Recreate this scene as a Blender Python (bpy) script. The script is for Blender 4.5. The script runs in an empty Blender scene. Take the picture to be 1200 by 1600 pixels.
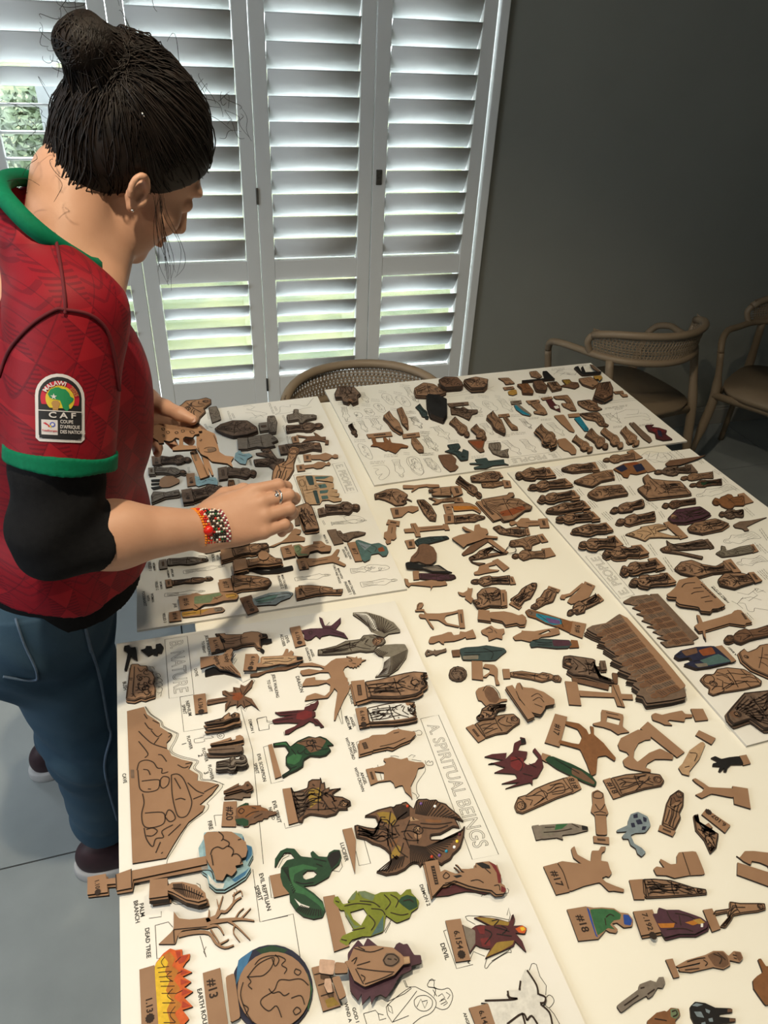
import bpy, bmesh, math, random
import numpy as np
from mathutils import Vector, Matrix
from mathutils.geometry import tessellate_polygon
from mathutils.bvhtree import BVHTree

SC = bpy.context.scene
COL = SC.collection
R = math.radians
# ------------------------------------------------------------------ camera
CAM_H = 1.70
FPX = 1133.0
CR = np.array([0.95626039, -0.28947931, 0.04204507])
CU = np.array([0.13181216, 0.55474538, 0.8215127])
CF = np.array([0.26113524, 0.78003801, -0.56863793])
cd = bpy.data.cameras.new('camera')
cam = bpy.data.objects.new('camera', cd)
COL.objects.link(cam)
cam.matrix_world = Matrix(((CR[0], CU[0], -CF[0], 0), (CR[1], CU[1], -CF[1], 0), (CR[2], CU[2], -CF[2], CAM_H), (0, 0, 0, 1)))
cd.sensor_fit = 'VERTICAL'
cd.sensor_height = 36.0
cd.lens = FPX / 1600 * 36
cd.clip_start = 0.02
SC.camera = cam
# ------------------------------------------------------------------ light
SC.view_settings.view_transform = 'Standard'
SC.view_settings.look = 'None'
SC.view_settings.exposure = 0.28
SC.view_settings.gamma = 1.0
SC.view_settings.use_curve_mapping = False
SC.cycles.use_denoising = True
SC.cycles.max_bounces = 7
SC.cycles.diffuse_bounces = 4
SC.cycles.transparent_max_bounces = 12
SC.cycles.caustics_reflective = False
SC.cycles.caustics_refractive = False
SC.cycles.sample_clamp_indirect = 6.0
world = bpy.data.worlds.new('overcast_sky')
SC.world = world
world.use_nodes = True
wn = world.node_tree.nodes
bgn = wn['Background']
bgn.inputs['Color'].default_value = (0.86, 0.94, 1.0, 1)
bgn.inputs['Strength'].default_value = 7.6


def lamp(name, kind, loc, power, color, size=0.05, aim=None, spot=None, blend=0.5):
    l = bpy.data.lights.new(name, kind)
    l.energy = power
    l.color = color
    if kind == 'AREA':
        l.shape = 'DISK'
        l.size = size
    else:
        l.shadow_soft_size = size
    if spot:
        l.spot_size = R(spot)
        l.spot_blend = blend
    o = bpy.data.objects.new(name, l)
    COL.objects.link(o)
    o.location = loc
    if aim is not None:
        d = Vector(aim) - Vector(loc)
        o.rotation_euler = d.to_track_quat('-Z', 'Y').to_euler()
    return o


WARM = (1.0, 0.86, 0.63)
# recessed ceiling spots over the table and an added one over bare floor
lamp('ceiling_spot_light', 'SPOT', (-0.13, 0.53, 2.56), 74, WARM, 0.03, (0.45, 0.80, 0.75), 100, 0.7)
lamp('ceiling_spot_light', 'SPOT', (0.75, 1.15, 2.56), 36, WARM, 0.05, (0.75, 1.2, 0.75), 110, 0.8)
lamp('ceiling_spot_light', 'SPOT', (-1.3, -0.6, 2.56), 45, (1.0, 0.86, 0.66), 0.06, (-1.0, 0.4, 0.0), 120, 0.8)  # unseen spot, put in to lift the room's ambient light
# cool ambient fill disk, added in front of the solid left wall
wl = lamp('added_cool_fill_light', 'AREA', (-2.5, 0.55, 1.7), 46, (0.86, 0.94, 1.0), 1.7, (0.6, 0.8, 0.75))


# ------------------------------------------------------------------ pixel -> world helpers (used to measure real positions)
def ray(x, y):
    return CR * (x - 600) / FPX - CU * (y - 800) / FPX + CF


def onz(x, y, z):
    d = ray(x, y)
    t = (z - CAM_H) / d[2]
    return np.array([d[0] * t, d[1] * t, z])


def atd(x, y, dist):
    d = ray(x, y)
    d = d / np.linalg.norm(d)
    return d * dist + np.array([0, 0, CAM_H])


# ------------------------------------------------------------------ materials
def srgb(c):
    return tuple(((v / 255) / 12.92 if v / 255 <= 0.04045 else ((v / 255 + 0.055) / 1.055) ** 2.4) for v in c)


MATS = {}


def mat(name, c1, c2=None, scale=30.0, rough=0.6, bump=0.0, bscale=None, metallic=0.0, detail=4.0, stretch=None, spec=0.4, w=0.5, trans=0.0):
    """noise-mottled principled material; colours are linear albedo"""
    if name in MATS:
        return MATS[name]
    m = bpy.data.materials.new(name)
    m.use_nodes = True
    nt = m.node_tree
    b = nt.nodes['Principled BSDF']
    b.inputs['Roughness'].default_value = rough
    b.inputs['Metallic'].default_value = metallic
    b.inputs['Specular IOR Level'].default_value = spec
    tc = nt.nodes.new('ShaderNodeTexCoord')
    mp = nt.nodes.new('ShaderNodeMapping')
    nt.links.new(tc.outputs['Object'], mp.inputs[0])
    if stretch:
        mp.inputs['Scale'].default_value = stretch
    if c2 is None:
        c2 = tuple(v * 0.88 for v in c1)
    n = nt.nodes.new('ShaderNodeTexNoise')
    n.inputs['Scale'].default_value = scale
    n.inputs['Detail'].default_value = detail
    nt.links.new(mp.outputs[0], n.inputs['Vector'])
    r = nt.nodes.new('ShaderNodeValToRGB')
    r.color_ramp.elements[0].position = 0.5 - w / 2
    r.color_ramp.elements[1].position = 0.5 + w / 2
    r.color_ramp.elements[0].color = (*c1, 1)
    r.color_ramp.elements[1].color = (*c2, 1)
    nt.links.new(n.outputs['Fac'], r.inputs[0])
    nt.links.new(r.outputs[0], b.inputs['Base Color'])
    if bump:
        n2 = nt.nodes.new('ShaderNodeTexNoise')
        n2.inputs['Scale'].default_value = bscale or scale * 4
        n2.inputs['Detail'].default_value = 3
        nt.links.new(mp.outputs[0], n2.inputs['Vector'])
        bp = nt.nodes.new('ShaderNodeBump')
        bp.inputs['Strength'].default_value = bump
        bp.inputs['Distance'].default_value = 0.002
        nt.links.new(n2.outputs['Fac'], bp.inputs['Height'])
        nt.links.new(bp.outputs[0], b.inputs['Normal'])
    MATS[name] = m
    return m


# ------------------------------------------------------------------ mesh helpers
def link_mesh(name, me, material, parent=None):
    o = bpy.data.objects.new(name, me)
    for mm in (material if isinstance(material, (list, tuple)) else [material]):
        me.materials.append(mm)
    COL.objects.link(o)
    if parent is not None:
        o.parent = parent
    return o


def obj_bm(name, bm, material, parent=None, smooth=False):
    me = bpy.data.meshes.new(name)
    bmesh.ops.recalc_face_normals(bm, faces=bm.faces)
    bm.to_mesh(me)
    bm.free()
    if smooth:
        me.polygons.foreach_set('use_smooth', [True] * len(me.polygons))
    return link_mesh(name, me, material, parent)


def obj_pd(name, verts, faces, material, parent=None, smooth=False, mats=None):
    me = bpy.data.meshes.new(name)
    me.from_pydata([tuple(v) for v in verts], [], faces)
    if mats is not None:
        me.polygons.foreach_set('material_index', mats)
    if smooth:
        me.polygons.foreach_set('use_smooth', [True] * len(me.polygons))
    me.update()
    return link_mesh(name, me, material, parent)


def empty(name, loc=(0, 0, 0)):
    o = bpy.data.objects.new(name, None)
    o.empty_display_size = 0.1
    COL.objects.link(o)
    o.location = loc
    return o


def tag(o, label=None, cat=None, group=None, kind=None):
    if label:
        o['label'] = label
    if cat:
        o['category'] = cat
    if group:
        o['group'] = group
    if kind:
        o['kind'] = kind
    return o


def box(bm, a, b, M=None, bev=0.0):
    """axis aligned box from corner a to corner b, optional matrix"""
    a = Vector(a)
    b = Vector(b)
    r = bmesh.ops.create_cube(bm, size=1.0)
    vs = r['verts']
    c = (a + b) / 2
    s = b - a
    for v in vs:
        v.co = Vector((v.co.x * s.x + c.x, v.co.y * s.y + c.y, v.co.z * s.z + c.z))
    if bev:
        es = list({e for v in vs for e in v.link_edges})
        rr = bmesh.ops.bevel(bm, geom=es, offset=bev, segments=2, affect='EDGES', profile=0.5)
        vs = list({v for f in rr['faces'] for v in f.verts} | {v for v in vs if v.is_valid})
    if M is not None:
        for v in vs:
            v.co = M @ v.co
    return vs


def tube(bm, pts, rad, seg=10, closed=False, flat=None):
    """sweep a circle (rad: number or list) along pts; flat=(ra, rb) scales the section"""
    pts = [Vector(p) for p in pts]
    n = len(pts)
    rads = rad if isinstance(rad, (list, tuple)) else [rad] * n
    rings = []
    up = Vector((0, 0, 1))
    prevN = None
    for i in range(n):
        if closed:
            t = pts[(i + 1) % n] - pts[i - 1]
        else:
            t = pts[min(i + 1, n - 1)] - pts[max(i - 1, 0)]
        if t.length < 1e-9:
            t = Vector((0, 0, 1))
        t.normalize()
        if prevN is None:
            a = up if abs(t.dot(up)) < 0.9 else Vector((1, 0, 0))
            nn = (a - t * a.dot(t)).normalized()
        else:
            nn = prevN - t * prevN.dot(t)
            nn = nn.normalized() if nn.length > 1e-6 else t.orthogonal().normalized()
        prevN = nn
        bb = t.cross(nn)
        fa, fb = flat if flat else (1, 1)
        ring = []
        for k in range(seg):
            a = 2 * math.pi * k / seg
            ring.append(bm.verts.new(pts[i] + nn * (math.cos(a) * rads[i] * fa) + bb * (math.sin(a) * rads[i] * fb)))
        rings.append(ring)
    m = n if closed else n - 1
    for i in range(m):
        A = rings[i]
        B = rings[(i + 1) % n]
        for k in range(seg):
            bm.faces.new((A[k], A[(k + 1) % seg], B[(k + 1) % seg], B[k]))
    if not closed:
        bm.faces.new(rings[0][::-1])
        bm.faces.new(rings[-1])


def catmull(pts, sub=6, closed=False):
    P = [np.array(p, float) for p in pts]
    n = len(P)
    out = []
    rng = n if closed else n - 1
    for i in range(rng):
        p0 = P[(i - 1) % n] if (closed or i > 0) else P[0]
        p1 = P[i]
        p2 = P[(i + 1) % n]
        p3 = P[(i + 2) % n] if (closed or i + 2 < n) else P[-1]
        for k in range(sub):
            t = k / sub
            out.append(0.5 * (2 * p1 + (p2 - p0) * t + (2 * p0 - 5 * p1 + 4 * p2 - p3) * t * t + (3 * p1 - 3 * p2 + p3 - p0) * t ** 3))
    if not closed:
        out.append(P[-1])
    return out


# ------------------------------------------------------------------ the room
M_wallgrey = mat('grey_wall_paint', (0.265, 0.268, 0.24), (0.24, 0.243, 0.217), 3.0, 0.75, 0.05, 300)
M_white = mat('white_satin_paint', (0.74, 0.745, 0.735), (0.71, 0.715, 0.70), 5.0, 0.42)
M_louvre = mat('white_louvre_paint', (0.80, 0.81, 0.81), (0.77, 0.78, 0.78), 4.0, 0.4)
M_ceil = mat('ceiling_paint', (0.62, 0.61, 0.58), (0.6, 0.59, 0.56), 2.0, 0.9)
M_base = mat('baseboard_paint', (0.34, 0.33, 0.31), (0.3, 0.29, 0.27), 8.0, 0.5)
M_tile = mat('grey_floor_tile', (0.31, 0.34, 0.352), (0.225, 0.25, 0.262), 3.2, 0.42, 0.03, 40, detail=7, w=0.35)
M_grout = mat('dark_grout', (0.018, 0.018, 0.018), None, 60, 0.9)
M_steel = mat('dull_steel', (0.2, 0.19, 0.18), (0.12, 0.12, 0.11), 90, 0.35, metallic=0.9)
M_dark = mat('dark_void', (0.02, 0.02, 0.02), None, 20, 0.9)

WT = R(-1.5)                      # the window wall runs almost along x
WU = Vector((math.cos(WT), math.sin(WT), 0))
WN = Vector((math.sin(WT) * -1, math.cos(WT), 0))   # points outdoors
WD = 2.7915
MW = Matrix(((WU.x, WN.x, 0, WN.x * WD), (WU.y, WN.y, 0, WN.y * WD), (0, 0, 1, 0), (0, 0, 0, 1)))   # local (s, outward, z)
H_ROOM = 2.58
X0, X1, Y0 = -2.6, 4.0, -2.4


def struct(name, bm, m, parent=None, smooth=False):
    o = obj_bm(name, bm, m, parent, smooth)
    if parent is None:
        o['kind'] = 'structure'
    return o


# floor: a grout bed with each large tile its own slab
bm = bmesh.new()
box(bm, (X0, Y0, -0.06), (X1, 2.9, -0.004))
floor = struct('floor', bm, M_grout)
tile_me = None
TILE_W, TILE_D = 1.2, 0.585
GX, GY = -0.0645, 1.1265
for j in range(-6, 3):
    for i in range(-3, 5):
        off = 0.0 if j % 2 else 0.42
        x0 = GX + off + (i - 1) * TILE_W
        y0 = GY + j * TILE_D
        a = (max(x0 + 0.002, X0), max(y0 + 0.002, Y0), -0.02)
        b = (min(x0 + TILE_W - 0.002, X1), min(y0 + TILE_D - 0.002, 2.86), 0.0)
        if b[0] - a[0] < 0.03 or b[1] - a[1] < 0.03:
            continue
        bm = bmesh.new()
        box(bm, a, b)
        t = obj_bm('tile', bm, M_tile, floor)

# the window wall with a door-height opening for the shutters
S_A, S_B, OPEN_H = -1.75, 1.205, 2.22
bm = bmesh.new()
box(bm, (S_B, 0.0, 0), (4.2, 0.16, H_ROOM), MW)
box(bm, (-3.0, 0.0, 0), (S_A, 0.16, H_ROOM), MW)
box(bm, (S_A, 0.0, OPEN_H), (S_B, 0.16, H_ROOM), MW)
struct('wall_back', bm, M_wallgrey)
bm = bmesh.new()
box(bm, (X1, Y0, 0), (X1 + 0.12, 2.95, H_ROOM))
struct('wall_right', bm, M_wallgrey)
bm = bmesh.new()
box(bm, (X0 - 0.12, Y0, 0), (X0, 2.95, H_ROOM))
struct('wall_left', bm, M_wallgrey)
bm = bmesh.new()
box(bm, (X0 - 0.12, Y0 - 0.12, 0), (X1 + 0.12, Y0, H_ROOM))
struct('wall_front', bm, M_wallgrey)
bm = bmesh.new()
box(bm, (X0 - 0.12, Y0 - 0.12, H_ROOM), (X1 + 0.12, 3.0, H_ROOM + 0.1))
struct('ceiling', bm, M_ceil)
bm = bmesh.new()
box(bm, (S_B + 0.03, -0.016, 0.0), (4.15, 0.0, 0.085), MW, 0.003)
box(bm, (S_B + 0.03, -0.011, 0.08), (4.15, 0.0, 0.1), MW, 0.003)
struct('baseboard_back', bm, M_base)

# window reveal trim around the shutters
bm = bmesh.new()
box(bm, (1.172, -0.02, 0.0), (1.205, 0.02, OPEN_H), MW, 0.003)
box(bm, (S_A, -0.02, OPEN_H - 0.03), (1.205, 0.02, OPEN_H + 0.01), MW, 0.003)
struct('trim_1', bm, M_white)

# plantation shutters: each hinged panel is a part of the run
def louvre_mesh(name, s0, s1, tilt):
    """one elliptical slat from s0 to s1, its inner edge up by tilt degrees"""
    W, T, n = 0.0445, 0.0055, 12
    ct, st = math.cos(R(tilt)), math.sin(R(tilt))
    vs = []
    fs = []
    for s in (s0, s1):
        for k in range(n):
            a = 2 * math.pi * k / n
            e = W * math.cos(a)
            f = T * math.sin(a) * (0.35 + 0.65 * abs(math.sin(a)))
            vs.append((s, e * ct + f * st, -e * st + f * ct))
    for k in range(n):
        fs.append((k, (k + 1) % n, n + (k + 1) % n, n + k))
    fs.append(tuple(range(n))[::-1])
    fs.append(tuple(range(n, 2 * n)))
    me = bpy.data.meshes.new(name)
    me.from_pydata(vs, [], fs)
    me.polygons.foreach_set('use_smooth', [True] * (len(fs) - 2) + [False, False])
    me.materials.append(M_louvre)
    return me


PITCH = 0.0765
edges = [-1.37, -0.95, -0.528, -0.106, 0.319, 0.740, 1.164]
words = ['fifth', 'sixth', 'fourth', 'third', 'second', 'first']
panel_lab = {
    0: 'white shutter panel at the far end hidden behind the woman',
    1: 'white shutter panel mostly behind the woman with its back to us',
    2: 'white shutter panel behind the hair bun with wide open louvres',
    3: 'white shutter panel beside the woman\'s face with grass showing low through its louvres',
    4: 'white shutter panel with steel hinges on its edge behind the backrest of the grey chair',
    5: 'white shutter panel with a small steel lock, next to the dark wall'}
shut_panels = []
for k in range(6):
    s0, s1 = edges[k] + 0.0015, edges[k + 1] - 0.0015
    root = empty('shutter_panel', MW @ Vector(((s0 + s1) / 2, 0, 0.0)))
    root.rotation_euler = (0, 0, WT)
    tag(root, panel_lab[k], 'shutter', 'louvred shutter panels across the window')
    w = (s1 - s0) / 2
    ST = 0.05
    for nm, a, b in (('stile', -w, -w + ST), ('stile', w - ST, w)):
        bm = bmesh.new()
        box(bm, (a, -0.014, 0.03), (b, 0.014, 2.18), None, 0.002)
        obj_bm(nm, bm, M_white, root)
    for nm, a, b in (('bottom_rail', 0.03, 0.438), ('middle_rail', 0.836, 0.908), ('top_rail', 2.08, 2.18)):
        bm = bmesh.new()
        box(bm, (-w + ST, -0.0125, a), (w - ST, 0.0125, b), None, 0.002)
        obj_bm(nm, bm, M_white, root)
    low_t = {2: 46, 3: 46, 4: 56, 5: 60}.get(k, 50)
    cache = {}
    zs = [0.438 + 0.041 + i * 0.0797 for i in range(5)] + [0.908 + 0.04 + i * 0.0769 for i in range(15)]
    for i, z in enumerate(zs):
        t = low_t if i < 5 else 67
        if k in (1, 2) and 1.12 < z < 1.50:
            t = 8 if z < 1.45 else 40
        if k == 5 and z > 0.9:
            t = 65
        if t not in cache:
            cache[t] = louvre_mesh('louvre', -w + ST + 0.002, w - ST - 0.002, t)
        o = bpy.data.objects.new('louvre', cache[t])
        COL.objects.link(o)
        o.parent = root
        o.location = (0, 0, z)
    if k == 3:
        for z in (1.137, 0.41):
            bm = bmesh.new()
            box(bm, (w - 0.004, -0.022, z - 0.028), (w + 0.004, -0.013, z + 0.028), None, 0.002)
            obj_bm('hinge', bm, M_steel, root)
    if k == 5:
        bm = bmesh.new()
        box(bm, (-w + 0.012, -0.018, 1.17), (-w + 0.034, -0.013, 1.222), None, 0.002)
        lk = obj_bm('lock_plate', bm, M_steel, root)
        bm = bmesh.new()
        tube(bm, [(-w + 0.023, -0.024, 1.19), (-w + 0.023, -0.017, 1.19)], 0.006, 12)
        obj_bm('lock_cylinder', bm, M_steel, lk)
    shut_panels.append(root)

# glazed sliding door behind the shutters
M_glass = bpy.data.materials.new('clear_window_glass')
M_glass.use_nodes = True
nt = M_glass.node_tree
nt.nodes.remove(nt.nodes['Principled BSDF'])
tr = nt.nodes.new('ShaderNodeBsdfTransparent')
tr.inputs[0].default_value = (0.94, 0.96, 0.95, 1)
gl = nt.nodes.new('ShaderNodeBsdfGlossy')
gl.inputs['Roughness'].default_value = 0.02
mx = nt.nodes.new('ShaderNodeMixShader')
mx.inputs[0].default_value = 0.05
nt.links.new(tr.outputs[0], mx.inputs[1])
nt.links.new(gl.outputs[0], mx.inputs[2])
nt.links.new(mx.outputs[0], nt.nodes['Material Output'].inputs[0])
M_alu = mat('white_aluminium', (0.55, 0.57, 0.58), None, 12, 0.4)
win = empty('window_1', MW @ Vector((0, 0.12, 0)))
win.rotation_euler = (0, 0, WT)
win['kind'] = 'structure'
bm = bmesh.new()
for a, b in ((-1.75, -1.70), (-0.36, -0.29), (1.15, 1.205)):
    box(bm, (a, -0.02, 0), (b, 0.03, OPEN_H))
for z0, z1 in ((0, 0.06), (OPEN_H - 0.05, OPEN_H)):
    box(bm, (-1.75, -0.02, z0), (1.205, 0.03, z1))
obj_bm('window_frame', bm, M_alu, win)
for a, b in ((-1.70, -0.36), (-0.29, 1.15)):
    bm = bmesh.new()
    box(bm, (a, 0.002, 0.06), (b, 0.008, OPEN_H - 0.05))
    obj_bm('pane', bm, M_glass, win)

# outdoors: lawn and shrubs
M_grass = mat('bright_lawn', (0.045, 0.06, 0.018), (0.125, 0.125, 0.045), 2.2, 0.9, detail=8, w=0.3)
M_bounce_pave = mat('pale_bounce_paving', (0.55, 0.55, 0.53), (0.5, 0.5, 0.48), 3, 0.9)
bm = bmesh.new()
box(bm, (-12, 2.96, -0.3), (14, 4.1, -0.13))
struct('bounce_paving', bm, M_bounce_pave)  # pale strip added so the louvres catch neutral bounce, not lawn green
bm = bmesh.new()
box(bm, (-12, 4.1, -0.3), (14, 40, -0.14))
lawn = struct('ground', bm, M_grass)
M_leaf = mat('shrub_leaf', (0.05, 0.075, 0.035), (0.12, 0.15, 0.08), 9, 0.6, w=0.3)
rng = random.Random(5)
for k, (cx, cy, rr, hh, lab) in enumerate(((-2.3, 6.2, 0.9, 1.7, 'leafy green shrub on the lawn seen through the open louvres'),
                                          (-0.6, 7.0, 0.8, 1.2, 'low green shrub on the lawn outside the window, farther from the woman'))):
    vs, fs = [], []
    for q in range(4200):
        u, v = rng.random() * 2 * math.pi, rng.random()
        r0 = rr * (rng.random() ** 0.33)
        p = Vector((cx + r0 * math.cos(u) * math.sin(v * 3.1), cy + r0 * math.sin(u) * math.sin(v * 3.1), -0.1 + hh * (0.5 + 0.5 * math.cos(v * 3.1) * r0 / rr)))
        a = Vector((rng.gauss(0, 1), rng.gauss(0, 1), rng.gauss(0, 1))).normalized() * 0.048
        b = a.orthogonal().normalized() * 0.018
        i0 = len(vs)
        vs += [p - a, p + b, p + a, p - b]
        fs.append((i0, i0 + 1, i0 + 2, i0 + 3))
    bush = obj_pd('garden_shrub', vs, fs, M_leaf)
    tag(bush, lab, 'shrub')
    bm = bmesh.new()
    tube(bm, [(cx, cy, -0.15), (cx, cy, hh * 0.6)], [0.05, 0.02], 8)
    obj_bm('stem', bm, mat('shrub_bark', (0.1, 0.07, 0.05), None, 20, 0.9), bush)

# lamp bodies of the recessed spots
M_lampring = mat('lamp_ring', (0.7, 0.7, 0.7), None, 10, 0.4)
for n, (x, y) in enumerate(((-0.13, 0.53), (0.75, 1.15), (-1.3, -0.6))):
    bm = bmesh.new()
    pts = [(x + 0.05 * math.cos(2 * math.pi * k / 24), y + 0.05 * math.sin(2 * math.pi * k / 24), H_ROOM - 0.004) for k in range(24)]
    tube(bm, pts, 0.007, 8, True)
    o = obj_bm('ceiling_spot', bm, M_lampring)
    tag(o, ['ring of the recessed ceiling spot over the woman', 'ring of the recessed ceiling spot over the table', 'ring of the added ceiling spot over the bare floor, out of view'][n], 'ceiling light')

# ------------------------------------------------------------------ the table and its boards
M_tabletop = mat('white_tabletop', (0.82, 0.79, 0.70), (0.79, 0.76, 0.67), 2.5, 0.45, 0.02, 200)
M_tableleg = mat('table_leg_paint', (0.35, 0.35, 0.34), None, 10, 0.5)
M_board = mat('white_board_print_sheet', (0.78, 0.755, 0.715), (0.735, 0.72, 0.655), 5.0, 0.55, 0.03, 260, detail=5, w=0.4)
M_boardedge = mat('board_edge', (0.5, 0.48, 0.44), None, 40, 0.8)
TZ = 0.75
BZ = 0.755
table = empty('dining_table', (0.65, 1.0, 0))
tag(table, 'long white table under the printed boards, reaching toward the shutters', 'table')


def wparent(o, p):
    o.parent = p
    o.matrix_parent_inverse = Matrix.Translation(p.location).inverted()
    return o


bm = bmesh.new()
box(bm, (-0.012, 0.12, TZ - 0.035), (1.285, 1.885, TZ), None, 0.003)
wparent(obj_bm('tabletop', bm, M_tabletop), table)
for x in (0.06, 1.2):
    for y in (0.2, 1.78):
        bm = bmesh.new()
        box(bm, (x - 0.035, y - 0.035, 0.0), (x + 0.035, y + 0.035, TZ - 0.034), None, 0.004)
        wparent(obj_bm('leg', bm, M_tableleg), table)

BOARDS = {}


def board(key, corners, label, parent=None):
    c = [onz(x, y, BZ)[:2] if not isinstance(x, str) else y for x, y in corners]
    bm = bmesh.new()
    top = [bm.verts.new((p[0], p[1], BZ)) for p in c]
    bot = [bm.verts.new((p[0], p[1], TZ + 0.0003)) for p in c]
    bm.faces.new(top)
    bm.faces.new(bot[::-1])
    for i in range(4):
        f = bm.faces.new((top[i], bot[i], bot[(i + 1) % 4], top[(i + 1) % 4]))
        f.material_index = 1
    o = obj_bm('display_board', bm, [M_board, M_boardedge])
    tag(o, label, 'board', 'printed layout boards on the table')
    BOARDS[key] = o


def w2(x, y):
    return ('w', (x, y))


_tl = onz(182, 1006, BZ)
_tr = onz(617, 939, BZ)
_br = onz(913, 1597, BZ)
_bl = onz(189, 1600, BZ)
dR = (_br - _tr)[:2] / np.linalg.norm((_br - _tr)[:2])
dL = (_bl - _tl)[:2] / np.linalg.norm((_bl - _tl)[:2])
board('A', [(182, 1006), w2(*(_tl[:2] + dL * 0.9)), w2(*(_tr[:2] + dR * 0.9)), (617, 939)],
      'white board printed with NATURE and SPIRITUAL BEINGS, at the near left corner of the table')
board('W', [w2(-0.098, 1.885), (214, 985), (636, 920), (496, 619)],
      'white printed board under the woman\'s hands, left of the tilted cross of bare table')
board('T', [(507, 609), (585, 758), (1074, 689), (923, 567)],
      'white printed board across the far end of the table, below the window')
_r1 = onz(793, 738, BZ)
_r2 = onz(1167, 1165, BZ)
_r3 = onz(1078, 701, BZ)
_r4 = onz(1200, 793, BZ)
dq = (_r4 - _r3)[:2] / np.linalg.norm((_r4 - _r3)[:2])
board('R', [(793, 738), (1167, 1165), w2(*(_r3[:2] + dq * np.linalg.norm((_r2 - _r1)[:2]))), (1078, 701)],
      'white printed board along the right edge of the table with rows of robed men')
# ------------------------------------------------------------------ chairs
M_chair = mat('taupe_moulded_plastic', (0.225, 0.168, 0.112), (0.205, 0.152, 0.10), 12, 0.5, 0.03, 200)


def make_chair(loc, rz, label, zs=0.985):
    """moulded armchair, local +y is the way it faces; origin on the floor under the seat"""
    root = empty('moulded_armchair', loc)
    root.rotation_euler = (0, 0, rz)
    root.scale = (1, 1, zs)
    tag(root, label, 'chair', 'moulded armchairs around the table')
    # seat: a dished rounded slab
    bm = bmesh.new()
    n = 28
    for z, sc in ((0.445, 1.0), (0.425, 1.0)):
        pass
    ring_t, ring_b = [], []
    for k in range(n):
        a = 2 * math.pi * k / n
        ca, sa = math.cos(a), math.sin(a)
        x = 0.235 * math.copysign(abs(ca) ** 0.55, ca)
        y = 0.225 * math.copysign(abs(sa) ** 0.55, sa)
        ring_t.append(bm.verts.new((x, y, 0.447)))
        ring_b.append(bm.verts.new((x * 0.97, y * 0.97, 0.418)))
    ct = bm.verts.new((0, -0.01, 0.434))
    for k in range(n):
        bm.faces.new((ring_t[k], ring_t[(k + 1) % n], ct))
        bm.faces.new((ring_b[k], ring_b[(k + 1) % n], ring_t[(k + 1) % n], ring_t[k]))
    bm.faces.new(ring_b[::-1])
    obj_bm('seat', bm, M_chair, root, True)

    def arc(r, z, a0, a1, m, yc=0.02, zf=None):
        return [(r * math.sin(R(a0 + (a1 - a0) * i / m)), yc - r * math.cos(R(a0 + (a1 - a0) * i / m)), z if zf is None else zf(i / m)) for i in range(m + 1)]
    # top rail, lower rail running on into the arms
    top = arc(0.272, 0.775, -72, 72, 20, 0.03, lambda t: 0.775 - 0.035 * (2 * t - 1) ** 4)
    bm = bmesh.new()
    tube(bm, top, 0.015, 10)
    obj_bm('top_rail', bm, M_chair, root, True)
    low = arc(0.262, 0.665, -72, 72, 18, 0.03)
    armL = [(-0.27, 0.03, 0.662), (-0.287, 0.09, 0.658), (-0.28, 0.155, 0.635), (-0.262, 0.185, 0.59)]
    path = armL[::-1] + low + [(-x, y, z) for x, y, z in armL]
    bm = bmesh.new()
    tube(bm, catmull(path, 3), 0.014, 10)
    obj_bm('arm_rail', bm, M_chair, root, True)
    # end posts of the backrest
    for s in (-1, 1):
        bm = bmesh.new()
        tube(bm, catmull([top[0 if s < 0 else -1], (s * 0.268, -0.045, 0.71), low[0 if s < 0 else -1]], 4), 0.013, 8)
        obj_bm('back_post', bm, M_chair, root, True)
    # woven band: crossing strands between the rails
    bm = bmesh.new()
    N, Mr = 46, 5
    for k in range(N):
        for q in range(2):
            a0 = -68 + 136 * k / N
            a1 = a0 + (136 / N) * (2 if q else -2)
            pts = []
            for i in range(4):
                t = i / 3
                a = a0 + (a1 - a0) * t
                rr = 0.262 + 0.01 * t + (0.0018 if (i + q) % 2 else -0.0018)
                pts.append((rr * math.sin(R(max(-72, min(72, a)))), 0.03 - rr * math.cos(R(max(-72, min(72, a)))), 0.672 + 0.095 * t))
            tube(bm, pts, 0.0026, 4)
    for i in range(9):
        z = 0.679 + 0.0105 * i
        tube(bm, arc(0.2625 + 0.001 * i, z, -71, 71, 24, 0.03), 0.0022, 4)
    o = obj_bm('woven_back', bm, M_chair, root)
    o['kind'] = 'stuff'
    # legs: rear pair carries the rail, front pair meets the arms
    for s in (-1, 1):
        bm = bmesh.new()
        tube(bm, catmull([(s * 0.25, -0.27, 0.0), (s * 0.235, -0.215, 0.25), (s * 0.222, -0.19, 0.43), (s * 0.214, -0.125, 0.66)], 5), [0.013] * 5 + [0.019] * 7 + [0.016] * 4, 10)
        obj_bm('leg', bm, M_chair, root, True)
        bm = bmesh.new()
        tube(bm, catmull([(s * 0.25, 0.245, 0.0), (s * 0.235, 0.21, 0.25), (s * 0.232, 0.19, 0.42), (s * 0.262, 0.185, 0.592)], 5), [0.013] * 5 + [0.02] * 7 + [0.014] * 4, 10)
        obj_bm('leg', bm, M_chair, root, True)
    # seat frame
    bm = bmesh.new()
    pts = [(0.225, 0.2, 0.41), (0.225, -0.19, 0.41), (-0.225, -0.19, 0.41), (-0.225, 0.2, 0.41)]
    tube(bm, pts, 0.017, 8, True)
    obj_bm('seat_frame', bm, M_chair, root, True)
    return root


make_chair((0.585, 1.925, 0), R(180), 'taupe armchair with pierced backrest tucked under the table\'s far edge by the shutters', 0.95)
make_chair((1.80, 2.36, 0), R(8), 'taupe armchair by the dark wall with its woven back toward the table corner')
make_chair((2.52, 2.20, 0), R(122), 'taupe armchair at the photo\'s right edge, its arm and slanting front leg showing')
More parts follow.
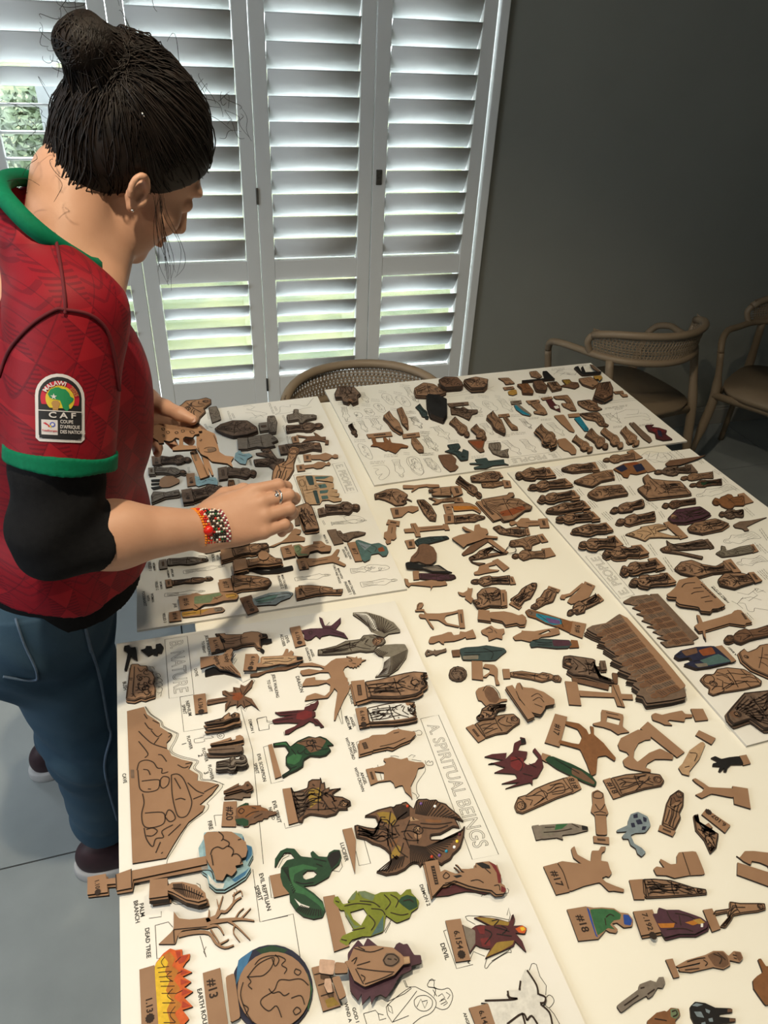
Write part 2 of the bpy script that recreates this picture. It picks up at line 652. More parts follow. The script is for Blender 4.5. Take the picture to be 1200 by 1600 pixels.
# ------------------------------------------------------------------ the woman: smooth distance fields turned into surfaces
class Field:
    def __init__(self, lo, hi, h):
        self.lo = np.array(lo, float)
        self.h = h
        self.n = np.ceil((np.array(hi) - self.lo) / h).astype(int) + 1
        self.a = np.full(tuple(self.n), 1.0, np.float32)

    def _slice(self, lo, hi, pad):
        i0 = np.clip(np.floor((np.array(lo) - pad - self.lo) / self.h).astype(int), 0, self.n - 1)
        i1 = np.clip(np.ceil((np.array(hi) + pad - self.lo) / self.h).astype(int) + 1, 1, self.n)
        sl = tuple(slice(a, b) for a, b in zip(i0, i1))
        ax = [self.lo[k] + self.h * np.arange(i0[k], i1[k], dtype=np.float32) for k in range(3)]
        X, Y, Z = np.meshgrid(*ax, indexing='ij', sparse=True)
        return sl, X.astype(np.float32), Y.astype(np.float32), Z.astype(np.float32)

    def add(self, fn, lo, hi, k=0.01):
        sl, X, Y, Z = self._slice(lo, hi, 0.03 + k)
        d = fn(X, Y, Z)
        a = self.a[sl]
        if k > 0:
            hh = np.clip(0.5 + 0.5 * (a - d) / k, 0, 1)
            self.a[sl] = a + (d - a) * hh - k * hh * (1 - hh)
        else:
            self.a[sl] = np.minimum(a, d)

    def sub(self, fn, lo, hi, k=0.005):
        sl, X, Y, Z = self._slice(lo, hi, 0.02 + k)
        d = -fn(X, Y, Z)
        a = self.a[sl]
        hh = np.clip(0.5 - 0.5 * (a - d) / k, 0, 1)
        self.a[sl] = a + (d - a) * hh + k * hh * (1 - hh)

    def cone(self, p, q, r0, r1, k=0.01, cut=None, flat=None):
        """tapered limb from p to q; cut=(point, normal) removes the side the normal points to; flat=(axis, f) scales thickness along axis"""
        p = np.array(p, np.float32)
        q = np.array(q, np.float32)
        v = q - p
        L2 = float(v @ v)
        rm = max(r0, r1) * (1 if flat is None else max(1, 1 / flat[1]))

        def fn(X, Y, Z):
            t = np.clip(((X - p[0]) * v[0] + (Y - p[1]) * v[1] + (Z - p[2]) * v[2]) / L2, 0, 1)
            dx = X - p[0] - t * v[0]
            dy = Y - p[1] - t * v[1]
            dz = Z - p[2] - t * v[2]
            d2 = dx * dx + dy * dy + dz * dz
            if flat is not None:
                a, f = flat
                c = dx * a[0] + dy * a[1] + dz * a[2]
                d2 = d2 + c * c * (f * f - 1)
            d = np.sqrt(d2) - (r0 + (r1 - r0) * t)
            if cut is not None:
                c, n = cut
                d = np.maximum(d, (X - c[0]) * n[0] + (Y - c[1]) * n[1] + (Z - c[2]) * n[2])
            return d
        self.add(fn, np.minimum(p, q) - rm, np.maximum(p, q) + rm, k)

    @staticmethod
    def ell_fn(c, r, M):
        c = np.array(c, np.float32)
        M = np.array(M, np.float32)

        def fn(X, Y, Z):
            dx, dy, dz = X - c[0], Y - c[1], Z - c[2]
            u = (dx * M[0][0] + dy * M[0][1] + dz * M[0][2]) / r[0]
            v = (dx * M[1][0] + dy * M[1][1] + dz * M[1][2]) / r[1]
            w = (dx * M[2][0] + dy * M[2][1] + dz * M[2][2]) / r[2]
            k0 = np.sqrt(u * u + v * v + w * w)
            k1 = np.sqrt((u / r[0]) ** 2 + (v / r[1]) ** 2 + (w / r[2]) ** 2) + 1e-6
            return k0 * (k0 - 1) / k1
        return fn

    def ell(self, c, r, M=np.eye(3), k=0.01, cut=None):
        fn0 = self.ell_fn(c, r, M)
        rm = max(r)
        if cut is None:
            fn = fn0
        else:
            pc, n = cut

            def fn(X, Y, Z):
                return np.maximum(fn0(X, Y, Z), (X - pc[0]) * n[0] + (Y - pc[1]) * n[1] + (Z - pc[2]) * n[2])
        self.add(fn, np.array(c) - rm, np.array(c) + rm, k)

    def subell(self, c, r, M=np.eye(3), k=0.005):
        self.sub(self.ell_fn(c, r, M), np.array(c) - max(r), np.array(c) + max(r), k)

    def chop(self, c, n):
        sl, X, Y, Z = self._slice(self.lo, self.lo + self.n * self.h, 0)
        self.a = np.maximum(self.a, (X - c[0]) * n[0] + (Y - c[1]) * n[1] + (Z - c[2]) * n[2]).astype(np.float32)

    def warp(self, fn):
        sl, X, Y, Z = self._slice(self.lo, self.lo + self.n * self.h, 0)
        self.a = (self.a + fn(X, Y, Z)).astype(np.float32)

    def mesh(self):
        """naive surface nets"""
        a = self.a
        s = a < 0
        n = np.array(a.shape)
        cnt = np.zeros(n - 1, np.int8)
        for dx in (0, 1):
            for dy in (0, 1):
                for dz in (0, 1):
                    cnt += s[dx:n[0] - 1 + dx, dy:n[1] - 1 + dy, dz:n[2] - 1 + dz]
        I = np.argwhere((cnt > 0) & (cnt < 8))
        idx = np.full(n - 1, -1, np.int32)
        idx[I[:, 0], I[:, 1], I[:, 2]] = np.arange(len(I))
        acc = np.zeros((len(I), 3))
        w = np.zeros(len(I))
        cor = [(x, y, z) for x in (0, 1) for y in (0, 1) for z in (0, 1)]
        val = {c: a[I[:, 0] + c[0], I[:, 1] + c[1], I[:, 2] + c[2]] for c in cor}
        for c in cor:
            for ax in range(3):
                if c[ax] == 0:
                    e = list(c)
                    e[ax] = 1
                    v0, v1 = val[c], val[tuple(e)]
                    m = (v0 < 0) != (v1 < 0)
                    t = np.where(m, v0 / np.where(m, v0 - v1, 1), 0)
                    p = np.tile(np.array(c, float), (len(I), 1))
                    p[:, ax] += t
                    acc += p * m[:, None]
                    w += m
        V = self.lo + self.h * (I + acc / w[:, None])
        F = []
        for ax in range(3):
            b, c = (ax + 1) % 3, (ax + 2) % 3
            s0 = np.take(s, range(0, n[ax] - 1), axis=ax)
            s1 = np.take(s, range(1, n[ax]), axis=ax)
            E = np.argwhere(s0 != s1)
            E = E[(E[:, b] > 0) & (E[:, c] > 0) & (E[:, b] < n[b] - 1) & (E[:, c] < n[c] - 1)]
            sg = s0[E[:, 0], E[:, 1], E[:, 2]]

            def g(db, dc):
                q = E.copy()
                q[:, b] += db
                q[:, c] += dc
                return idx[q[:, 0], q[:, 1], q[:, 2]]
            Q = np.stack([g(-1, -1), g(0, -1), g(0, 0), g(-1, 0)], 1)
            Q[~sg] = Q[~sg][:, ::-1]
            F.append(Q)
        return V, np.concatenate(F)


def field_obj(name, fld, material, parent):
    V, F = fld.mesh()
    me = bpy.data.meshes.new(name)
    me.vertices.add(len(V))
    me.vertices.foreach_set('co', V.astype(np.float32).ravel())
    me.loops.add(F.size)
    me.loops.foreach_set('vertex_index', F.astype(np.int32).ravel())
    me.polygons.add(len(F))
    me.polygons.foreach_set('loop_start', np.arange(0, F.size, 4, dtype=np.int32))
    me.polygons.foreach_set('loop_total', np.full(len(F), 4, np.int32))
    me.polygons.foreach_set('use_smooth', np.ones(len(F), bool))
    me.update(calc_edges=True)
    return link_mesh(name, me, material, parent)


def nrm(v):
    v = np.array(v, float)
    return v / np.linalg.norm(v)


M_skin = mat('warm_skin', (0.50, 0.285, 0.19), (0.44, 0.235, 0.15), 28, 0.5, 0.08, 260, w=0.6)
M_hair = mat('dark_brown_hair', (0.005, 0.0035, 0.003), (0.013, 0.008, 0.006), 60, 0.5, 0.0, spec=0.22)
M_black = mat('black_knit', (0.006, 0.006, 0.007), (0.009, 0.009, 0.01), 120, 0.9, 0.2, 500, spec=0.1)
M_green = mat('green_rib_trim', (0.0, 0.13, 0.062), (0.0, 0.105, 0.05), 200, 0.75, 0.1, 400, spec=0.15)

# jersey cloth: red with a printed lattice of triangles and hatching
M_jersey = mat('red_jersey_print', (0.165, 0.0025, 0.009), (0.20, 0.0035, 0.01), 6, 0.62, 0.06, 500, spec=0.2)
nt = M_jersey.node_tree
b = nt.nodes['Principled BSDF']
base = b.inputs['Base Color'].links[0].from_socket


def N(t, **kw):
    n = nt.nodes.new(t)
    for k, v in kw.items():
        setattr(n, k, v)
    return n


def mth(op, a, b_=None, c_=None):
    n = N('ShaderNodeMath', operation=op)
    for i, v in enumerate((a, b_, c_)):
        if v is None:
            continue
        if isinstance(v, (int, float)):
            n.inputs[i].default_value = v
        else:
            nt.links.new(v, n.inputs[i])
    return n.outputs[0]


tcn = [n for n in nt.nodes if n.bl_idname == 'ShaderNodeTexCoord'][0]
sx = N('ShaderNodeSeparateXYZ')
nt.links.new(tcn.outputs['Object'], sx.inputs[0])
U_ = mth('MULTIPLY_ADD', sx.outputs['Y'], 0.55, sx.outputs['X'])
u = mth('DIVIDE', U_, 0.042)
v = mth('DIVIDE', sx.outputs['Z'], 0.056)
fu = mth('ABSOLUTE', mth('SUBTRACT', mth('FRACT', u), 0.5))
fv = mth('ABSOLUTE', mth('SUBTRACT', mth('FRACT', v), 0.5))
tri = mth('GREATER_THAN', fu, fv)                     # hourglass triangles
hat = mth('GREATER_THAN', mth('FRACT', mth('MULTIPLY', v, 11.0)), 0.55)
dark = mth('MULTIPLY', tri, hat)
edge = mth('LESS_THAN', mth('ABSOLUTE', mth('SUBTRACT', fu, fv)), 0.022)
col = mth('GREATER_THAN', mth('FRACT', mth('MULTIPLY', u, 0.5)), 0.5)
darkc = mth('MULTIPLY', dark, col)
zig = mth('LESS_THAN', mth('ABSOLUTE', mth('SUBTRACT', mth('FRACT', mth('MULTIPLY', v, 4.0)), mth('MULTIPLY', fu, 2.0))), 0.16)
zz = mth('MULTIPLY', zig, mth('SUBTRACT', 1.0, col))
band = mth('GREATER_THAN', mth('FRACT', mth('MULTIPLY', v, 0.5)), 0.5)
fac = mth('MINIMUM', mth('ADD', mth('ADD', mth('MULTIPLY', darkc, 0.55), mth('MULTIPLY', edge, 0.5)), mth('MULTIPLY', zz, mth('MULTIPLY_ADD', band, 0.3, 0.15))), 0.8)
mxc = N('ShaderNodeMixRGB')
nt.links.new(fac, mxc.inputs[0])
nt.links.new(base, mxc.inputs[1])
mxc.inputs[2].default_value = (0.06, 0.0015, 0.007, 1)
mx2 = N('ShaderNodeMixRGB', blend_type='ADD')
pale_tri = mth('MULTIPLY', mth('MULTIPLY', mth('SUBTRACT', 1.0, tri), col), mth('SUBTRACT', 1.0, band))  # lighter triangles of the print
nt.links.new(mth('MULTIPLY', pale_tri, 0.35), mx2.inputs[0])
nt.links.new(mxc.outputs[0], mx2.inputs[1])
mx2.inputs[2].default_value = (0.16, 0.008, 0.008, 1)
nt.links.new(mx2.outputs[0], b.inputs['Base Color'])

M_jeans = mat('blue_denim', (0.016, 0.040, 0.070), (0.05, 0.092, 0.138), 4.5, 0.75, 0.25, 900, spec=0.15, detail=6, w=0.45)
M_seam = mat('denim_seam', (0.06, 0.10, 0.16), (0.09, 0.13, 0.19), 200, 0.8)
M_shoe = mat('maroon_shoe_mesh', (0.022, 0.009, 0.014), (0.035, 0.014, 0.02), 60, 0.6)
M_sole = mat('pale_shoe_sole', (0.42, 0.42, 0.43), (0.36, 0.36, 0.38), 30, 0.6)

# head frame: the face looks down at the boards
_y, _p, _r = 0.42, 0.72, 0.22
HF = np.array((math.cos(_y) * math.cos(_p), math.sin(_y) * math.cos(_p), -math.sin(_p)))
_l = np.array((-math.sin(_y), math.cos(_y), 0))
_u = np.cross(HF, _l)
HL = math.cos(_r) * _l + math.sin(_r) * _u
HU = np.cross(HF, HL)
HC = atd(206, 254, 1.16)
HM = np.array([HF, HL, HU])


def hp(x, y, z):
    return HC + HF * x + HL * y + HU * z


SH_R = np.array((-0.105, 0.945, 1.375))
SH_L = np.array((-0.185, 1.235, 1.385))
ELB = np.array(atd(86, 842, 1.055))
WRI = np.array(atd(318, 826, 1.11))
NECK = np.array((-0.115, 1.06, 1.42))

skin = Field((-0.36, 0.80, 0.86), (0.22, 1.46, 1.74), 0.0026)
# torso under the clothes, neck, arms
skin.ell((-0.17, 1.09, 1.25), (0.085, 0.13, 0.18), k=0.03)
skin.ell((-0.2, 1.11, 1.0), (0.085, 0.13, 0.14), k=0.05)
skin.cone(SH_R + (0.0, 0.03, -0.02), SH_L + (0.0, -0.03, -0.02), 0.045, 0.045, 0.04)
skin.cone(NECK + (-0.005, 0, -0.05), hp(-0.045, 0, -0.07), 0.058, 0.054, 0.02)
skin.cone(NECK + (0.03, 0, -0.05), hp(0.02, 0, -0.085), 0.045, 0.044, 0.02)
skin.cone(SH_R + (0, 0.03, -0.02), ELB, 0.04, 0.036, 0.02)
skin.cone(ELB, ELB * 0.62 + WRI * 0.38, 0.045, 0.0455, 0.02)
skin.cone(ELB * 0.62 + WRI * 0.38, WRI, 0.0455, 0.0275, 0.02)
# head
skin.ell(hp(-0.012, 0, 0.035), (0.094, 0.074, 0.085), HM, 0.02)
skin.ell(hp(0.035, 0, -0.028), (0.056, 0.058, 0.085), HM, 0.02)
skin.ell(hp(0.038, 0, -0.072), (0.046, 0.05, 0.038), HM, 0.02)
skin.ell(hp(0.072, 0, -0.1), (0.02, 0.022, 0.016), HM, 0.02)
skin.ell(hp(0.076, 0, 0.028), (0.02, 0.048, 0.012), HM, 0.012)
skin.cone(hp(0.086, 0, 0.012), hp(0.110, 0, -0.03), 0.006, 0.0095, 0.01)
for s in (-1, 1):
    skin.ell(hp(0.098, s * 0.012, -0.034), (0.011, 0.0075, 0.0075), HM, 0.006)
    skin.subell(hp(0.095, s * 0.031, 0.005), (0.013, 0.018, 0.011), HM, 0.01)
    skin.ell(hp(0.077, s * 0.031, 0.004), (0.012, 0.014, 0.0115), HM, 0.004)
    skin.ell(hp(0.058, s * 0.043, -0.03), (0.024, 0.018, 0.022), HM, 0.018)
    # ear: rim, bowl, lobe
    ec = (-0.004, 0.0715 * s, -0.022)
    rim = []
    for a in range(-60, 221, 20):
        rim.append(hp(ec[0] - 0.004 + 0.0125 * math.cos(R(a)) - 0.005 * math.sin(R(a)), ec[1] + s * (0.006 + 0.006 * (math.cos(R(a)) < 0)), ec[2] + 0.005 + 0.019 * math.sin(R(a))))
    for p, q in zip(rim[:-1], rim[1:]):
        skin.cone(p, q, 0.0036, 0.0036, 0.003)
    skin.ell(hp(ec[0] - 0.002, ec[1] + s * 0.001, ec[2]), (0.012, 0.006, 0.019), HM, 0.004)
    skin.ell(hp(ec[0] + 0.003, ec[1] + s * 0.004, ec[2] - 0.018), (0.007, 0.005, 0.008), HM, 0.005)
    skin.subell(hp(ec[0] + 0.004, ec[1] + s * 0.011, ec[2] + 0.002), (0.007, 0.008, 0.010), HM, 0.004)
    skin.ell(hp(ec[0] + 0.011, ec[1] + s * 0.003, ec[2] - 0.004), (0.005, 0.005, 0.008), HM, 0.004)
for z, r in ((-0.057, 0.0055), (-0.067, 0.006)):
    skin.ell(hp(0.0915, 0, z), (0.011, 0.02, r), HM, 0.004)

# right hand: back toward us, fingers to the right, closing on a figure
W0 = WRI
HD = nrm(np.array(atd(420, 790, 1.135)) - W0)           # along the hand
HN0 = np.array((-0.16, -0.60, 0.78))
HT = nrm(np.cross(HN0, HD))                              # towards the thumb
HN = nrm(np.cross(HD, HT))                               # out of the back of the hand


def hd(d, t, n):
    return W0 + (HD * d + HT * t + HN * n) * 1.05


knuck = [(0.088, 0.031, 0.004), (0.093, 0.009, 0.007), (0.088, -0.013, 0.005), (0.079, -0.033, 0.0)]
for (d, t, n), r in zip(knuck, (0.0125, 0.0125, 0.012, 0.0108)):
    skin.cone(hd(0.0, t * 0.45, -0.006), hd(d, t, n - 0.009), 0.0185, r, 0.016)
skin.cone(hd(0.02, 0.02, -0.008), hd(0.05, 0.03, -0.016), 0.02, 0.017, 0.014)
skin.ell(hd(0.05, -0.002, -0.012), (0.045, 0.036, 0.014), np.array([HD, HT, HN]), 0.012)
# each finger: direction angles below the hand plane for its three bones, and bone lengths
fing = [((8, 48, 85), (0.045, 0.026, 0.021), 0.0102, 0.05),
        ((10, 58, 105), (0.048, 0.028, 0.022), 0.0102, 0.02),
        ((12, 66, 115), (0.046, 0.026, 0.022), 0.0098, -0.02),
        ((14, 64, 112), (0.039, 0.022, 0.019), 0.0088, -0.06)]
TIPS = []
for (d, t, n), (ang, ln, r, sp) in zip(knuck, fing):
    p = hd(d, t, n - 0.008)
    rr = r * 1.16
    for j in range(3):
        a = R(ang[j])
        q = p + (HD * math.cos(a) - HN * math.sin(a) - HT * sp * (1 if j == 0 else 0.3)) * ln[j]
        skin.cone(p, q, rr, r * (1.0, 0.93, 0.84)[j], 0.0035)
        skin.ell(q, (r * (1.05, 0.98, 0.8)[j],) * 3, k=0.003)
        rr = r * (1.0, 0.93, 0.84)[j]
        p = q
    TIPS.append(p)
# thumb: leaves the side of the palm and meets the index finger
th = [hd(0.022, 0.03, -0.014), hd(0.055, 0.049, -0.03), hd(0.088, 0.052, -0.042), hd(0.112, 0.043, -0.05)]
for p, q, r0, r1 in zip(th[:-1], th[1:], (0.0155, 0.0118, 0.0105), (0.012, 0.0105, 0.0085)):
    skin.cone(p, q, r0, r1, 0.006)
PINCH = (th[3] + TIPS[0]) / 2

# left hand: comes round the belly, thumb on top of a pack of figures, fingers under it
LW = np.array(atd(222, 632, 1.36))
LTH = [np.array(atd(232, 628, 1.35)), np.array(atd(258, 637, 1.33)), np.array(atd(281, 647, 1.305)), np.array(atd(301, 656, 1.295))]
skin.cone(SH_L + (0, -0.03, -0.02), (-0.16, 1.40, 1.12), 0.04, 0.036, 0.02)
skin.cone((-0.16, 1.40, 1.12), LW, 0.036, 0.028, 0.02)
skin.cone(LW, np.array(atd(262, 655, 1.39)), 0.03, 0.022, 0.02)
for p, q, r0, r1 in zip(LTH[:-1], LTH[1:], (0.0175, 0.0135, 0.0115), (0.0135, 0.0118, 0.0088)):
    skin.cone(p, q, r0, r1, 0.006)
for a, b_, c_ in (((262, 652), (300, 662), (318, 676)), ((255, 662), (286, 680), (298, 690)), ((248, 670), (266, 688), (272, 697)), ((240, 676), (246, 700), (246, 708))):
    p, q, e = np.array(atd(*a, 1.40)), np.array(atd(*b_, 1.385)), np.array(atd(*c_, 1.372))
    skin.cone(p, q, 0.0105, 0.0095, 0.004)
    skin.cone(q, e, 0.0095, 0.0078, 0.003)

body = field_obj('woman', skin, M_skin, None)
tag(body, 'woman in a red jersey and jeans leaning over the boards, sorting wooden figures', 'person')

# nails of the visible thumb, an earring, a ring, bracelets
M_nail = mat('pale_nail', (0.62, 0.42, 0.36), None, 40, 0.25)
bm = bmesh.new()
q = LTH[3]
dd = nrm(LTH[3] - LTH[2])
up = nrm(np.array((0, 0, CAM_H)) - q)
sd = nrm(np.cross(up, dd))
vs = [bm.verts.new(q + dd * (0.0055 * math.cos(a)) + sd * (0.0048 * math.sin(a)) + up * (0.0082 - 0.0012 * math.sin(a) ** 2)) for a in [2 * math.pi * k / 12 for k in range(12)]]
vb = [bm.verts.new(v.co - Vector(up) * 0.0015) for v in vs]
bm.faces.new(vs)
for k in range(12):
    bm.faces.new((vs[k], vb[k], vb[(k + 1) % 12], vs[(k + 1) % 12]))
obj_bm('thumbnail', bm, M_nail, body)
M_silver = mat('silver', (0.8, 0.8, 0.8), (0.7, 0.7, 0.7), 100, 0.18, metallic=1.0)
bm = bmesh.new()
bmesh.ops.create_icosphere(bm, subdivisions=2, radius=0.0022, matrix=Matrix.Translation(Vector(hp(0.0, -0.0815, -0.043))))
obj_bm('earring', bm, M_silver, body, True)


def ring_pts(c, ax, r, n, flat=1.0, fdir=None):
    ax = nrm(ax)
    a = nrm(np.cross(ax, fdir if fdir is not None else (0.3, 0.5, 0.8)))
    b_ = np.cross(ax, a)
    return [c + a * r * math.cos(2 * math.pi * k / n) + b_ * r * flat * math.sin(2 * math.pi * k / n) for k in range(n)]


kp = knuck[1]
rc = hd(kp[0] + 0.024, kp[1] + 0.0005, kp[2] - 0.0155)
bm = bmesh.new()
tube(bm, ring_pts(rc, HD - 0.3 * HN, 0.0125, 24), 0.0021, 8, True)
tube(bm, ring_pts(rc + HD * 0.003, HD - 0.45 * HN - 0.25 * HT, 0.0128, 24), 0.0018, 8, True)
bmesh.ops.create_uvsphere(bm, u_segments=12, v_segments=8, radius=0.0042, matrix=Matrix.Translation(Vector(rc + HN * 0.013)))
obj_bm('silver_ring', bm, M_silver, body, True)
# bead bracelets: rows of little beads round the wrist
bead_cols = {'red': (0.62, 0.015, 0.01), 'orange': (0.85, 0.25, 0.01), 'black': (0.01, 0.01, 0.01), 'white': (0.8, 0.78, 0.74), 'green': (0.01, 0.13, 0.04), 'wine': (0.28, 0.02, 0.05)}
BM = [mat('bead_' + k, v, None, 80, 0.3) for k, v in bead_cols.items()]
bk = list(bead_cols)
AX = nrm(WRI - ELB)
rows = [(-0.0165, ['orange']), (-0.0125, ['orange', 'red', 'red']), (-0.0085, ['red', 'red', 'white']), (-0.0035, ['black', 'black', 'white', 'black', 'red']),
        (0.0005, ['white', 'black', 'black', 'green']), (0.0045, ['black', 'white', 'black', 'red', 'white']), (0.0085, ['green', 'black', 'white', 'black']),
        (0.0125, ['black', 'black', 'white']), (0.017, ['white', 'wine']), (0.0205, ['wine', 'white'])]
ico = bmesh.new()
bmesh.ops.create_icosphere(ico, subdivisions=1, radius=0.0021)
iv = np.array([v.co[:] for v in ico.verts])
if_ = [tuple(v.index for v in f.verts) for f in ico.faces]
ico.free()
for bi, (ra, rb) in enumerate(((0, 3), (3, 8), (8, 10))):
    vs, fs, ms = [], [], []
    for off, pat in rows[ra:rb]:
        c = WRI + AX * (off + 0.006) + np.array((0, 0, -0.0005))
        rr = 0.0305 - 0.02 * off
        P = ring_pts(c, AX + np.array((0.0, 0.12, 0.12)), rr, 46, 1.0, HN)
        for k, p in enumerate(P):
            i0 = len(vs)
            vs += list(iv + p)
            fs += [tuple(i + i0 for i in f) for f in if_]
            ms += [bk.index(pat[(k + (0 if len(pat) < 4 else k // 7)) % len(pat)])] * len(if_)
    o = obj_pd('bead_bracelet', vs, fs, BM, body, True, ms)
    o['label'] = ['orange and red bead bracelet', 'black, white and red patterned bead bracelet', 'narrow wine and white bead bracelet'][bi]
bm = bmesh.new()
bmesh.ops.create_uvsphere(bm, u_segments=14, v_segments=8, radius=0.0075, matrix=Matrix.Translation(Vector(WRI + AX * 0.0 + HN * 0.026 - HT * 0.014)))
o = obj_bm('bracelet_bead', bm, BM[0], body, True)
o['label'] = 'large red bracelet bead'

# ---- hair: a cap, the bun and a mass of strands
hair = Field(HC - 0.2, HC + 0.2, 0.003)
CUTN = nrm(HF * 0.80 - HU * 0.60)
CUTP = hp(0.05, 0, 0.025)
hc = (CUTP, CUTN)
hair.ell(hp(-0.014, 0, 0.04), (0.101, 0.081, 0.088), HM, 0.012, hc)
hair.ell(hp(-0.044, 0, 0.012), (0.062, 0.076, 0.080), HM, 0.015, hc)
hair.ell(hp(-0.05, 0, -0.062), (0.036, 0.054, 0.058), HM, 0.02)
hair.ell(hp(-0.045, 0, -0.10), (0.022, 0.04, 0.035), HM, 0.02)
hair.ell(hp(-0.03, 0, 0.066), (0.075, 0.062, 0.068), HM, 0.015, hc)
BUN = np.array(atd(134, 72, 1.10))
BUNB = hp(-0.07, 0.0, 0.095)
bax = nrm(BUN - BUNB)
hair.cone(BUNB, BUN - bax * 0.01, 0.036, 0.028, 0.02)
bs = nrm(np.cross(bax, HL))
for k in range(7):
    a = 2 * math.pi * k / 7
    c = BUN + (HL * math.cos(a) + bs * math.sin(a)) * 0.017 + bax * (0.005 * math.sin(3 * a))
    hair.ell(c, (0.0195, 0.017, 0.0195), k=0.009)
hair.ell(BUN + bax * 0.008, (0.03, 0.03, 0.026), k=0.012)
hair_o = field_obj('hair', hair, M_hair, body)
hair_o['label'] = 'dark hair pinned up in a messy bun'
prng = np.random.default_rng(3)
dg = bpy.context.evaluated_depsgraph_get()
hV, hFc = hair.mesh()
hbvh = BVHTree.FromPolygons([tuple(v) for v in hV], [tuple(int(i) for i in f) for f in hFc])


def strands(paths, rad, seg=3):
    vs, fs = [], []
    for P in paths:
        P = np.array(P)
        n = len(P)
        T = np.gradient(P, axis=0)
        T /= np.linalg.norm(T, axis=1)[:, None] + 1e-9
        A = np.cross(T, (0.31, 0.52, 0.79))
        A /= np.linalg.norm(A, axis=1)[:, None] + 1e-9
        B = np.cross(T, A)
        i0 = len(vs)
        for i in range(n):
            r = rad * (0.35 + 0.65 * math.sin(math.pi * min(0.92, 0.15 + 0.8 * i / n)))
            for k in range(seg):
                a = 2 * math.pi * k / seg
                vs.append(P[i] + A[i] * r * math.cos(a) + B[i] * r * math.sin(a))
        for i in range(n - 1):
            for k in range(seg):
                a, b2 = i0 + i * seg + k, i0 + i * seg + (k + 1) % seg
                fs.append((a, b2, b2 + seg, a + seg))
    return vs, fs


paths = []
for q in range(1900):
    # from a random place on the scalp drawn back to the bun
    u, v = prng.uniform(-1, 1), prng.uniform(-0.35, 1)
    if q % 5 == 1:
        st = hp(-0.07 + prng.normal() * 0.015, prng.uniform(-0.07, 0.07), -0.095 + prng.normal() * 0.025)
    elif q % 3 == 0:
        st = hp(0.07 * (1 - abs(u)) + 0.01, 0.09 * u, 0.02 + 0.11 * (1 - u * u))          # along the hairline
    else:
        d = nrm(prng.normal(size=3))
        st = HC + HF * d[0] * 0.11 + HL * d[1] * 0.09 + HU * (0.03 + d[2] * 0.1)
    if (st - CUTP) @ CUTN > 0.012:
        continue
    en = BUNB + bax * 0.02 + 0.28 * ((st - BUNB) - bax * ((st - BUNB) @ bax)) + prng.normal(size=3) * 0.004
    P = []
    wob = prng.normal(size=3) * 0.0025
    lf = 0.0004 + 0.002 * prng.random() ** 2
    te = prng.uniform(0.8, 1.0)
    for i in range(11):
        t = i / 10 * te
        p = st * (1 - t) + en * t
        hit = hbvh.find_nearest(Vector(p))
        if hit[0] is None:
            break
        nn = np.array(hit[1])
        if nn @ (np.array(hit[0]) - HC) < 0:
            nn = -nn
        P.append(np.array(hit[0]) + nn * lf + wob * math.sin(3.1 * t) + wob[::-1] * math.sin(9 * t) * 0.5)
    if len(P) > 6:
        paths.append(P)
for q in range(420):       # strands wound round the bun
    a0 = prng.uniform(0, 6.28)
    tilt = nrm(bax + prng.normal(size=3) * 0.45)
    e1 = nrm(np.cross(tilt, (0.2, 0.9, 0.3)))
    e2 = np.cross(tilt, e1)
    off = prng.normal() * 0.016
    P = []
    for i in range(12):
        a = a0 + i * 0.24
        p = BUN + tilt * off + (e1 * math.cos(a) + e2 * math.sin(a)) * 0.05
        hit = hbvh.find_nearest(Vector(p))
        if hit[0] is None:
            break
        P.append(np.array(hit[0]) + nrm(p - BUN) * 0.001)
    if len(P) > 6:
        paths.append(P)
vs, fs = strands(paths, 0.0011)
obj_pd('hair_strands', vs, fs, M_hair, hair_o, True)['kind'] = 'stuff'
fly = []
for q in range(150):       # loose wisps at nape, crown and bun
    w = q % 5
    if w == 0:
        if q > 12:
            continue
        st = hp(-0.10 + prng.normal() * 0.01, -0.03 + prng.normal() * 0.04, -0.07 + prng.normal() * 0.02)
        dv = np.array((0.0, -0.1, -1)) * 0.04 + prng.normal(size=3) * 0.012
    elif w == 1:
        st = BUN + nrm(prng.normal(size=3)) * 0.043
        dv = nrm(np.cross(st - BUN, prng.normal(size=3))) * 0.03
    elif w == 2:
        st = hp(-0.115 + prng.normal() * 0.015, -0.02 + prng.normal() * 0.04, 0.0 + prng.normal() * 0.05)
        dv = -HF * 0.02 + prng.normal(size=3) * 0.012
    elif w == 3:
        st = hp(0.018, -0.078, -0.004) + prng.normal(size=3) * 0.004
        dv = np.array((0.015, -0.005, -1)) * (0.10 + 0.03 * prng.random()) + prng.normal(size=3) * 0.006
        if q > 60:
            continue
    else:
        st = hp(0.02 + prng.normal() * 0.05, prng.normal() * 0.05, 0.135 + prng.normal() * 0.006)
        dv = -HF * 0.03 + prng.normal(size=3) * 0.012
    c1 = prng.normal(size=3) * 0.007
    c2 = prng.normal(size=3) * 0.004
    fly.append([st + dv * t + c1 * math.sin(math.pi * t) * 0.8 + c2 * math.sin(2 * math.pi * t) for t in np.linspace(0, 1, 12)])
vs, fs = strands(fly, 0.0004)
obj_pd('loose_wisps', vs, fs, M_hair, hair_o, True)['kind'] = 'stuff'
bm = bmesh.new()
p0, p1 = np.array(atd(270, 133, 0.905)), np.array(atd(281, 153, 0.905))
for p in (p0, p1):
    h_ = hbvh.find_nearest(Vector(p))
pa = np.array(hbvh.find_nearest(Vector(p0))[0])
pb = np.array(hbvh.find_nearest(Vector(p1))[0])
vn = nrm(np.array((0, 0, CAM_H)) - pa) * 0.004
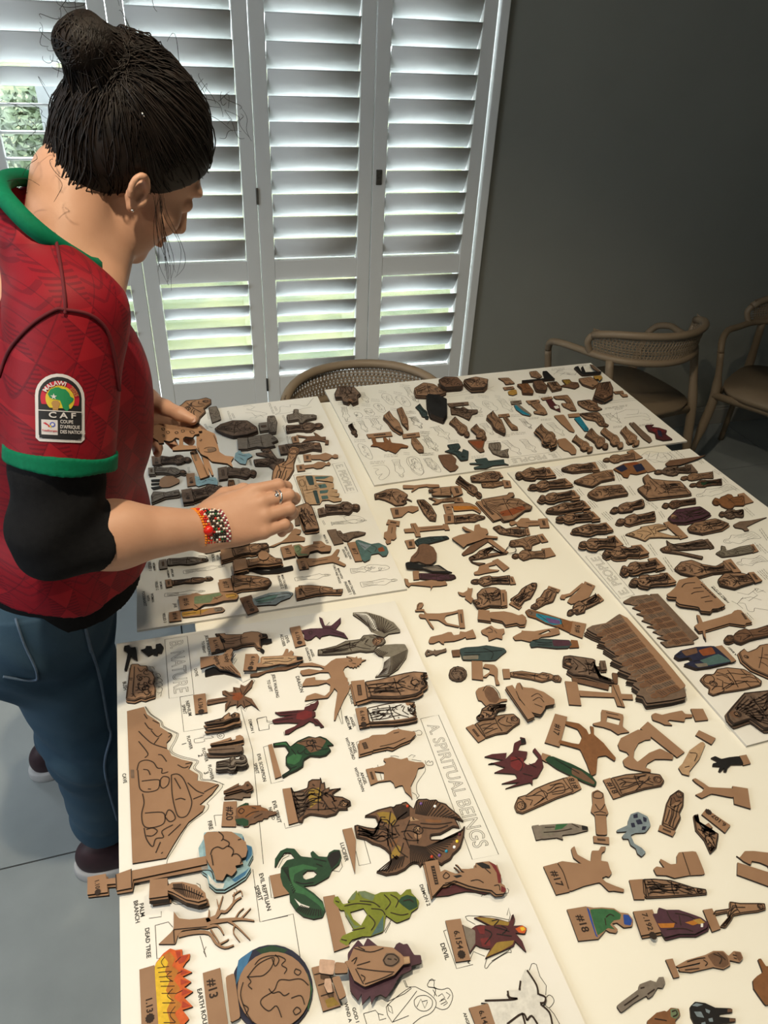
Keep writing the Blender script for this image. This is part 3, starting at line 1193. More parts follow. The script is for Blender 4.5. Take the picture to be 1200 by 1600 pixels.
tube(bm, [pa + vn, (pa + pb) / 2 + vn * 1.2, pb + vn], 0.0012, 6)
obj_bm('hairpin', bm, M_silver, hair_o, True)

# ---- clothes
jer = Field((-0.42, 0.80, 0.80), (0.06, 1.46, 1.58), 0.0035)
jer.ell((-0.165, 1.085, 1.215), (0.118, 0.185, 0.185), k=0.03)
jer.ell((-0.115, 1.12, 1.20), (0.09, 0.14, 0.12), k=0.05)
jer.ell((-0.185, 1.115, 1.03), (0.125, 0.165, 0.22), k=0.06)
jer.ell((-0.215, 1.10, 0.90), (0.135, 0.17, 0.16), k=0.06)
RING = [np.array(atd(*q)) for q in ((148, 418, 1.09), (112, 402, 1.045), (70, 374, 1.015), (30, 338, 1.02), (2, 302, 1.06), (12, 284, 1.13), (45, 284, 1.18), (92, 322, 1.2), (132, 372, 1.17))]
CC = sum(RING) / len(RING)
jer.cone(SH_R + (0.0, 0.03, -0.005), RING[2] + (0.0, 0.03, -0.036), 0.064, 0.028, 0.02)
jer.cone(SH_L + (0.0, -0.03, -0.005), RING[7] + (0.0, -0.03, -0.03), 0.064, 0.032, 0.03)
for q in RING[1:6]:
    jer.cone(SH_R + (-0.01, 0.04, -0.015), q + (CC - q) * 0.05 + (0, 0, -0.03), 0.06, 0.026, 0.02)
for q in RING[5:9]:
    jer.cone(SH_L + (-0.01, -0.04, -0.015), q + (CC - q) * 0.05 + (0, 0, -0.03), 0.06, 0.026, 0.02)
for q in RING:
    jer.cone(CC + (0, 0, -0.09), q + (CC - q) * 0.14 + (0, 0, -0.012), 0.05, 0.010, 0.015)
sdir = nrm(ELB - SH_R)
HEM = np.array(atd(88, 728, 0.99))
HEM = SH_R + sdir * ((HEM - SH_R) @ sdir)
jer.cone(SH_R, HEM + sdir * 0.05, 0.064, 0.066, 0.035, cut=(HEM, sdir))
jer.cone(SH_L, SH_L + (0.02, 0.1, -0.2), 0.068, 0.066, 0.035)
jer.chop((-0.2, 1.05, 0.905), nrm((-0.14, 0.0, -1)))


def folds(X, Y, Z):
    s = (X + 0.2) * 0.9 + (Y - 1.0) * 0.5
    return (0.0035 * np.sin(38 * (Z + 0.9 * s) + 3 * np.sin(7 * X + 9 * Y)) * np.clip((1.22 - Z) * 6, 0.1, 1)
            + 0.0028 * np.sin(62 * (s - 0.35 * Z) + 2.2 * np.sin(11 * Z)) * np.clip(1 - np.abs(Z - 1.12) * 4, 0, 1)).astype(np.float32)


jer.warp(folds)
# neck opening
ca = nrm(RING[0] - RING[4])
cn = nrm(np.cross(ca, (RING[7] - RING[2])))
jer.subell(CC + cn * 0.02, (0.088, 0.072, 0.05), np.array([ca, np.cross(cn, ca), cn]), 0.006)
jersey = field_obj('jersey', jer, M_jersey, body)
jersey['label'] = 'red jersey with a printed lattice of triangles'
jV, jF = jer.mesh()
jbvh = BVHTree.FromPolygons([tuple(v) for v in jV], [tuple(int(i) for i in f) for f in jF])

# green collar and sleeve trim
bm = bmesh.new()
cpts = [q + nrm(np.array((0, 0, CAM_H)) - q) * 0.006 + (0, 0, 0.003) for q in catmull(RING, 6, True)]
tube(bm, cpts, 0.0115, 10, True)
obj_bm('collar', bm, M_green, jersey, True)
trim = Field(HEM - 0.14, HEM + 0.14, 0.003)
trim.cone(SH_R, HEM + sdir * 0.08, 0.0672, 0.0692, 0.0, cut=(HEM + sdir * 0.006, sdir))
trim.chop(HEM - sdir * 0.016, -sdir)
trim.warp(folds)
obj_ = field_obj('sleeve_trim', trim, M_green, jersey)
und = Field((-0.36, 0.74, 0.98), (0.08, 1.1, 1.3), 0.003)
FD = nrm(WRI - ELB)
und.cone(HEM - sdir * 0.04, ELB + (0.0, 0, 0.012), 0.060, 0.054, 0.01)
und.cone(ELB, ELB + FD * 0.13, 0.052, 0.0495, 0.02, cut=(ELB + FD * 0.062, nrm(FD + np.array((0.0, 0, -0.15)))))
und.warp(lambda X, Y, Z: (0.0025 * np.sin(90 * Z + 30 * X + 3 * np.sin(20 * X))).astype(np.float32))
und_o = field_obj('undersleeve', und, M_black, body)
und_o['label'] = 'black undersleeve ending at the elbow'
uh = Field((-0.42, 0.86, 0.78), (0.02, 1.36, 0.95), 0.0035)
uh.ell((-0.215, 1.10, 0.90), (0.128, 0.163, 0.20), k=0.02)
uh.chop((-0.2, 1.05, 0.862), nrm((-0.12, 0.0, -1)))
uh.chop((-0.2, 1.05, 0.935), (0, 0, 1))
uh_o = field_obj('undershirt_hem', uh, M_black, body)

# jeans: hips and two wide legs
jn = Field((-0.62, 0.80, 0.02), (0.0, 1.62, 0.93), 0.0042)
jn.ell((-0.262, 1.10, 0.86), (0.125, 0.172, 0.16), k=0.02)
jn.ell((-0.315, 1.03, 0.80), (0.10, 0.088, 0.12), k=0.05)
jn.ell((-0.335, 1.19, 0.80), (0.10, 0.088, 0.12), k=0.05)
kR, aR = np.array((-0.245, 1.06, 0.47)), np.array((-0.28, 1.115, 0.09))
kL, aL = np.array((-0.305, 1.27, 0.47)), np.array((-0.385, 1.395, 0.075))
jn.cone((-0.258, 1.045, 0.82), kR, 0.105, 0.078, 0.04)
jn.cone(kR, aR, 0.078, 0.066, 0.05)
jn.cone((-0.275, 1.19, 0.82), kL, 0.112, 0.076, 0.04)
jn.cone(kL, aL, 0.076, 0.068, 0.05)
jn.chop((0, 0, 0.118), (0.0, 0.0, -1))
jn.chop((0, 0, 0.905), (0.0, 0.0, 1))


def jfold(X, Y, Z):
    k = np.clip(1 - np.abs(Z - 0.46) * 5, 0, 1) + np.clip(1 - np.abs(Z - 0.14) * 7, 0, 1) + 0.7 * np.clip(1 - np.abs(Z - 0.80) * 6, 0, 1)
    return (k * 0.0042 * np.sin(70 * (Z + 0.5 * X - 0.3 * Y) + 3 * np.sin(16 * X + 12 * Y))).astype(np.float32)


jn.warp(jfold)
jeans = field_obj('jeans', jn, M_jeans, body)
jeans['label'] = 'blue wide-leg jeans'
nV, nF = jn.mesh()
nbvh = BVHTree.FromPolygons([tuple(v) for v in nV], [tuple(int(i) for i in f) for f in nF])


def on_surf(bv, px_list, dist, lift):
    """places along a seam: where the lines of sight measured on the photo meet the cloth"""
    o0 = Vector((0, 0, CAM_H))
    out = []
    for x, y in px_list:
        d = Vector(ray(x, y)).normalized()
        h_ = bv.ray_cast(o0, d)
        if h_[0] is not None:
            n_ = h_[1] if h_[1].dot(d) < 0 else -h_[1]
            out.append(h_[0] + n_ * lift)
    return out


M_seamred = mat('dark_red_seam', (0.09, 0.002, 0.007), None, 40, 0.8)


def seam(nm, pxs, bv, r, m, par):
    P = on_surf(bv, [tuple(p) for p in catmull(pxs, 14)], 0, r * 0.75)
    if len(P) > 2:
        bm = bmesh.new()
        tube(bm, P, r, 6)
        return obj_bm(nm, bm, m, par, True)


seam('side_seam', [(127, 962), (140, 1010), (155, 1060), (168, 1130), (172, 1150), (163, 1200), (182, 1280)], nbvh, 0.0026, M_seam, jeans)
seam('pocket_seam', [(127, 962), (134, 990), (141, 1018)], nbvh, 0.003, M_seam, jeans)
seam('back_pocket', [(25, 968), (40, 1010), (58, 1052), (50, 1062), (5, 1056)], nbvh, 0.0022, M_seam, jeans)
seam('sleeve_seam', [(78, 345), (92, 400), (101, 460), (102, 490)], jbvh, 0.0022, M_seamred, jersey)
seam('shoulder_seam', [(0, 590), (18, 545), (50, 508), (85, 485), (102, 484), (140, 492), (165, 515), (178, 560), (185, 610)], jbvh, 0.0022, M_seamred, jersey)


def shoe(toe_dir, heel):
    t = nrm(toe_dir)
    s = np.array((-t[1], t[0], 0))
    B = np.array([t, s, (0, 0, 1)])
    f = Field(np.array(heel) + (-0.16, -0.32, -0.01), np.array(heel) + (0.32, 0.16, 0.14), 0.0035)
    h0 = np.array(heel, float)
    f.ell(h0 + t * 0.05 + (0, 0, 0.05), (0.05, 0.037, 0.055), B, 0.03)
    f.ell(h0 + t * 0.16 + (0, 0, 0.038), (0.09, 0.044, 0.036), B, 0.04)
    f.chop((0, 0, 0.022), (0, 0, -1))
    up_ = field_obj('shoe', f, M_shoe, body)
    g = Field(np.array(heel) + (-0.16, -0.32, -0.012), np.array(heel) + (0.32, 0.16, 0.05), 0.0035)
    g.ell(h0 + t * 0.05 + (0, 0, 0.012), (0.06, 0.043, 0.05), B, 0.03)
    g.ell(h0 + t * 0.16 + (0, 0, 0.012), (0.1, 0.048, 0.05), B, 0.04)
    g.chop((0, 0, 0.03), (0, 0, 1))
    g.chop((0, 0, 0.001), (0, 0, -1))
    field_obj('sole', g, M_sole, up_)


shoe((1, -0.03, 0), (-0.352, 1.075, 0))
shoe((0.95, 0.35, 0), (-0.475, 1.372, 0))
# ------------------------------------------------------------------ laser-cut wooden figures
# outlines were measured on the photograph; every figure is unprojected to the height it lies at and gets real thickness
CROP = dict(a1=(200, 600, 3.4286), a2=(200, 820, 2.7273), a3=(180, 960, 4.1026), a4=(400, 940, 4), a5=(120, 1270, 3.6364), a6=(420, 1220, 2.6087),
            c1=(500, 560, 4), c2=(760, 560, 3.5294), c3=(570, 720, 4.1379), c4=(790, 690, 2.9268), c5=(640, 880, 4), c6=(880, 880, 3.75), c7=(740, 1090, 2.6087), c8=(820, 1310, 3.1579),
            s1=(480, 560, 6), s2=(880, 540, 6), s3=(1000, 640, 6), s4=(160, 900, 6), s5=(540, 880, 6), s6=(760, 700, 6), s7=(1000, 1000, 6), s8=(760, 1400, 6),
            w1=(220, 610, 6.6667), w2=(380, 620, 6), w3=(220, 830, 6), w4=(400, 780, 5), n1=(300, 980, 6), n2=(310, 1130, 6), n3=(410, 1270, 5), n4=(540, 1220, 6),
            q1=(640, 1320, 5.4545), q2=(470, 1440, 4.8), q3=(500, 1020, 6), q4=(900, 900, 6), q5=(1020, 840, 6.6667), q6=(640, 590, 6), q7=(820, 560, 6), q8=(1000, 1380, 6), px=(0, 0, 1))
TH = 0.0037
M_mdf = mat('brown_fibreboard', (0.305, 0.178, 0.104), (0.26, 0.147, 0.085), 35, 0.62, 0.05, 700, spec=0.25, w=0.6)
M_scorch = mat('scorched_fibreboard', (0.31, 0.183, 0.11), (0.165, 0.098, 0.062), 70, 0.65, 0.05, 700, spec=0.2, w=0.4, detail=6)
M_smoke = mat('smoky_fibreboard', (0.30, 0.175, 0.103), (0.17, 0.10, 0.06), 60, 0.65, 0.05, 700, spec=0.2, w=0.5, detail=6)
M_dscorch = mat('dark_scorched_fibreboard', (0.185, 0.122, 0.085), (0.095, 0.062, 0.045), 85, 0.65, 0.05, 700, spec=0.2, w=0.4, detail=6)
M_burn = mat('scorched_cut_edge', (0.030, 0.017, 0.011), (0.016, 0.01, 0.007), 200, 0.8)
M_eng = mat('engraved_line', (0.030, 0.015, 0.009), (0.02, 0.011, 0.007), 150, 0.8)
PAINT = dict(dark=(0.165, 0.11, 0.077), black=(0.012, 0.011, 0.011), grey=(0.205, 0.17, 0.137), stone=(0.20, 0.175, 0.135), pale=(0.62, 0.58, 0.5), white=(0.74, 0.72, 0.67),
             green=(0.035, 0.13, 0.05), dgreen=(0.016, 0.055, 0.026), lime=(0.185, 0.215, 0.022), sage=(0.15, 0.20, 0.11), teal=(0.075, 0.14, 0.135), dteal=(0.04, 0.065, 0.065), blue=(0.05, 0.17, 0.33), sky=(0.30, 0.47, 0.53),
             navy=(0.02, 0.022, 0.05), royal=(0.02, 0.07, 0.33), cyan=(0.02, 0.20, 0.30), rust=(0.24, 0.065, 0.022), orange=(0.46, 0.17, 0.025), ochre=(0.42, 0.24, 0.05), yellow=(0.75, 0.48, 0.03), red=(0.165, 0.02, 0.022),
             maroon=(0.085, 0.02, 0.024), plum=(0.075, 0.03, 0.045), purple=(0.13, 0.07, 0.2), gold=(0.30, 0.19, 0.035), camel=(0.22, 0.095, 0.038), brown=(0.16, 0.085, 0.05), tan=(0.46, 0.30, 0.175), pink=(0.55, 0.36, 0.26), bluegrey=(0.20, 0.25, 0.28), flame=(0.62, 0.11, 0.02), scarlet=(0.42, 0.05, 0.02), eyewhite=(0.8, 0.8, 0.78))
GROUP = 'wooden figures'
ONBOARD = True
_frng = random.Random(11)


def pmat(k):
    if k is None:
        return M_mdf
    if not isinstance(k, str):
        return k
    c = PAINT[k]
    return mat('paint_' + k, c, tuple(v * 0.72 for v in c), 160, 0.6, 0.04, 900, spec=0.25)


def pts(crop, s):
    ox, oy, f = CROP[crop]
    return [(ox + float(a) / f, oy + float(b) / f) for a, b in (p.split(',') for p in s.split())]


def w2d(pp, z):
    return [onz(x, y, z)[:2] for x, y in pp]


def area(p):
    return 0.5 * sum(p[i][0] * p[(i + 1) % len(p)][1] - p[(i + 1) % len(p)][0] * p[i][1] for i in range(len(p)))


def soften(p):
    """round the drawn corners a little, keeping sharp ones"""
    n = len(p)
    out = []
    for i in range(n):
        a, b, c = np.array(p[i - 1]), np.array(p[i]), np.array(p[(i + 1) % n])
        u, v = a - b, c - b
        lu, lv = np.linalg.norm(u), np.linalg.norm(v)
        if lu < 1e-6 or lv < 1e-6:
            continue
        cs = u @ v / (lu * lv)
        if cs > 0.25:
            out.append(b)
        else:
            out += [b + u * 0.2, b * 0.94 + (a + c) * 0.03, b + v * 0.2] if cs > -0.8 else [b]
    return out


PROF = [[(0, .78), (.03, .86), (.3, .7), (.46, .76), (.52, .98), (.66, 1), (.75, .74), (.79, .38), (.83, .5), (.91, .54), (.97, .34), (1, .06)],
        [(0, .82), (.05, .9), (.3, .8), (.5, 1), (.66, .92), (.78, .66), (.9, .46), (.97, .26), (1, .05)],
        [(0, .6), (.05, .86), (.33, .68), (.38, .95), (.5, 1.08), (.62, 1.0), (.72, .72), (.78, .38), (.82, .52), (.9, .58), (.96, .4), (1, .08)],
        [(0, .7), (.2, .62), (.45, .7), (.55, .95), (.7, .92), (.78, .5), (.8, .4), (.86, .66), (.93, .64), (1, .1)]]


def profile(P, T_, kind, tab):
    """a standing figure drawn inside the measured length and breadth of P, from its tab (or foot) to its head"""
    P = np.array(P)
    b = np.mean(T_, 0) if tab else np.array(T_[0])
    h = P[np.argmax(np.linalg.norm(P - b, axis=1))] if tab else np.array(T_[1])
    ax_ = (h - b) / np.linalg.norm(h - b)
    nx_ = np.array((-ax_[1], ax_[0]))
    s, w = (P - b) @ ax_, (P - b) @ nx_
    s0, L = max(s.min(), 0), s.max() - max(s.min(), 0)
    c, hw = (w.max() + w.min()) / 2, (w.max() - w.min()) / 2
    rg = random.Random(int(b[0] * 13 + h[1] * 7))
    up, lo = [], []
    for t, f in PROF[kind]:
        m = b + ax_ * (s0 + t * L) + nx_ * c * (1 - t if tab else 1)
        up.append(m + nx_ * hw * f * (1 + rg.uniform(-.16, .12)))
        lo.append(m - nx_ * hw * f * (1 + rg.uniform(-.16, .12)))
    return up + lo[::-1]


def stroke(s, w0, w1):
    """outline of a tapering branch along the points of s"""
    P = catmull([[float(v) for v in p.split(',')] for p in s.split()], 3)
    a, b = [], []
    for i, p in enumerate(P):
        t = P[min(i + 1, len(P) - 1)] - P[max(i - 1, 0)]
        t = t / (np.linalg.norm(t) + 1e-9)
        w = (w0 + (w1 - w0) * i / (len(P) - 1)) / 2
        a.append(p + np.array((-t[1], t[0])) * w)
        b.append(p - np.array((-t[1], t[0])) * w)
    return ' '.join('%.1f,%.1f' % (x, y) for x, y in a + b[::-1])


def inside(q, poly):
    x, y = q
    r = False
    n = len(poly)
    for i in range(n):
        x1, y1 = poly[i]
        x2, y2 = poly[i - 1]
        if (y1 > y) != (y2 > y) and x < (x2 - x1) * (y - y1) / (y2 - y1 + 1e-12) + x1:
            r = not r
    return r


def slab(name, outer, holes, z0, z1, org, m_top, parent=None):
    if area(outer) < 0:
        outer = outer[::-1]
    hs = [h if area(h) < 0 else h[::-1] for h in holes]
    loops = [outer] + hs
    flat = [p for l in loops for p in l]
    tris = tessellate_polygon([[Vector((p[0], p[1], 0)) for p in l] for l in loops])
    n = len(flat)
    vs = [(p[0] - org[0], p[1] - org[1], z1 - org[2]) for p in flat] + [(p[0] - org[0], p[1] - org[1], z0 - org[2]) for p in flat]
    fs, ms = [], []
    for t in tris:
        a, b, c = (flat[i] for i in t)
        up = (b[0] - a[0]) * (c[1] - a[1]) - (b[1] - a[1]) * (c[0] - a[0]) > 0
        t = tuple(t) if up else tuple(t)[::-1]
        fs.append(t)
        ms.append(0)
        fs.append(tuple(i + n for i in t[::-1]))
        ms.append(1)
    i0 = 0
    for l in loops:
        k = len(l)
        for i in range(k):
            a, b = i0 + i, i0 + (i + 1) % k
            fs.append((a, a + n, b + n, b))
            ms.append(1)
        i0 += k
    return obj_pd(name, vs, fs, [m_top, M_burn], parent, False, ms)


def ribbons(name, lines, z, width, org, m, parent):
    vs, fs = [], []
    for ln in lines:
        P = [np.array(p, float) for p in ln]
        w = width
        if len(P) < 2:
            continue
        i0 = len(vs)
        for i, p in enumerate(P):
            t = P[min(i + 1, len(P) - 1)] - P[max(i - 1, 0)]
            l = np.linalg.norm(t)
            if l < 1e-9:
                t = np.array((1.0, 0))
            else:
                t = t / l
            nn = np.array((-t[1], t[0])) * w / 2
            vs.append((p[0] - nn[0] - org[0], p[1] - nn[1] - org[1], z - org[2]))
            vs.append((p[0] + nn[0] - org[0], p[1] + nn[1] - org[1], z - org[2]))
        for i in range(len(P) - 1):
            a = i0 + 2 * i
            fs.append((a, a + 2, a + 3, a + 1))
    if not fs:
        return None
    return obj_pd(name, vs, fs, m, parent)


_txt = {}


def text_shape(s, outline=0.0):
    """unit-height text as flat faces; outline > 0 gives hollow letters"""
    key = (s, outline)
    if key in _txt:
        return _txt[key]
    c = bpy.data.curves.new('lettering', 'FONT')
    c.body = s
    c.align_x = 'CENTER'
    c.align_y = 'CENTER'
    c.resolution_u = 3
    c.offset = 0.0 if outline else 0.022
    if outline:
        c.fill_mode = 'NONE'
        c.bevel_depth = outline
        c.bevel_resolution = 0
    o = bpy.data.objects.new('lettering', c)
    COL.objects.link(o)
    dg_ = bpy.context.evaluated_depsgraph_get()
    me = o.evaluated_get(dg_).to_mesh()
    v = [tuple(x.co) for x in me.vertices]
    f = [tuple(p.vertices) for p in me.polygons]
    bpy.data.objects.remove(o)
    bpy.data.curves.remove(c)
    _txt[key] = (v, f)
    return v, f


def text_obj(name, items, z, org, m, parent, flat=True):
    """items: (string, centre, up direction, height, outline)"""
    vs, fs = [], []
    for s, c, up, h, ol in items:
        v, f = text_shape(s, ol)
        up = np.array(up, float)
        up /= np.linalg.norm(up)
        rd = np.array((up[1], -up[0]))
        i0 = len(vs)
        for x, y, zz in v:
            p = np.array(c) + rd * x * h + up * y * h
            vs.append((p[0] - org[0], p[1] - org[1], z - org[2] + (zz * h * 0.05 if ol else 0)))
        fs += [tuple(i + i0 for i in q) for q in f]
    if not fs:
        return None
    return obj_pd(name, vs, fs, m, parent)


def auto_lines(outer, base, head, style, rng):
    """engraved drapery, sash, face and hair for a standing figure"""
    ax = head - base
    L = np.linalg.norm(ax)
    if L < 1e-5:
        return []
    ax = ax / L
    nx = np.array((-ax[1], ax[0]))
    S = np.array([((p - base) @ ax, (p - base) @ nx) for p in np.array(outer)])

    def span(t):
        s = t * L
        xs = []
        for i in range(len(S)):
            a, b = S[i - 1], S[i]
            if (a[0] > s) != (b[0] > s):
                xs.append(a[1] + (b[1] - a[1]) * (s - a[0]) / (b[0] - a[0]))
        xs.sort()
        best = None
        for i in range(0, len(xs) - 1, 2):
            if best is None or xs[i + 1] - xs[i] > best[1] - best[0]:
                best = (xs[i], xs[i + 1])
        return best

    def P(t, f):
        sp = span(t)
        if sp is None:
            return None
        c, h = (sp[0] + sp[1]) / 2, (sp[1] - sp[0]) / 2
        return base + ax * t * L + nx * (c + f * h * 0.86)
    out = []

    def add(seq):
        q = [P(t, f) for t, f in seq]
        q = [x for x in q if x is not None]
        if len(q) > 1:
            out.append(q)
    t0 = min(s for s in S[:, 0]) / L + 0.03
    tr = 1 - t0
    T = lambda u: t0 + u * tr
    nf = {'m': 3, 'r': 4, 'd': 9}.get(style, 3)
    for k in range(nf):
        f = -0.75 + 1.5 * (k + 0.5) / nf + rng.uniform(-0.1, 0.1)
        u1 = rng.uniform(0.3, 0.62)
        u0 = rng.uniform(0.02, 0.12)
        w = rng.uniform(-0.16, 0.16)
        add([(T(u0 + (u1 - u0) * i / 6), f * (1 - 0.25 * i / 6) + w * math.sin(i * 0.9)) for i in range(7)])
    if style != 'm' or rng.random() < 0.6:
        add([(T(0.74), -0.85), (T(0.62), -0.5), (T(0.52), 0.0), (T(0.50), 0.4), (T(0.55), 0.62)])
        add([(T(0.72), 0.8), (T(0.6), 0.66), (T(0.52), 0.45)])
        add([(T(0.76), -0.55), (T(0.68), 0.02), (T(0.76), 0.55)])
    add([(T(0.46), -0.9), (T(0.45), -0.2), (T(0.48), 0.9)])
    add([(T(0.04), -0.95), (T(0.05), 0.0), (T(0.04), 0.95)])
    # face and hair
    sp = span(T(0.89))
    if sp:
        r = min((sp[1] - sp[0]) * 0.33, L * 0.06)
        c = base + ax * T(0.88) * L + nx * (sp[0] + sp[1]) / 2
        out.append([c + (ax * math.cos(a) * 1.15 + nx * math.sin(a)) * r for a in np.linspace(0, 2 * math.pi, 11)])
        out.append([c + ax * 0.25 * r - nx * 0.55 * r, c + ax * 0.3 * r - nx * 0.2 * r])
        out.append([c + ax * 0.25 * r + nx * 0.55 * r, c + ax * 0.3 * r + nx * 0.2 * r])
        out.append([c - ax * 0.3 * r - nx * 0.6 * r, c - ax * 0.85 * r, c - ax * 0.3 * r + nx * 0.6 * r])
        out.append([c - ax * 0.2 * r - nx * 0.25 * r, c - ax * 0.2 * r + nx * 0.25 * r])
    if style == 'd':
        for k in range(16):
            u = rng.uniform(0.08, 0.95)
            f = rng.uniform(-0.8, 0.7)
            du, df = rng.uniform(-0.09, 0.09), rng.uniform(0.1, 0.4)
            add([(T(u), f), (T(min(0.98, u + du * 0.6)), f + df * 0.5), (T(min(0.98, max(0, u + du))), min(0.95, f + df))])
    return out


ORD = ['second', 'third', 'fourth', 'fifth', 'sixth', 'seventh']


def fig(crop, name, label, outline, st='m', tab=None, lines=(), paint=(), n=1, lvl=0, num=None, col=None, holes=(), b=None, sm=1, cat='figure', ax=None, extra=(), zb=None, tcol=None, plate=True, group=None, lw=0.0011, pf=None):
    zbase = zb if zb is not None else ((BZ if (ONBOARD if b is None else b) else TZ) + 0.0002)
    zt = zbase + TH * (lvl + n)
    z0 = zt - TH + 0.0001
    po_ = pts(crop, outline)
    if pf is not None:
        po_ = profile(po_, pts(crop, tab or ax), pf, bool(tab))
    o2 = [np.array(p) for p in w2d(po_, zt)]
    if sm:
        o2 = soften(o2)
    hs = [w2d(pts(crop, h), zt) for h in holes]
    c = sum(o2) / len(o2)
    org = (c[0], c[1], z0)
    m = pmat(col)
    if col is None and st in 'rd':
        m = M_scorch if st == 'd' else M_smoke
    if col == 'dark' and st == 'd':
        m = M_dscorch
    f = slab(name, o2, hs, z0, zt, org, m)
    f.location = org
    tag(f, label, cat, group or GROUP)
    rng = random.Random(len(outline) * 7 + int(abs(c[0]) * 1e4))
    tb = None
    lns = []
    base = None
    if tab:
        t2 = w2d(pts(crop, tab), zt)
        tb = slab('base_tab', t2, [], z0, zt - 0.00012, org, pmat(tcol) if tcol else (M_mdf if col not in ('dark', 'grey') else m), f)
        base = sum(np.array(q) for q in t2) / len(t2)
    if ax:
        a2 = w2d(pts(crop, ax), zt)
        base, head = np.array(a2[0]), np.array(a2[1])
    elif base is not None:
        head = max(o2, key=lambda p: np.linalg.norm(p - base))
    else:
        head = None
    if st in 'mrd' and head is not None:
        lns += auto_lines(o2, base, head, st, rng)
        if st in 'rd' and col != 'black':
            # dark burnt hair around a plain face
            hl_ = (np.array(head) - base)
            L_ = np.linalg.norm(hl_)
            hl_ = hl_ / L_
            hn_ = np.array((-hl_[1], hl_[0]))
            r_ = L_ * 0.052
            for nm_, kk, r2, off in (('hair', 'brown', 1.75, 0.90), ('face', None, 0.95, 0.875)):
                cc_ = base + hl_ * L_ * off
                q_ = [cc_ + (hl_ * math.cos(a) * 1.1 + hn_ * math.sin(a)) * r_ * r2 for a in np.linspace(0, 2 * math.pi, 12, endpoint=False)]
                q_ = [p for p in q_ if inside(p, o2)]
                if len(q_) > 5:
                    if area(q_) < 0:
                        q_ = q_[::-1]
                    obj_pd(nm_, [(p[0] - org[0], p[1] - org[1], zt + (0.00025 if nm_ == 'hair' else 0.0004) - org[2]) for p in q_], [tuple(range(len(q_)))], pmat(kk), f)
    if st in 'md' and head is None or st == 'c':
        bb = np.array(o2)
        lo, hi = bb.min(0), bb.max(0)
        for k in range(26 if st != 'm' else 8):
            p = lo + (hi - lo) * np.array((rng.random(), rng.random()))
            r = np.linalg.norm(hi - lo) * rng.uniform(0.03, 0.07)
            a0 = rng.uniform(0, 6.28)
            q = [p + r * (0.6 + 0.1 * i) * np.array((math.cos(a0 + i * 0.75), math.sin(a0 + i * 0.75))) for i in range(6)]
            if all(inside(x, o2) for x in q):
                lns.append(q)
    if st in 'rdcm':
        # scorched contour a little inside the cut
        A = area(o2)
        q = []
        k_ = len(o2)
        for i in range(k_):
            t = np.array(o2[(i + 1) % k_]) - np.array(o2[i - 1])
            l = np.linalg.norm(t) + 1e-9
            nn = np.array((-t[1], t[0])) / l * (1 if A > 0 else -1)
            q.append(np.array(o2[i]) + nn * 0.0011)
        lns.append(q + [q[0]])
    for e in lines:
        if e.startswith('H'):
            k, A_, B_ = e[1:].split('|')
            A_ = w2d(pts(crop, A_), zt)
            B_ = w2d(pts(crop, B_), zt)

            def along(Q, t):
                s = t * (len(Q) - 1)
                i = min(int(s), len(Q) - 2)
                return np.array(Q[i]) + (np.array(Q[i + 1]) - np.array(Q[i])) * (s - i)
            for i in range(int(k)):
                t = (i + 0.5) / int(k)
                lns.append([along(A_, t), along(B_, t)])
        else:
            q = w2d(pts(crop, e), zt)
            lns.append(catmull(q, 4) if len(q) > 2 else q)
    if lns:
        dk = col in ('black', 'navy', 'dgreen', 'maroon', 'dteal')
        eg_ = ribbons('engraving', lns, zt + 0.0006, lw * (1.6 if st == 'd' else 1.35 if st == 'r' else 1.1), org, M_eng if not dk else pmat('black'), f)
        if eg_ and (len(lns) > 30 or len(lns) == 2):
            eg_['kind'] = 'stuff'
    for pi_, e in enumerate(paint):
        k, poly = e[:2]
        q = w2d(pts(crop, poly), zt)
        if area(q) < 0:
            q = q[::-1]
        q = soften([np.array(p) for p in q])
        tris = tessellate_polygon([[Vector((p[0], p[1], 0)) for p in q]])
        fs = []
        for t in tris:
            a_, b_, c_ = (q[i] for i in t)
            fs.append(tuple(t) if (b_[0] - a_[0]) * (c_[1] - a_[1]) - (b_[1] - a_[1]) * (c_[0] - a_[0]) > 0 else tuple(t)[::-1])
        po = obj_pd('painted_area', [(p[0] - org[0], p[1] - org[1], zt + 0.0001 + 0.00003 * min(pi_, 12) - org[2]) for p in q], fs, pmat(k), f)
        po['label'] = (e[2] if len(e) > 2 else k + ' paint')
    for nm, poly, mk, dz in extra:
        q = w2d(pts(crop, poly), zt)
        eo = slab(nm, soften([np.array(p) for p in q]), [], z0 + dz, zt + dz, org, pmat(mk), f)
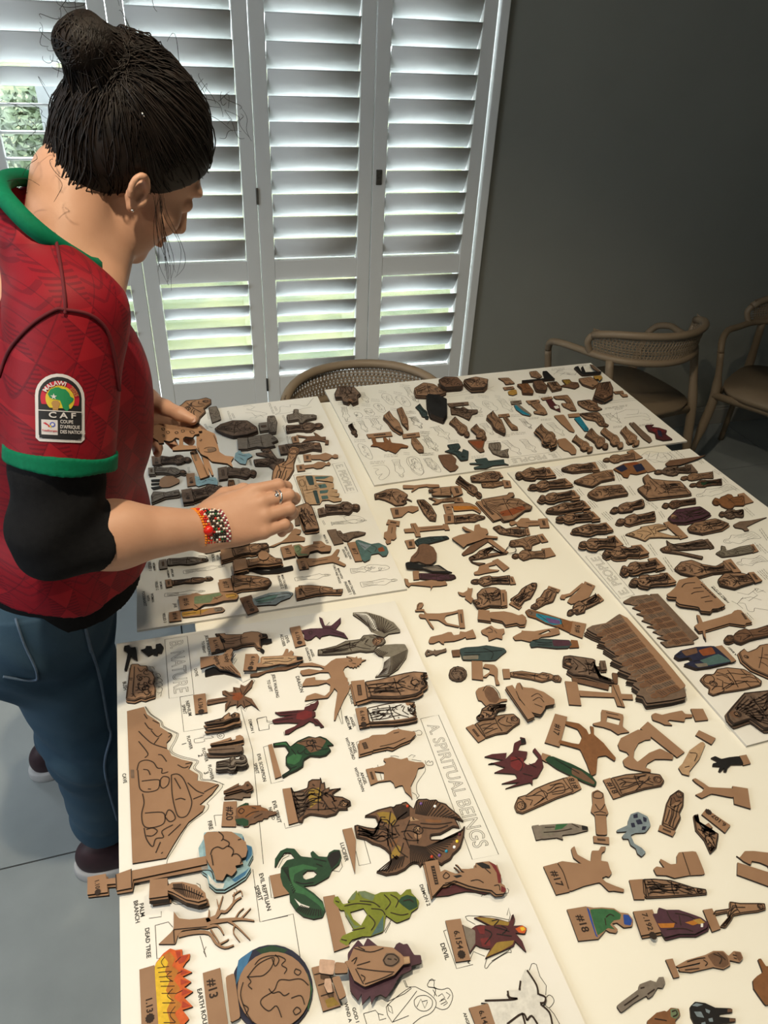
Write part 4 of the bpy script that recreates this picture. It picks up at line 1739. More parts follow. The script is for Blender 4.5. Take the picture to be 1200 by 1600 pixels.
    if tb is not None:
        t2 = [np.array(p) for p in t2]
        if area(t2) < 0:
            t2 = t2[::-1]
        hd_ = np.array(head) - base
        mids = [(t2[i] + t2[(i + 1) % 4]) / 2 - base for i in range(4)]
        e_ = max(range(4), key=lambda i: mids[i] @ hd_ / np.linalg.norm(mids[i]))
        ed = t2[(e_ + 1) % 4] - t2[e_]
        up = np.array((-ed[1], ed[0]))
        up = up / np.linalg.norm(up) * (1 if up @ mids[e_] > 0 else -1)
        if num:
            dims = max(np.linalg.norm(t2[0] - t2[2]), 1e-3)
            hgt = min(dims * 0.34, 0.0135) if len(num) < 4 else min(dims * 0.24, 0.0098)
            text_obj('number', [(num, base, up, hgt, 0)], zt + 0.0003, org, M_eng, tb)
            if len(num) > 3:
                rd = np.array((up[1], -up[0]))
                cc = base + rd * hgt * 0.36 * len(num) * 0.98
                ring = [(cc[0] + 0.45 * hgt * math.cos(a) * (1 + 0.18 * (k % 2)) - org[0], cc[1] + 0.45 * hgt * math.sin(a) * (1 + 0.18 * (k % 2)) - org[1], zt + 0.0003 - org[2]) for k, a in enumerate(np.linspace(0, 2 * math.pi, 20, endpoint=False))]
                obj_pd('rosette', ring, [tuple(range(20))], M_eng, tb)
        elif plate:
            # dark engraved number strip
            rd = np.array((up[1], -up[0]))
            e1 = max(abs((p - base) @ rd) for p in t2) * 0.55
            e2 = max(abs((p - base) @ up) for p in t2) * 0.42
            ribbons('number', [[base + rd * e1 * 0.85, base - rd * e1 * 0.85]], zt + 0.0004, e2 * 1.3, org, M_eng, tb)
            ribbons('number_strokes', [[base + rd * e1 * x - up * e2 * 0.4, base + rd * e1 * (x + 0.05) + up * e2 * 0.4] for x in (-0.6, -0.35, -0.1, 0.15, 0.4, 0.62)], zt + 0.0006, e1 * 0.07, org, M_smoke, tb)
    # the rest of the stack: the same cut-out again below, slightly askew
    for k in range(1, n):
        g = f.copy()
        COL.objects.link(g)
        g.location = (org[0] + rng.uniform(-0.0025, 0.0025), org[1] + rng.uniform(-0.003, 0.0015), z0 - TH * k)
        g.rotation_euler = (0, 0, R(rng.uniform(-2.0, 2.0)))
        stem = label
        if n == 2:
            g['label'] = 'lower twin of the ' + stem
        else:
            g['label'] = ('bottom' if k == n - 1 else ORD[k - 1]) + ' layer under the ' + stem
        if tb is not None:
            h = tb.copy()
            COL.objects.link(h)
            h.parent = g
    return f


def soldiers(f, crop, A0, A1, B0, B1, n, zt, rows=1):
    """side-by-side soldiers drawn on a row piece: each a dark painted shape with a pale cut contour and striped clothes"""
    q = [np.array(onz(CROP[crop][0] + x / CROP[crop][2], CROP[crop][1] + y / CROP[crop][2], zt)[:2]) for x, y in (A0, A1, B0, B1)]
    org = np.array(f.location)
    prof = [(0.0, .62), (.25, .7), (.45, .62), (.6, .95), (.74, .9), (.8, .38), (.86, .5), (.94, .5), (1.0, .15)]
    w = np.linalg.norm(q[1] - q[0]) / n * 0.62
    rg = random.Random(n)
    for i in range(n):
        t = (i + 0.5) / n
        a, b = q[0] + (q[1] - q[0]) * t, q[2] + (q[3] - q[2]) * t
        b = b + (b - a) * rg.uniform(-0.08, 0.03)
        ax_ = b - a
        L = np.linalg.norm(ax_)
        ax_ = ax_ / L
        nx_ = np.array((-ax_[1], ax_[0]))
        P = [a + ax_ * L * s + nx_ * w * h for s, h in prof] + [a + ax_ * L * s - nx_ * w * h for s, h in prof[::-1]]
        z = zt + 0.0002 + 0.00004 * i
        tr_ = tessellate_polygon([[Vector((p[0], p[1], 0)) for p in P]])
        fs_ = []
        for t3 in tr_:
            c0, c1, c2 = (P[k] for k in t3)
            fs_.append(tuple(t3) if (c1[0] - c0[0]) * (c2[1] - c0[1]) - (c1[1] - c0[1]) * (c2[0] - c0[0]) > 0 else tuple(t3)[::-1])
        so = obj_pd('soldier', [(p[0] - org[0], p[1] - org[1], z - org[2]) for p in P], fs_, pmat('brown' if i % 3 else 'dark'), f)
        st_ = [[a + ax_ * L * s + nx_ * w * h * 0.8, a + ax_ * L * (s + 0.04) - nx_ * w * h * 0.8] for s, h in ((.1, .6), (.18, .6), (.26, .6), (.34, .6), (.5, .6), (.58, .8), (.66, .8))]
        ribbons('stripes', st_, z + 0.00003, 0.0011, org, pmat('black'), so)
        ribbons('contour', [P + [P[0]]], z + 0.00003, 0.0010, org, pmat('camel') if i % 2 else M_mdf, so)
# ---- near left board: nature and spiritual beings
GROUP = 'wooden figures on the nature and spiritual beings board'
fig('s4', 'bird_cutout', 'black long-tailed bird cutout at the corner of the NATURE board', '205,655 250,645 265,670 310,665 318,690 330,790 290,770 268,740 228,885 205,882 240,720 200,690', 'n', col='black', cat='bird figure', lines=['262,690 290,720 320,785'])
fig('s4', 'leafy_branch', 'black leafy branch cutout beside the NATURE title', '360,690 400,680 410,655 460,655 470,685 500,680 500,640 545,630 575,665 555,720 520,715 515,742 480,735 470,725 430,748 395,720', 'n', col='black', cat='branch figure', lines=['375,692 430,700 480,705 540,680'])
fig('s4', 'bush_cutout', 'curly-topped brown bush cutout above the cave', '262,825 335,822 360,840 420,840 430,880 470,900 495,950 480,1000 500,1050 495,1120 440,1135 400,1150 360,1140 300,1165 215,1155', 'c', n=2, cat='bush figure',
    lines=['300,850 295,960 285,1090 310,1140', '250,960 285,960', '255,975 280,975', '330,860 360,900 400,870 420,900', '340,940 370,960 350,985 330,965', '330,1010 350,1070 400,1060 390,1020 440,1040', '330,1100 380,1090 420,1120 460,1080', '400,940 440,960 430,1000 460,1020'])
fig('n1', 'walking_man', 'robed walker cutout with black hair, 6.141 tab', '215,62 310,55 315,68 470,65 485,50 560,38 620,42 655,58 700,62 712,85 690,95 640,110 640,165 660,200 610,190 580,150 470,165 420,185 300,205 265,90', 'm', tab='150,100 265,88 300,205 180,237', num='6.141', n=2, tcol=None,
    paint=[('black', '255,95 300,110 315,140 280,150'), ('black', '655,65 705,68 710,88 660,100')], extra=[('hair', '640,110 690,95 745,95 750,125 700,140 660,140 650,180 680,205 668,228 640,212 630,160', 'black', -0.0031)])
fig('n1', 'feather_wing', 'black feathered underpiece below the burnt-lettered dove', '120,400 200,370 270,390 320,370 400,420 460,465 400,455 300,430 200,440 120,460', 'n', col='black', cat='wing figure')
dv_ = fig('n1', 'dove_cutout', 'brown dove cutout with hand-burnt Holy Spirit lettering', '190,268 285,260 330,215 370,195 385,215 375,260 360,310 390,360 450,430 460,465 420,440 340,400 260,390 205,345 190,330', 'n', tab='75,280 192,268 207,345 80,385', lvl=3, cat='bird figure', plate=False,
    lines=['395,240 365,300', '410,255 372,312', '385,225 362,270', '360,360 430,430', '335,370 400,430', '310,372 360,410', '285,372 330,405', '262,365 300,395'])
text_obj('burnt_lettering', [(s_, w2d(pts('n1', p_), BZ + TH * 4)[0], (1, 0.12), 0.0105, 0) for s_, p_ in (('Holy', '325,292'), ('Spirit', '236,312'))], BZ + TH * 4 + 0.0006, dv_.location, M_eng, dv_)
fig('n1', 'walking_man', 'dark lower walker under the tan-robed man', '545,465 545,440 700,405 800,375 990,350 1040,320 1000,360 880,400 805,405 700,420 620,460', 'n', col='brown')
fig('n1', 'walking_man', 'man in tan painted robe walking, hands raised, above the dragon', '640,290 655,275 850,265 880,200 905,205 900,240 930,215 955,235 940,265 1040,275 1042,310 970,330 900,350 820,345 700,370 610,375 600,345 640,330', 'n', tab='500,250 612,248 630,275 600,402 480,405', num='6.140', lvl=2,
    paint=[('tan', '655,285 840,275 960,270 975,310 900,345 820,338 700,360 655,345', 'tan painted robe'), ('black', '978,278 1036,278 1038,304 985,314', 'black hair')], lines=['670,300 760,295 860,290', '680,330 780,318 880,325 940,310', '660,345 700,338 760,345', '900,290 940,300 965,290'])
fig('n1', 'winged_spirit', 'brown bat-winged spirit cutout on a thin stem', '140,680 340,650 285,625 280,600 310,590 350,610 385,605 385,560 450,570 455,535 500,555 560,490 575,500 560,560 480,640 560,670 625,770 560,720 500,740 490,755 460,720 420,750 415,720 355,735 310,785 310,720 340,690 250,705 140,728', 'n', tab='10,635 125,618 145,795 30,812', num='6.136', col='brown',
    paint=[('rust', '380,620 460,610 480,650 440,690 380,680', 'rust painted chest')], lines=['150,700 330,668', '310,605 360,640 400,640', '480,630 560,500', '450,575 470,630', '390,565 410,610', '500,680 600,750', '480,690 495,745', '430,690 425,740', '360,700 330,760'])
fig('n1', 'flower_cutout', 'tall black-edged pile of flower cutouts', '115,890 280,850 300,830 350,795 350,830 400,795 440,805 440,845 390,850 300,885 130,908', 'm', n=7, cat='flower figure', group='flower figures piled beside their outlines', ax='120,900 420,820', lines=['400,815 410,822 400,830 392,822 400,815'])
fig('n2', 'flower_cutout', 'slim flower cutout with round head, above its twin', '110,190 200,165 305,130 310,150 240,180 350,150 350,120 390,108 420,125 420,155 380,165 300,180 110,205', 'n', n=3, cat='flower figure', group='flower figures piled beside their outlines', lines=['120,198 250,175 340,158'])
fig('n2', 'flower_cutout', 'dark slim flower cutout below its twin', '85,240 180,225 330,205 345,215 390,195 412,215 410,260 370,270 345,270 240,280 100,278', 'n', n=3, col='dark', cat='flower figure', group='flower figures piled beside their outlines', lines=['100,255 240,245 340,240'])
fig('n2', 'flower_cutout', 'grey-brown flower cutout with lobed petals and leaf', '165,360 290,335 310,305 350,310 340,335 380,335 400,290 440,300 460,340 440,365 400,375 350,370 340,400 300,410 270,395 165,405', 'm', n=5, col='grey', cat='flower figure', group='flower figures piled beside their outlines', ax='165,385 440,330')
fig('n2', 'flower_cutout', 'dark daisy cutout leaning above the #20 piece', '235,635 380,560 375,590 420,580 440,550 470,540 500,580 500,610 440,630 400,615 235,660', 'n', n=2, lvl=1, col='brown', cat='flower figure', group='flower figures piled beside their outlines', lines=['250,645 380,590', '455,575 470,585 455,590 455,575'])
fig('n2', 'flower_cutout', 'small dark flower cutout lying under the daisy', '240,690 300,672 420,640 490,640 490,690 420,690 410,715 330,705 240,712', 'n', col='dark', cat='flower figure', group='flower figures piled beside their outlines')
fig('n2', 'burning_bush', 'rust-painted pointed burning bush cutout with #20 tab', '355,795 400,765 430,765 440,745 470,748 475,770 560,770 585,765 590,785 640,800 660,820 730,830 735,850 660,870 650,890 610,890 600,910 560,915 530,935 480,945 470,968 425,970 415,945 360,950 340,900', 'n', tab='235,735 360,730 350,968 215,965', num='#20', cat='bush figure', n=1, col='brown',
    paint=[('camel', '360,800 430,770 560,775 640,805 660,825 560,820 470,890 370,880', 'bright rust paint'), ('dgreen', '345,900 420,890 470,910 470,960 430,968 360,945', 'dark green paint'), ('dgreen', '360,790 400,768 440,748 470,752 470,768 410,775', 'dark green paint')], lines=['375,830 400,800 430,820 400,850 375,830', '440,880 500,840 570,825', '500,790 540,800', '520,890 600,850'], extra=[('stem', '310,800 350,795 352,870 315,875', None, 0.0002)])
fig('a4', 'winged_demon', 'dark maroon winged demon cutout with spread legs', '118,692 150,688 260,678 300,676 305,658 335,648 340,640 365,636 388,612 392,630 375,670 350,680 372,690 372,712 350,725 385,735 425,780 405,785 395,770 370,770 360,755 335,745 300,770 255,790 205,825 180,828 180,805 240,780 270,758 200,755 110,760 100,740 130,730 230,710 270,705 150,712', 'n', col='maroon',
    paint=[('red', '255,700 310,680 350,690 350,720 300,740 250,735', 'red painted chest')], lines=['310,650 380,620', '360,740 410,778', '150,700 260,690', '120,745 230,730'])
fig('a4', 'winged_demon', 'dark brown winged demon beside the DEVIL ACCUSER caption', '280,180 320,172 340,168 420,165 400,120 395,95 415,105 430,150 470,150 530,98 530,130 495,175 550,195 575,230 520,215 460,205 410,215 400,230 375,210 345,235 320,240 300,230 300,200', 'n', tab='210,162 275,150 312,268 245,285', num='6.136', col='plum', lines=['330,190 345,185 350,200 335,205 330,190', '420,170 460,165 490,180', '440,150 460,130', '470,190 550,210'])
fig('a4', 'guardian_angel', 'grey stone angel cutout with two big feathered wings', '385,300 420,295 500,275 560,245 650,235 670,210 730,205 760,220 800,225 812,250 790,270 760,275 740,310 690,315 650,310 560,325 430,332 385,332', 'd', col='stone', cat='angel figure', ax='390,315 810,245',
    extra=[('wing', '605,68 690,65 780,90 860,130 900,175 902,190 830,200 800,222 770,215 735,205 700,150 650,110 605,80', 'stone', 0), ('wing', '735,305 800,270 870,265 930,265 950,300 940,350 890,420 830,460 745,470 775,430 790,390 795,345 765,335', 'stone', 0)],
    paint=[('white', '612,72 690,75 745,120 765,185 720,165 690,130'), ('white', '755,462 820,455 840,400 842,345 800,345 785,400'), ('white', '770,215 720,190 700,210 740,205')],
    lines=['H16|615,74 690,85 760,175|650,105 700,150 735,190', 'H12|700,72 790,100 890,175|760,180 790,190 800,200', 'H14|760,465 790,430 800,380|840,455 845,400 845,345', 'H12|850,345 850,400 840,455|945,300 930,360 870,430', 'H7|725,320 760,340 790,345|760,295 790,310 830,320'], lw=0.0008)
fig('a4', 'dragon_cutout', 'plain brown long-tailed dragon cutout with spiny neck', '260,395 290,385 350,380 430,405 470,370 500,355 550,352 575,350 565,340 590,345 620,350 630,340 635,355 660,350 655,362 688,362 660,375 655,390 648,388 645,402 635,398 628,412 618,404 608,415 600,408 588,410 575,400 555,410 545,430 560,470 573,480 570,495 582,505 576,518 588,530 580,560 550,610 510,700 495,740 487,740 490,690 510,560 490,540 480,560 450,600 400,605 305,618 315,590 370,570 430,590 460,560 465,520 440,505 390,520 290,528 290,515 310,480 370,470 370,490 440,490 470,475 455,440 400,440 340,455 290,460 275,440 280,430 330,420 400,430 430,420 400,405 330,400 265,405', 'n', cat='dragon figure', lines=['565,350 590,358 600,372 580,372', '600,385 625,390'])
GROUP = 'angel figures in the column by the title'
fig('q3', 'large_angel', 'large brown folded-wing angel, engraved, top pile', '415,270 540,250 680,215 790,190 880,175 1005,185 1000,210 950,215 960,250 1000,270 1000,310 950,340 960,365 900,400 750,425 600,425 480,420 440,430', 'd', tab='290,265 415,252 440,430 335,460', n=3, cat='angel figure', lines=['450,330 560,335 700,320', '450,370 560,365 700,360', '680,275 800,310', '850,270 900,250 930,290 880,310 850,270', '470,405 700,410 880,390 950,350'])
fig('q3', 'white_angel', 'white-painted folded-wing angel with black engraving', '435,520 520,500 600,480 700,465 790,460 890,460 880,490 850,500 895,525 890,560 850,570 910,590 905,615 820,635 700,650 560,655 460,660', 'd', tab='330,520 435,505 460,660 365,680', num='6.140', n=3, cat='angel figure',
    paint=[('white', '445,525 530,508 600,490 700,475 790,470 860,470 845,500 885,530 880,555 840,570 880,595 820,612 700,628 560,640 465,645', 'white painted robe and wings')])
fig('q3', 'sword_angel', 'plain brown angel silhouette over the sword-angel outline', '450,800 490,770 610,765 640,750 690,722 740,712 770,722 850,735 890,740 900,765 870,790 850,815 760,850 690,890 640,880 500,910 480,890 450,830', 'n', tab='365,825 450,795 500,915 375,950', n=2, cat='angel figure', lines=['690,755 740,745', '560,880 690,850 800,800'])
fig('q3', 'crown_angel', 'plain brown broad angel silhouette with curved wing tip below', '500,1080 600,1055 620,1030 595,1005 600,990 640,985 670,975 760,1000 820,980 830,1010 900,1025 960,1025 985,1050 970,1070 920,1080 900,1150 870,1210 850,1250 855,1300 865,1370 850,1345 800,1300 775,1240 740,1245 705,1260 690,1220 660,1195 545,1210 540,1200 600,1190 600,1120 510,1110', 'n', tab='430,1090 500,1075 545,1210 475,1238', cat='angel figure')
GROUP = 'wooden figures on the nature and spiritual beings board'
fig('a4', 'scorpion_spirit', 'dark green scorpion creature cutout on a narrow base bar', '105,885 190,872 215,905 240,885 260,870 330,840 370,850 400,840 440,855 485,895 450,900 470,930 440,960 400,970 340,965 300,990 295,1030 255,1055 210,1075 170,1100 160,1085 215,1050 185,1015 185,970 205,940 180,900 110,905', 'c', tab='75,895 100,888 160,1090 120,1105', plate=False, col='dgreen', ax='100,1000 480,890', cat='monster figure',
    paint=[('green', '190,980 240,950 290,960 270,1000 240,1020 195,1010', 'green paint'), ('green', '115,890 185,878 200,900 120,900', 'green paint'), ('brown', '250,885 330,850 400,850 440,870 400,930 340,945 300,900', 'brown paint')], lines=['270,880 330,870 380,885', '300,910 360,900 420,915', '350,860 380,930', '380,930 450,920', '220,920 250,960', '215,1045 255,1030'])
fig('a4', 'ragged_spirit', 'ragged dark creature cutout with trident-hand on a plain base', '215,1165 240,1190 320,1165 325,1125 350,1110 400,1110 405,1100 415,1135 430,1128 435,1170 460,1160 455,1175 530,1165 480,1200 490,1215 540,1220 590,1245 595,1270 570,1280 575,1300 520,1300 500,1330 440,1345 340,1330 300,1350 290,1380 262,1375', 'd', tab='165,1170 217,1163 264,1376 205,1393', plate=False, col='brown', cat='monster figure', lines=['H7|220,1180 240,1270 265,1370|300,1180 310,1260 300,1340', '310,1270 400,1220 480,1175', '320,1300 420,1300 500,1290'], paint=[('dark', '240,1200 310,1185 310,1320 270,1360'), ('gold', '320,1180 400,1160 420,1230 340,1290', 'dull gold paint')])
fig('n3', 'pointed_sliver', 'brown triangular offcut sliver beside the LUCIFER caption', '625,130 700,115 730,210 722,470', 'n', sm=0, cat='offcut')
lu = fig('n4', 'winged_figure', 'huge dark winged figure with gold flecks and coloured gems', '85,450 80,420 110,412 200,435 270,445 310,410 280,340 180,335 190,320 300,270 420,240 450,245 470,225 520,215 530,205 570,195 610,235 635,260 660,190 680,170 720,170 760,168 790,180 850,175 870,195 940,215 970,245 1000,270 1060,320 1105,380 1010,345 1050,395 1070,440 1010,430 960,460 890,500 800,510 800,550 900,550 1000,520 1080,470 1120,425 1110,520 1080,620 1050,655 1010,690 990,730 960,750 930,765 900,790 850,760 800,745 760,770 740,805 720,775 700,805 680,775 640,770 600,790 560,830 480,870 380,885 290,855 300,840 390,830 420,760 410,680 370,640 320,610 250,590 190,550 100,530', 'd', col='brown', cat='winged figure', ax='100,480 760,520',
    paint=[('gold', '290,300 350,290 440,300 475,350 460,420 400,410 340,370', 'gold glitter paint'), ('gold', '480,600 520,620 510,700 430,730 420,690', 'gold glitter paint'), ('tan', '610,335 690,370 600,380', 'bare tan wood'), ('tan', '630,440 690,420 690,540 640,530', 'bare tan wood'), ('camel', '400,600 490,540 480,590 420,625', 'bare tan wood'), ('camel', '745,360 900,370 890,395 750,385', 'bare tan wood')],
    lines=['H18|660,200 850,185 1090,370|650,310 760,330 1000,350', 'H26|600,780 850,750 1110,450|600,600 740,620 900,560', 'H12|430,250 520,225 600,240|480,370 540,360 600,330', 'H9|300,840 400,860 540,800|480,700 500,720 560,700', '110,470 200,480 320,520 480,500', '110,500 220,530 330,570 430,520', '270,450 360,460 470,510', '520,480 600,470 680,500', '540,540 600,560 690,560', '580,420 640,410 700,430', '700,400 860,410 1000,390', '720,440 860,450 960,420'], lw=0.0011)
_lz = lu.location
for k_, (gx, gy, gc) in enumerate(((580, 238, 'scarlet'), (708, 215, 'purple'), (838, 240, 'white'), (1068, 502, 'maroon'), (1045, 568, 'yellow'), (1020, 622, 'white'), (945, 660, 'cyan'), (880, 700, 'purple'), (808, 713, 'scarlet'))):
    g_ = onz(540 + gx / 6, 1220 + gy / 6, BZ + TH + 0.0006)
    bm = bmesh.new()
    bmesh.ops.create_uvsphere(bm, u_segments=10, v_segments=6, radius=0.0023, matrix=Matrix.Translation((g_[0] - _lz[0], g_[1] - _lz[1], g_[2] - _lz[2])))
    go = obj_bm('gem', bm, mat('gem_' + gc, tuple(min(1, c_ * 1.5) for c_ in PAINT[gc]), None, 90, 0.12), lu, True)
    go['label'] = 'stuck-on ' + {'scarlet': 'pink', 'purple': 'violet', 'white': 'clear', 'maroon': 'wine', 'yellow': 'yellow', 'cyan': 'turquoise'}[gc] + ' gem'
fig('n3', 'serpent_cutout', 'dark green coiled serpent cutout with long tail', '95,420 98,360 140,298 190,275 250,280 300,340 390,350 375,312 395,296 440,340 505,345 520,310 560,288 605,290 618,340 600,400 540,450 520,500 410,562 320,572 400,625 470,690 492,760 470,815 400,830 320,810 260,760 215,690 210,630 160,570 140,500 145,430 190,370 255,355 220,310 170,310 130,370 105,420', 'n', tab='55,490 150,470 210,630 90,660', plate=False, col='dgreen', holes=['315,480 350,450 400,450 430,475 400,505 340,522 320,510'], cat='serpent figure',
    paint=[('green', '205,430 320,402 430,430 420,445 330,440 250,480 240,540 320,590 410,650 480,720 480,770 440,720 330,640 250,620 215,560', 'green painted belly'), ('black', '505,350 540,310 600,295 612,340 590,390 540,440', 'black painted head'), ('white', '250,670 300,710 370,735 360,745 290,730', 'white painted streak')], lines=['H14|150,430 200,500 240,640|200,420 215,520 260,610', 'H12|260,755 340,800 470,810|300,720 370,745 460,760', '400,360 450,370 500,380', '420,400 470,420', '260,540 320,555 400,545'])
fig('n3', 'horned_lizard_man', 'lime green lizard-like creature cutout with dark head', '560,660 590,650 630,715 690,700 665,690 700,640 735,605 760,660 745,615 800,610 880,640 925,620 1050,615 1080,645 1125,600 1160,595 1165,625 1190,650 1225,690 1215,740 1165,775 1150,820 1050,860 965,800 945,930 840,965 780,965 700,990 660,1040 600,1005 625,960 720,920 650,800 640,760 610,760 555,700', 'n', tab='475,655 565,640 680,1040 560,1083', plate=False, col='lime', holes=['685,775 790,745 820,790 770,880 710,830'], cat='monster figure',
    paint=[('dgreen', '1085,660 1130,640 1200,660 1215,735 1150,765 1090,720 1060,690', 'dark green head'), ('sage', '750,615 800,615 880,645 860,690 780,660', 'sage paint'), ('teal', '945,800 945,925 850,960 900,880', 'teal paint'), ('sage', '650,770 720,880 770,885 720,905 665,830', 'sage paint'), ('sage', '670,685 705,640 735,615 720,680', 'sage paint')],
    lines=['640,730 740,710 850,720', '760,690 860,700 920,740', '850,750 930,760 960,800', '830,800 880,860 850,920', '700,920 800,900', '950,640 1000,700 960,760', '1000,640 1060,680 1040,740', '1000,780 1080,800 1140,790', '570,690 600,700', '615,990 660,1000', '1100,690 1150,680 1180,700'])
fig('q2', 'dark_feather_figure', 'black spiky feathered underpiece below the crowned cloaked figure', '350,240 380,200 430,135 470,180 500,120 580,185 700,200 715,170 740,155 770,170 800,165 850,250 900,250 908,310 830,330 830,362 750,400 720,440 690,500 640,570 600,545 560,560 530,615 520,555 460,622 455,540 430,590 370,520', 'n', col='plum', lvl=2, cat='figure')
fig('q2', 'base_block', 'ochre-brown base block under the crowned cloaked figure', '80,345 180,320 300,630 165,672', 'n', sm=0, cat='base', n=1, lines=['100,400 180,380', '130,480 220,450', '150,560 250,530'], paint=[('gold', '180,590 240,560 290,620 200,650')])
fig('q2', 'cloaked_figure', 'crowned cloaked figure cutout with pale pink feet', '330,300 360,290 400,190 560,180 690,195 750,240 770,262 815,258 822,312 768,322 700,400 600,440 480,490 400,440 350,330', 'n', lvl=4, cat='figure',
    paint=[('dark', '610,290 640,235 700,235 745,270 745,305 690,345 630,330', 'dark bearded face'), ('tan', '772,270 812,265 816,306 778,314', 'crown')], lines=['620,290 650,250 700,250 735,290 690,330 640,325 620,290', '650,280 680,285', '700,280 720,290', '400,200 520,230 620,200', '420,350 560,370 700,380', '420,330 520,300', '410,355 470,470', '480,470 600,430 690,390', '430,190 480,215', '380,300 420,270 400,320', '450,400 480,420 470,450'],
    extra=[('foot', '140,280 260,290 245,400 135,385', 'pink', 0.0), ('leg', '258,300 352,310 352,382 252,388', None, -0.0006), ('foot', '180,420 225,415 240,520 200,525 175,470', 'pink', -0.0031), ('number_plate', '230,410 290,395 342,545 290,577', None, -0.0031)])
fig('q1', 'horned_demon', 'plain brown horned demon cutout with maroon painted arm', '255,235 300,210 350,230 390,245 470,235 440,215 420,190 390,165 410,170 440,205 500,205 570,195 560,155 620,145 680,140 740,175 745,165 780,260 780,330 810,345 825,390 800,415 740,420 700,385 600,370 500,345 380,300 320,335 255,340', 'n', tab='130,145 240,125 290,335 195,440', n=2, lvl=1, cat='monster figure',
    paint=[('red', '670,142 735,172 775,260 780,325 755,328 742,240 700,175', 'maroon painted arm'), ('red', '782,350 822,372 812,408 778,400', 'red ball'), ('black', '565,158 620,150 680,175 690,205 620,200', 'black mane'), ('black', '370,265 430,255 450,268 400,285', 'black paint')], lines=['310,235 340,265 310,290 285,270 310,235', '520,310 580,300 630,325', '640,200 690,245', '720,350 760,345 770,390', '300,330 400,310'])
fig('q1', 'horned_demon', 'dark maroon demon cutout half hidden below the horned one', '190,340 310,330 330,370 400,310 490,345 500,370 600,390 680,385 700,400 640,420 560,400 480,395 400,410 330,430 200,442', 'n', col='maroon', cat='monster figure')
fig('q1', 'moth_devil', 'maroon devil cutout with olive folded wings and flame', '450,680 520,720 560,690 600,680 690,690 550,620 600,610 750,630 850,660 870,600 885,590 900,640 880,690 960,685 1000,710 985,760 900,750 960,820 995,910 980,900 900,820 890,860 800,900 645,965 690,880 660,885 600,870 565,850 515,920 480,800', 'n', tab='305,645 435,628 520,980 395,998', num='6.154', col='maroon', cat='monster figure',
    paint=[('gold', '560,617 700,627 850,662 840,690 760,680 700,690', 'olive painted wing'), ('gold', '740,830 890,815 880,850 780,905 652,957', 'olive painted wing'), ('flame', '900,715 960,687 997,715 980,755 930,748', 'flame paint'), ('yellow', '940,705 975,700 985,725 955,738', 'yellow flame tip'), ('grey', '455,685 560,730 560,840 515,910 480,800', 'grey paint'), ('red', '570,700 640,690 640,760 600,760', 'red paint'), ('red', '600,800 680,790 690,860 620,870', 'red paint')], lines=['700,650 760,640 720,690', '720,700 790,720 850,740', '740,760 800,770 870,780', '640,720 700,760 640,850', '780,690 830,720 790,760', '870,640 885,600'])
fig('q1', 'white_angel', 'broad white-painted angel cutout at the photo\'s bottom edge', '670,1350 610,1345 640,1325 860,1320 830,1270 840,1240 950,1245 940,1160 985,1060 1010,1065 1090,1190 1100,1270 1160,1290 1150,1350 1130,1370 1200,1430 1230,1530 1240,1700 900,1720 730,1530', 'n', tab='505,1390 670,1350 760,1600 590,1610', num='6.145', col='white', cat='angel figure', lines=['640,1330 860,1322 920,1310', '835,1245 850,1300 915,1312', '945,1160 935,1240', '1000,1070 1080,1195 1095,1280', '1100,1275 1155,1300 1150,1345 1110,1350', '1115,1360 1190,1430 1215,1530', '830,1530 960,1440 1000,1500', '960,1440 985,1530', '1000,1500 1040,1460 1090,1530'], lw=0.002)
fig('a3', 'cave_cutout', 'big brown mountain cutout with a walled tomb cave', '75,620 185,592 205,640 250,670 285,695 285,720 365,770 350,800 330,820 330,865 345,870 360,905 425,930 495,945 470,990 530,1025 525,1065 600,1075 665,1090 620,1150 540,1220 575,1225 560,1260 470,1330 420,1400 370,1480 325,1560 110,1595 95,1200 85,900', 'n', sm=0, cat='cave figure', lw=0.0014,
    lines=['140,1000 155,950 200,935 245,950 270,985 300,990 300,1020 340,1010', '145,1000 150,1060 160,1120 200,1140 270,1125 285,1080 270,1060 170,1070', '290,1060 310,1040 345,1050 340,1090 310,1115 290,1100 290,1060', '360,1030 400,1025 440,1060 480,1160 490,1220 460,1290 410,1300 385,1250 365,1150 360,1030', '175,1150 185,1210 170,1280 180,1350 220,1370 300,1350 320,1310 300,1270 190,1275', '320,1300 340,1255 370,1270 385,1310 350,1330 320,1300', '185,1370 200,1440 240,1490 260,1440 310,1430 300,1390 370,1350', '200,1380 240,1370 270,1390 240,1420 200,1420', '185,640 205,670', '190,695 215,730 240,740', '230,745 270,785 300,765', '150,750 190,790 240,830 330,860', '150,815 195,870 210,900 190,920', '275,900 300,905 330,945', '400,965 440,985 470,975', '465,1080 520,1130 570,1150', '570,1140 660,1090', '500,1185 560,1160', '340,1420 420,1345', '260,1530 290,1460', '295,1535 305,1525', '340,760 360,770 340,790', '240,680 280,700', '180,995 210,1000 225,1030', '210,1120 230,1122', '385,1190 420,1180 450,1190', '380,1050 420,1120', '250,830 280,790', '450,960 490,950'], paint=[('dark', '98,995 122,995 124,1050 100,1050', 'engraved number plate')])
GROUP = 'wooden figures overhanging the left edge of the nature board'
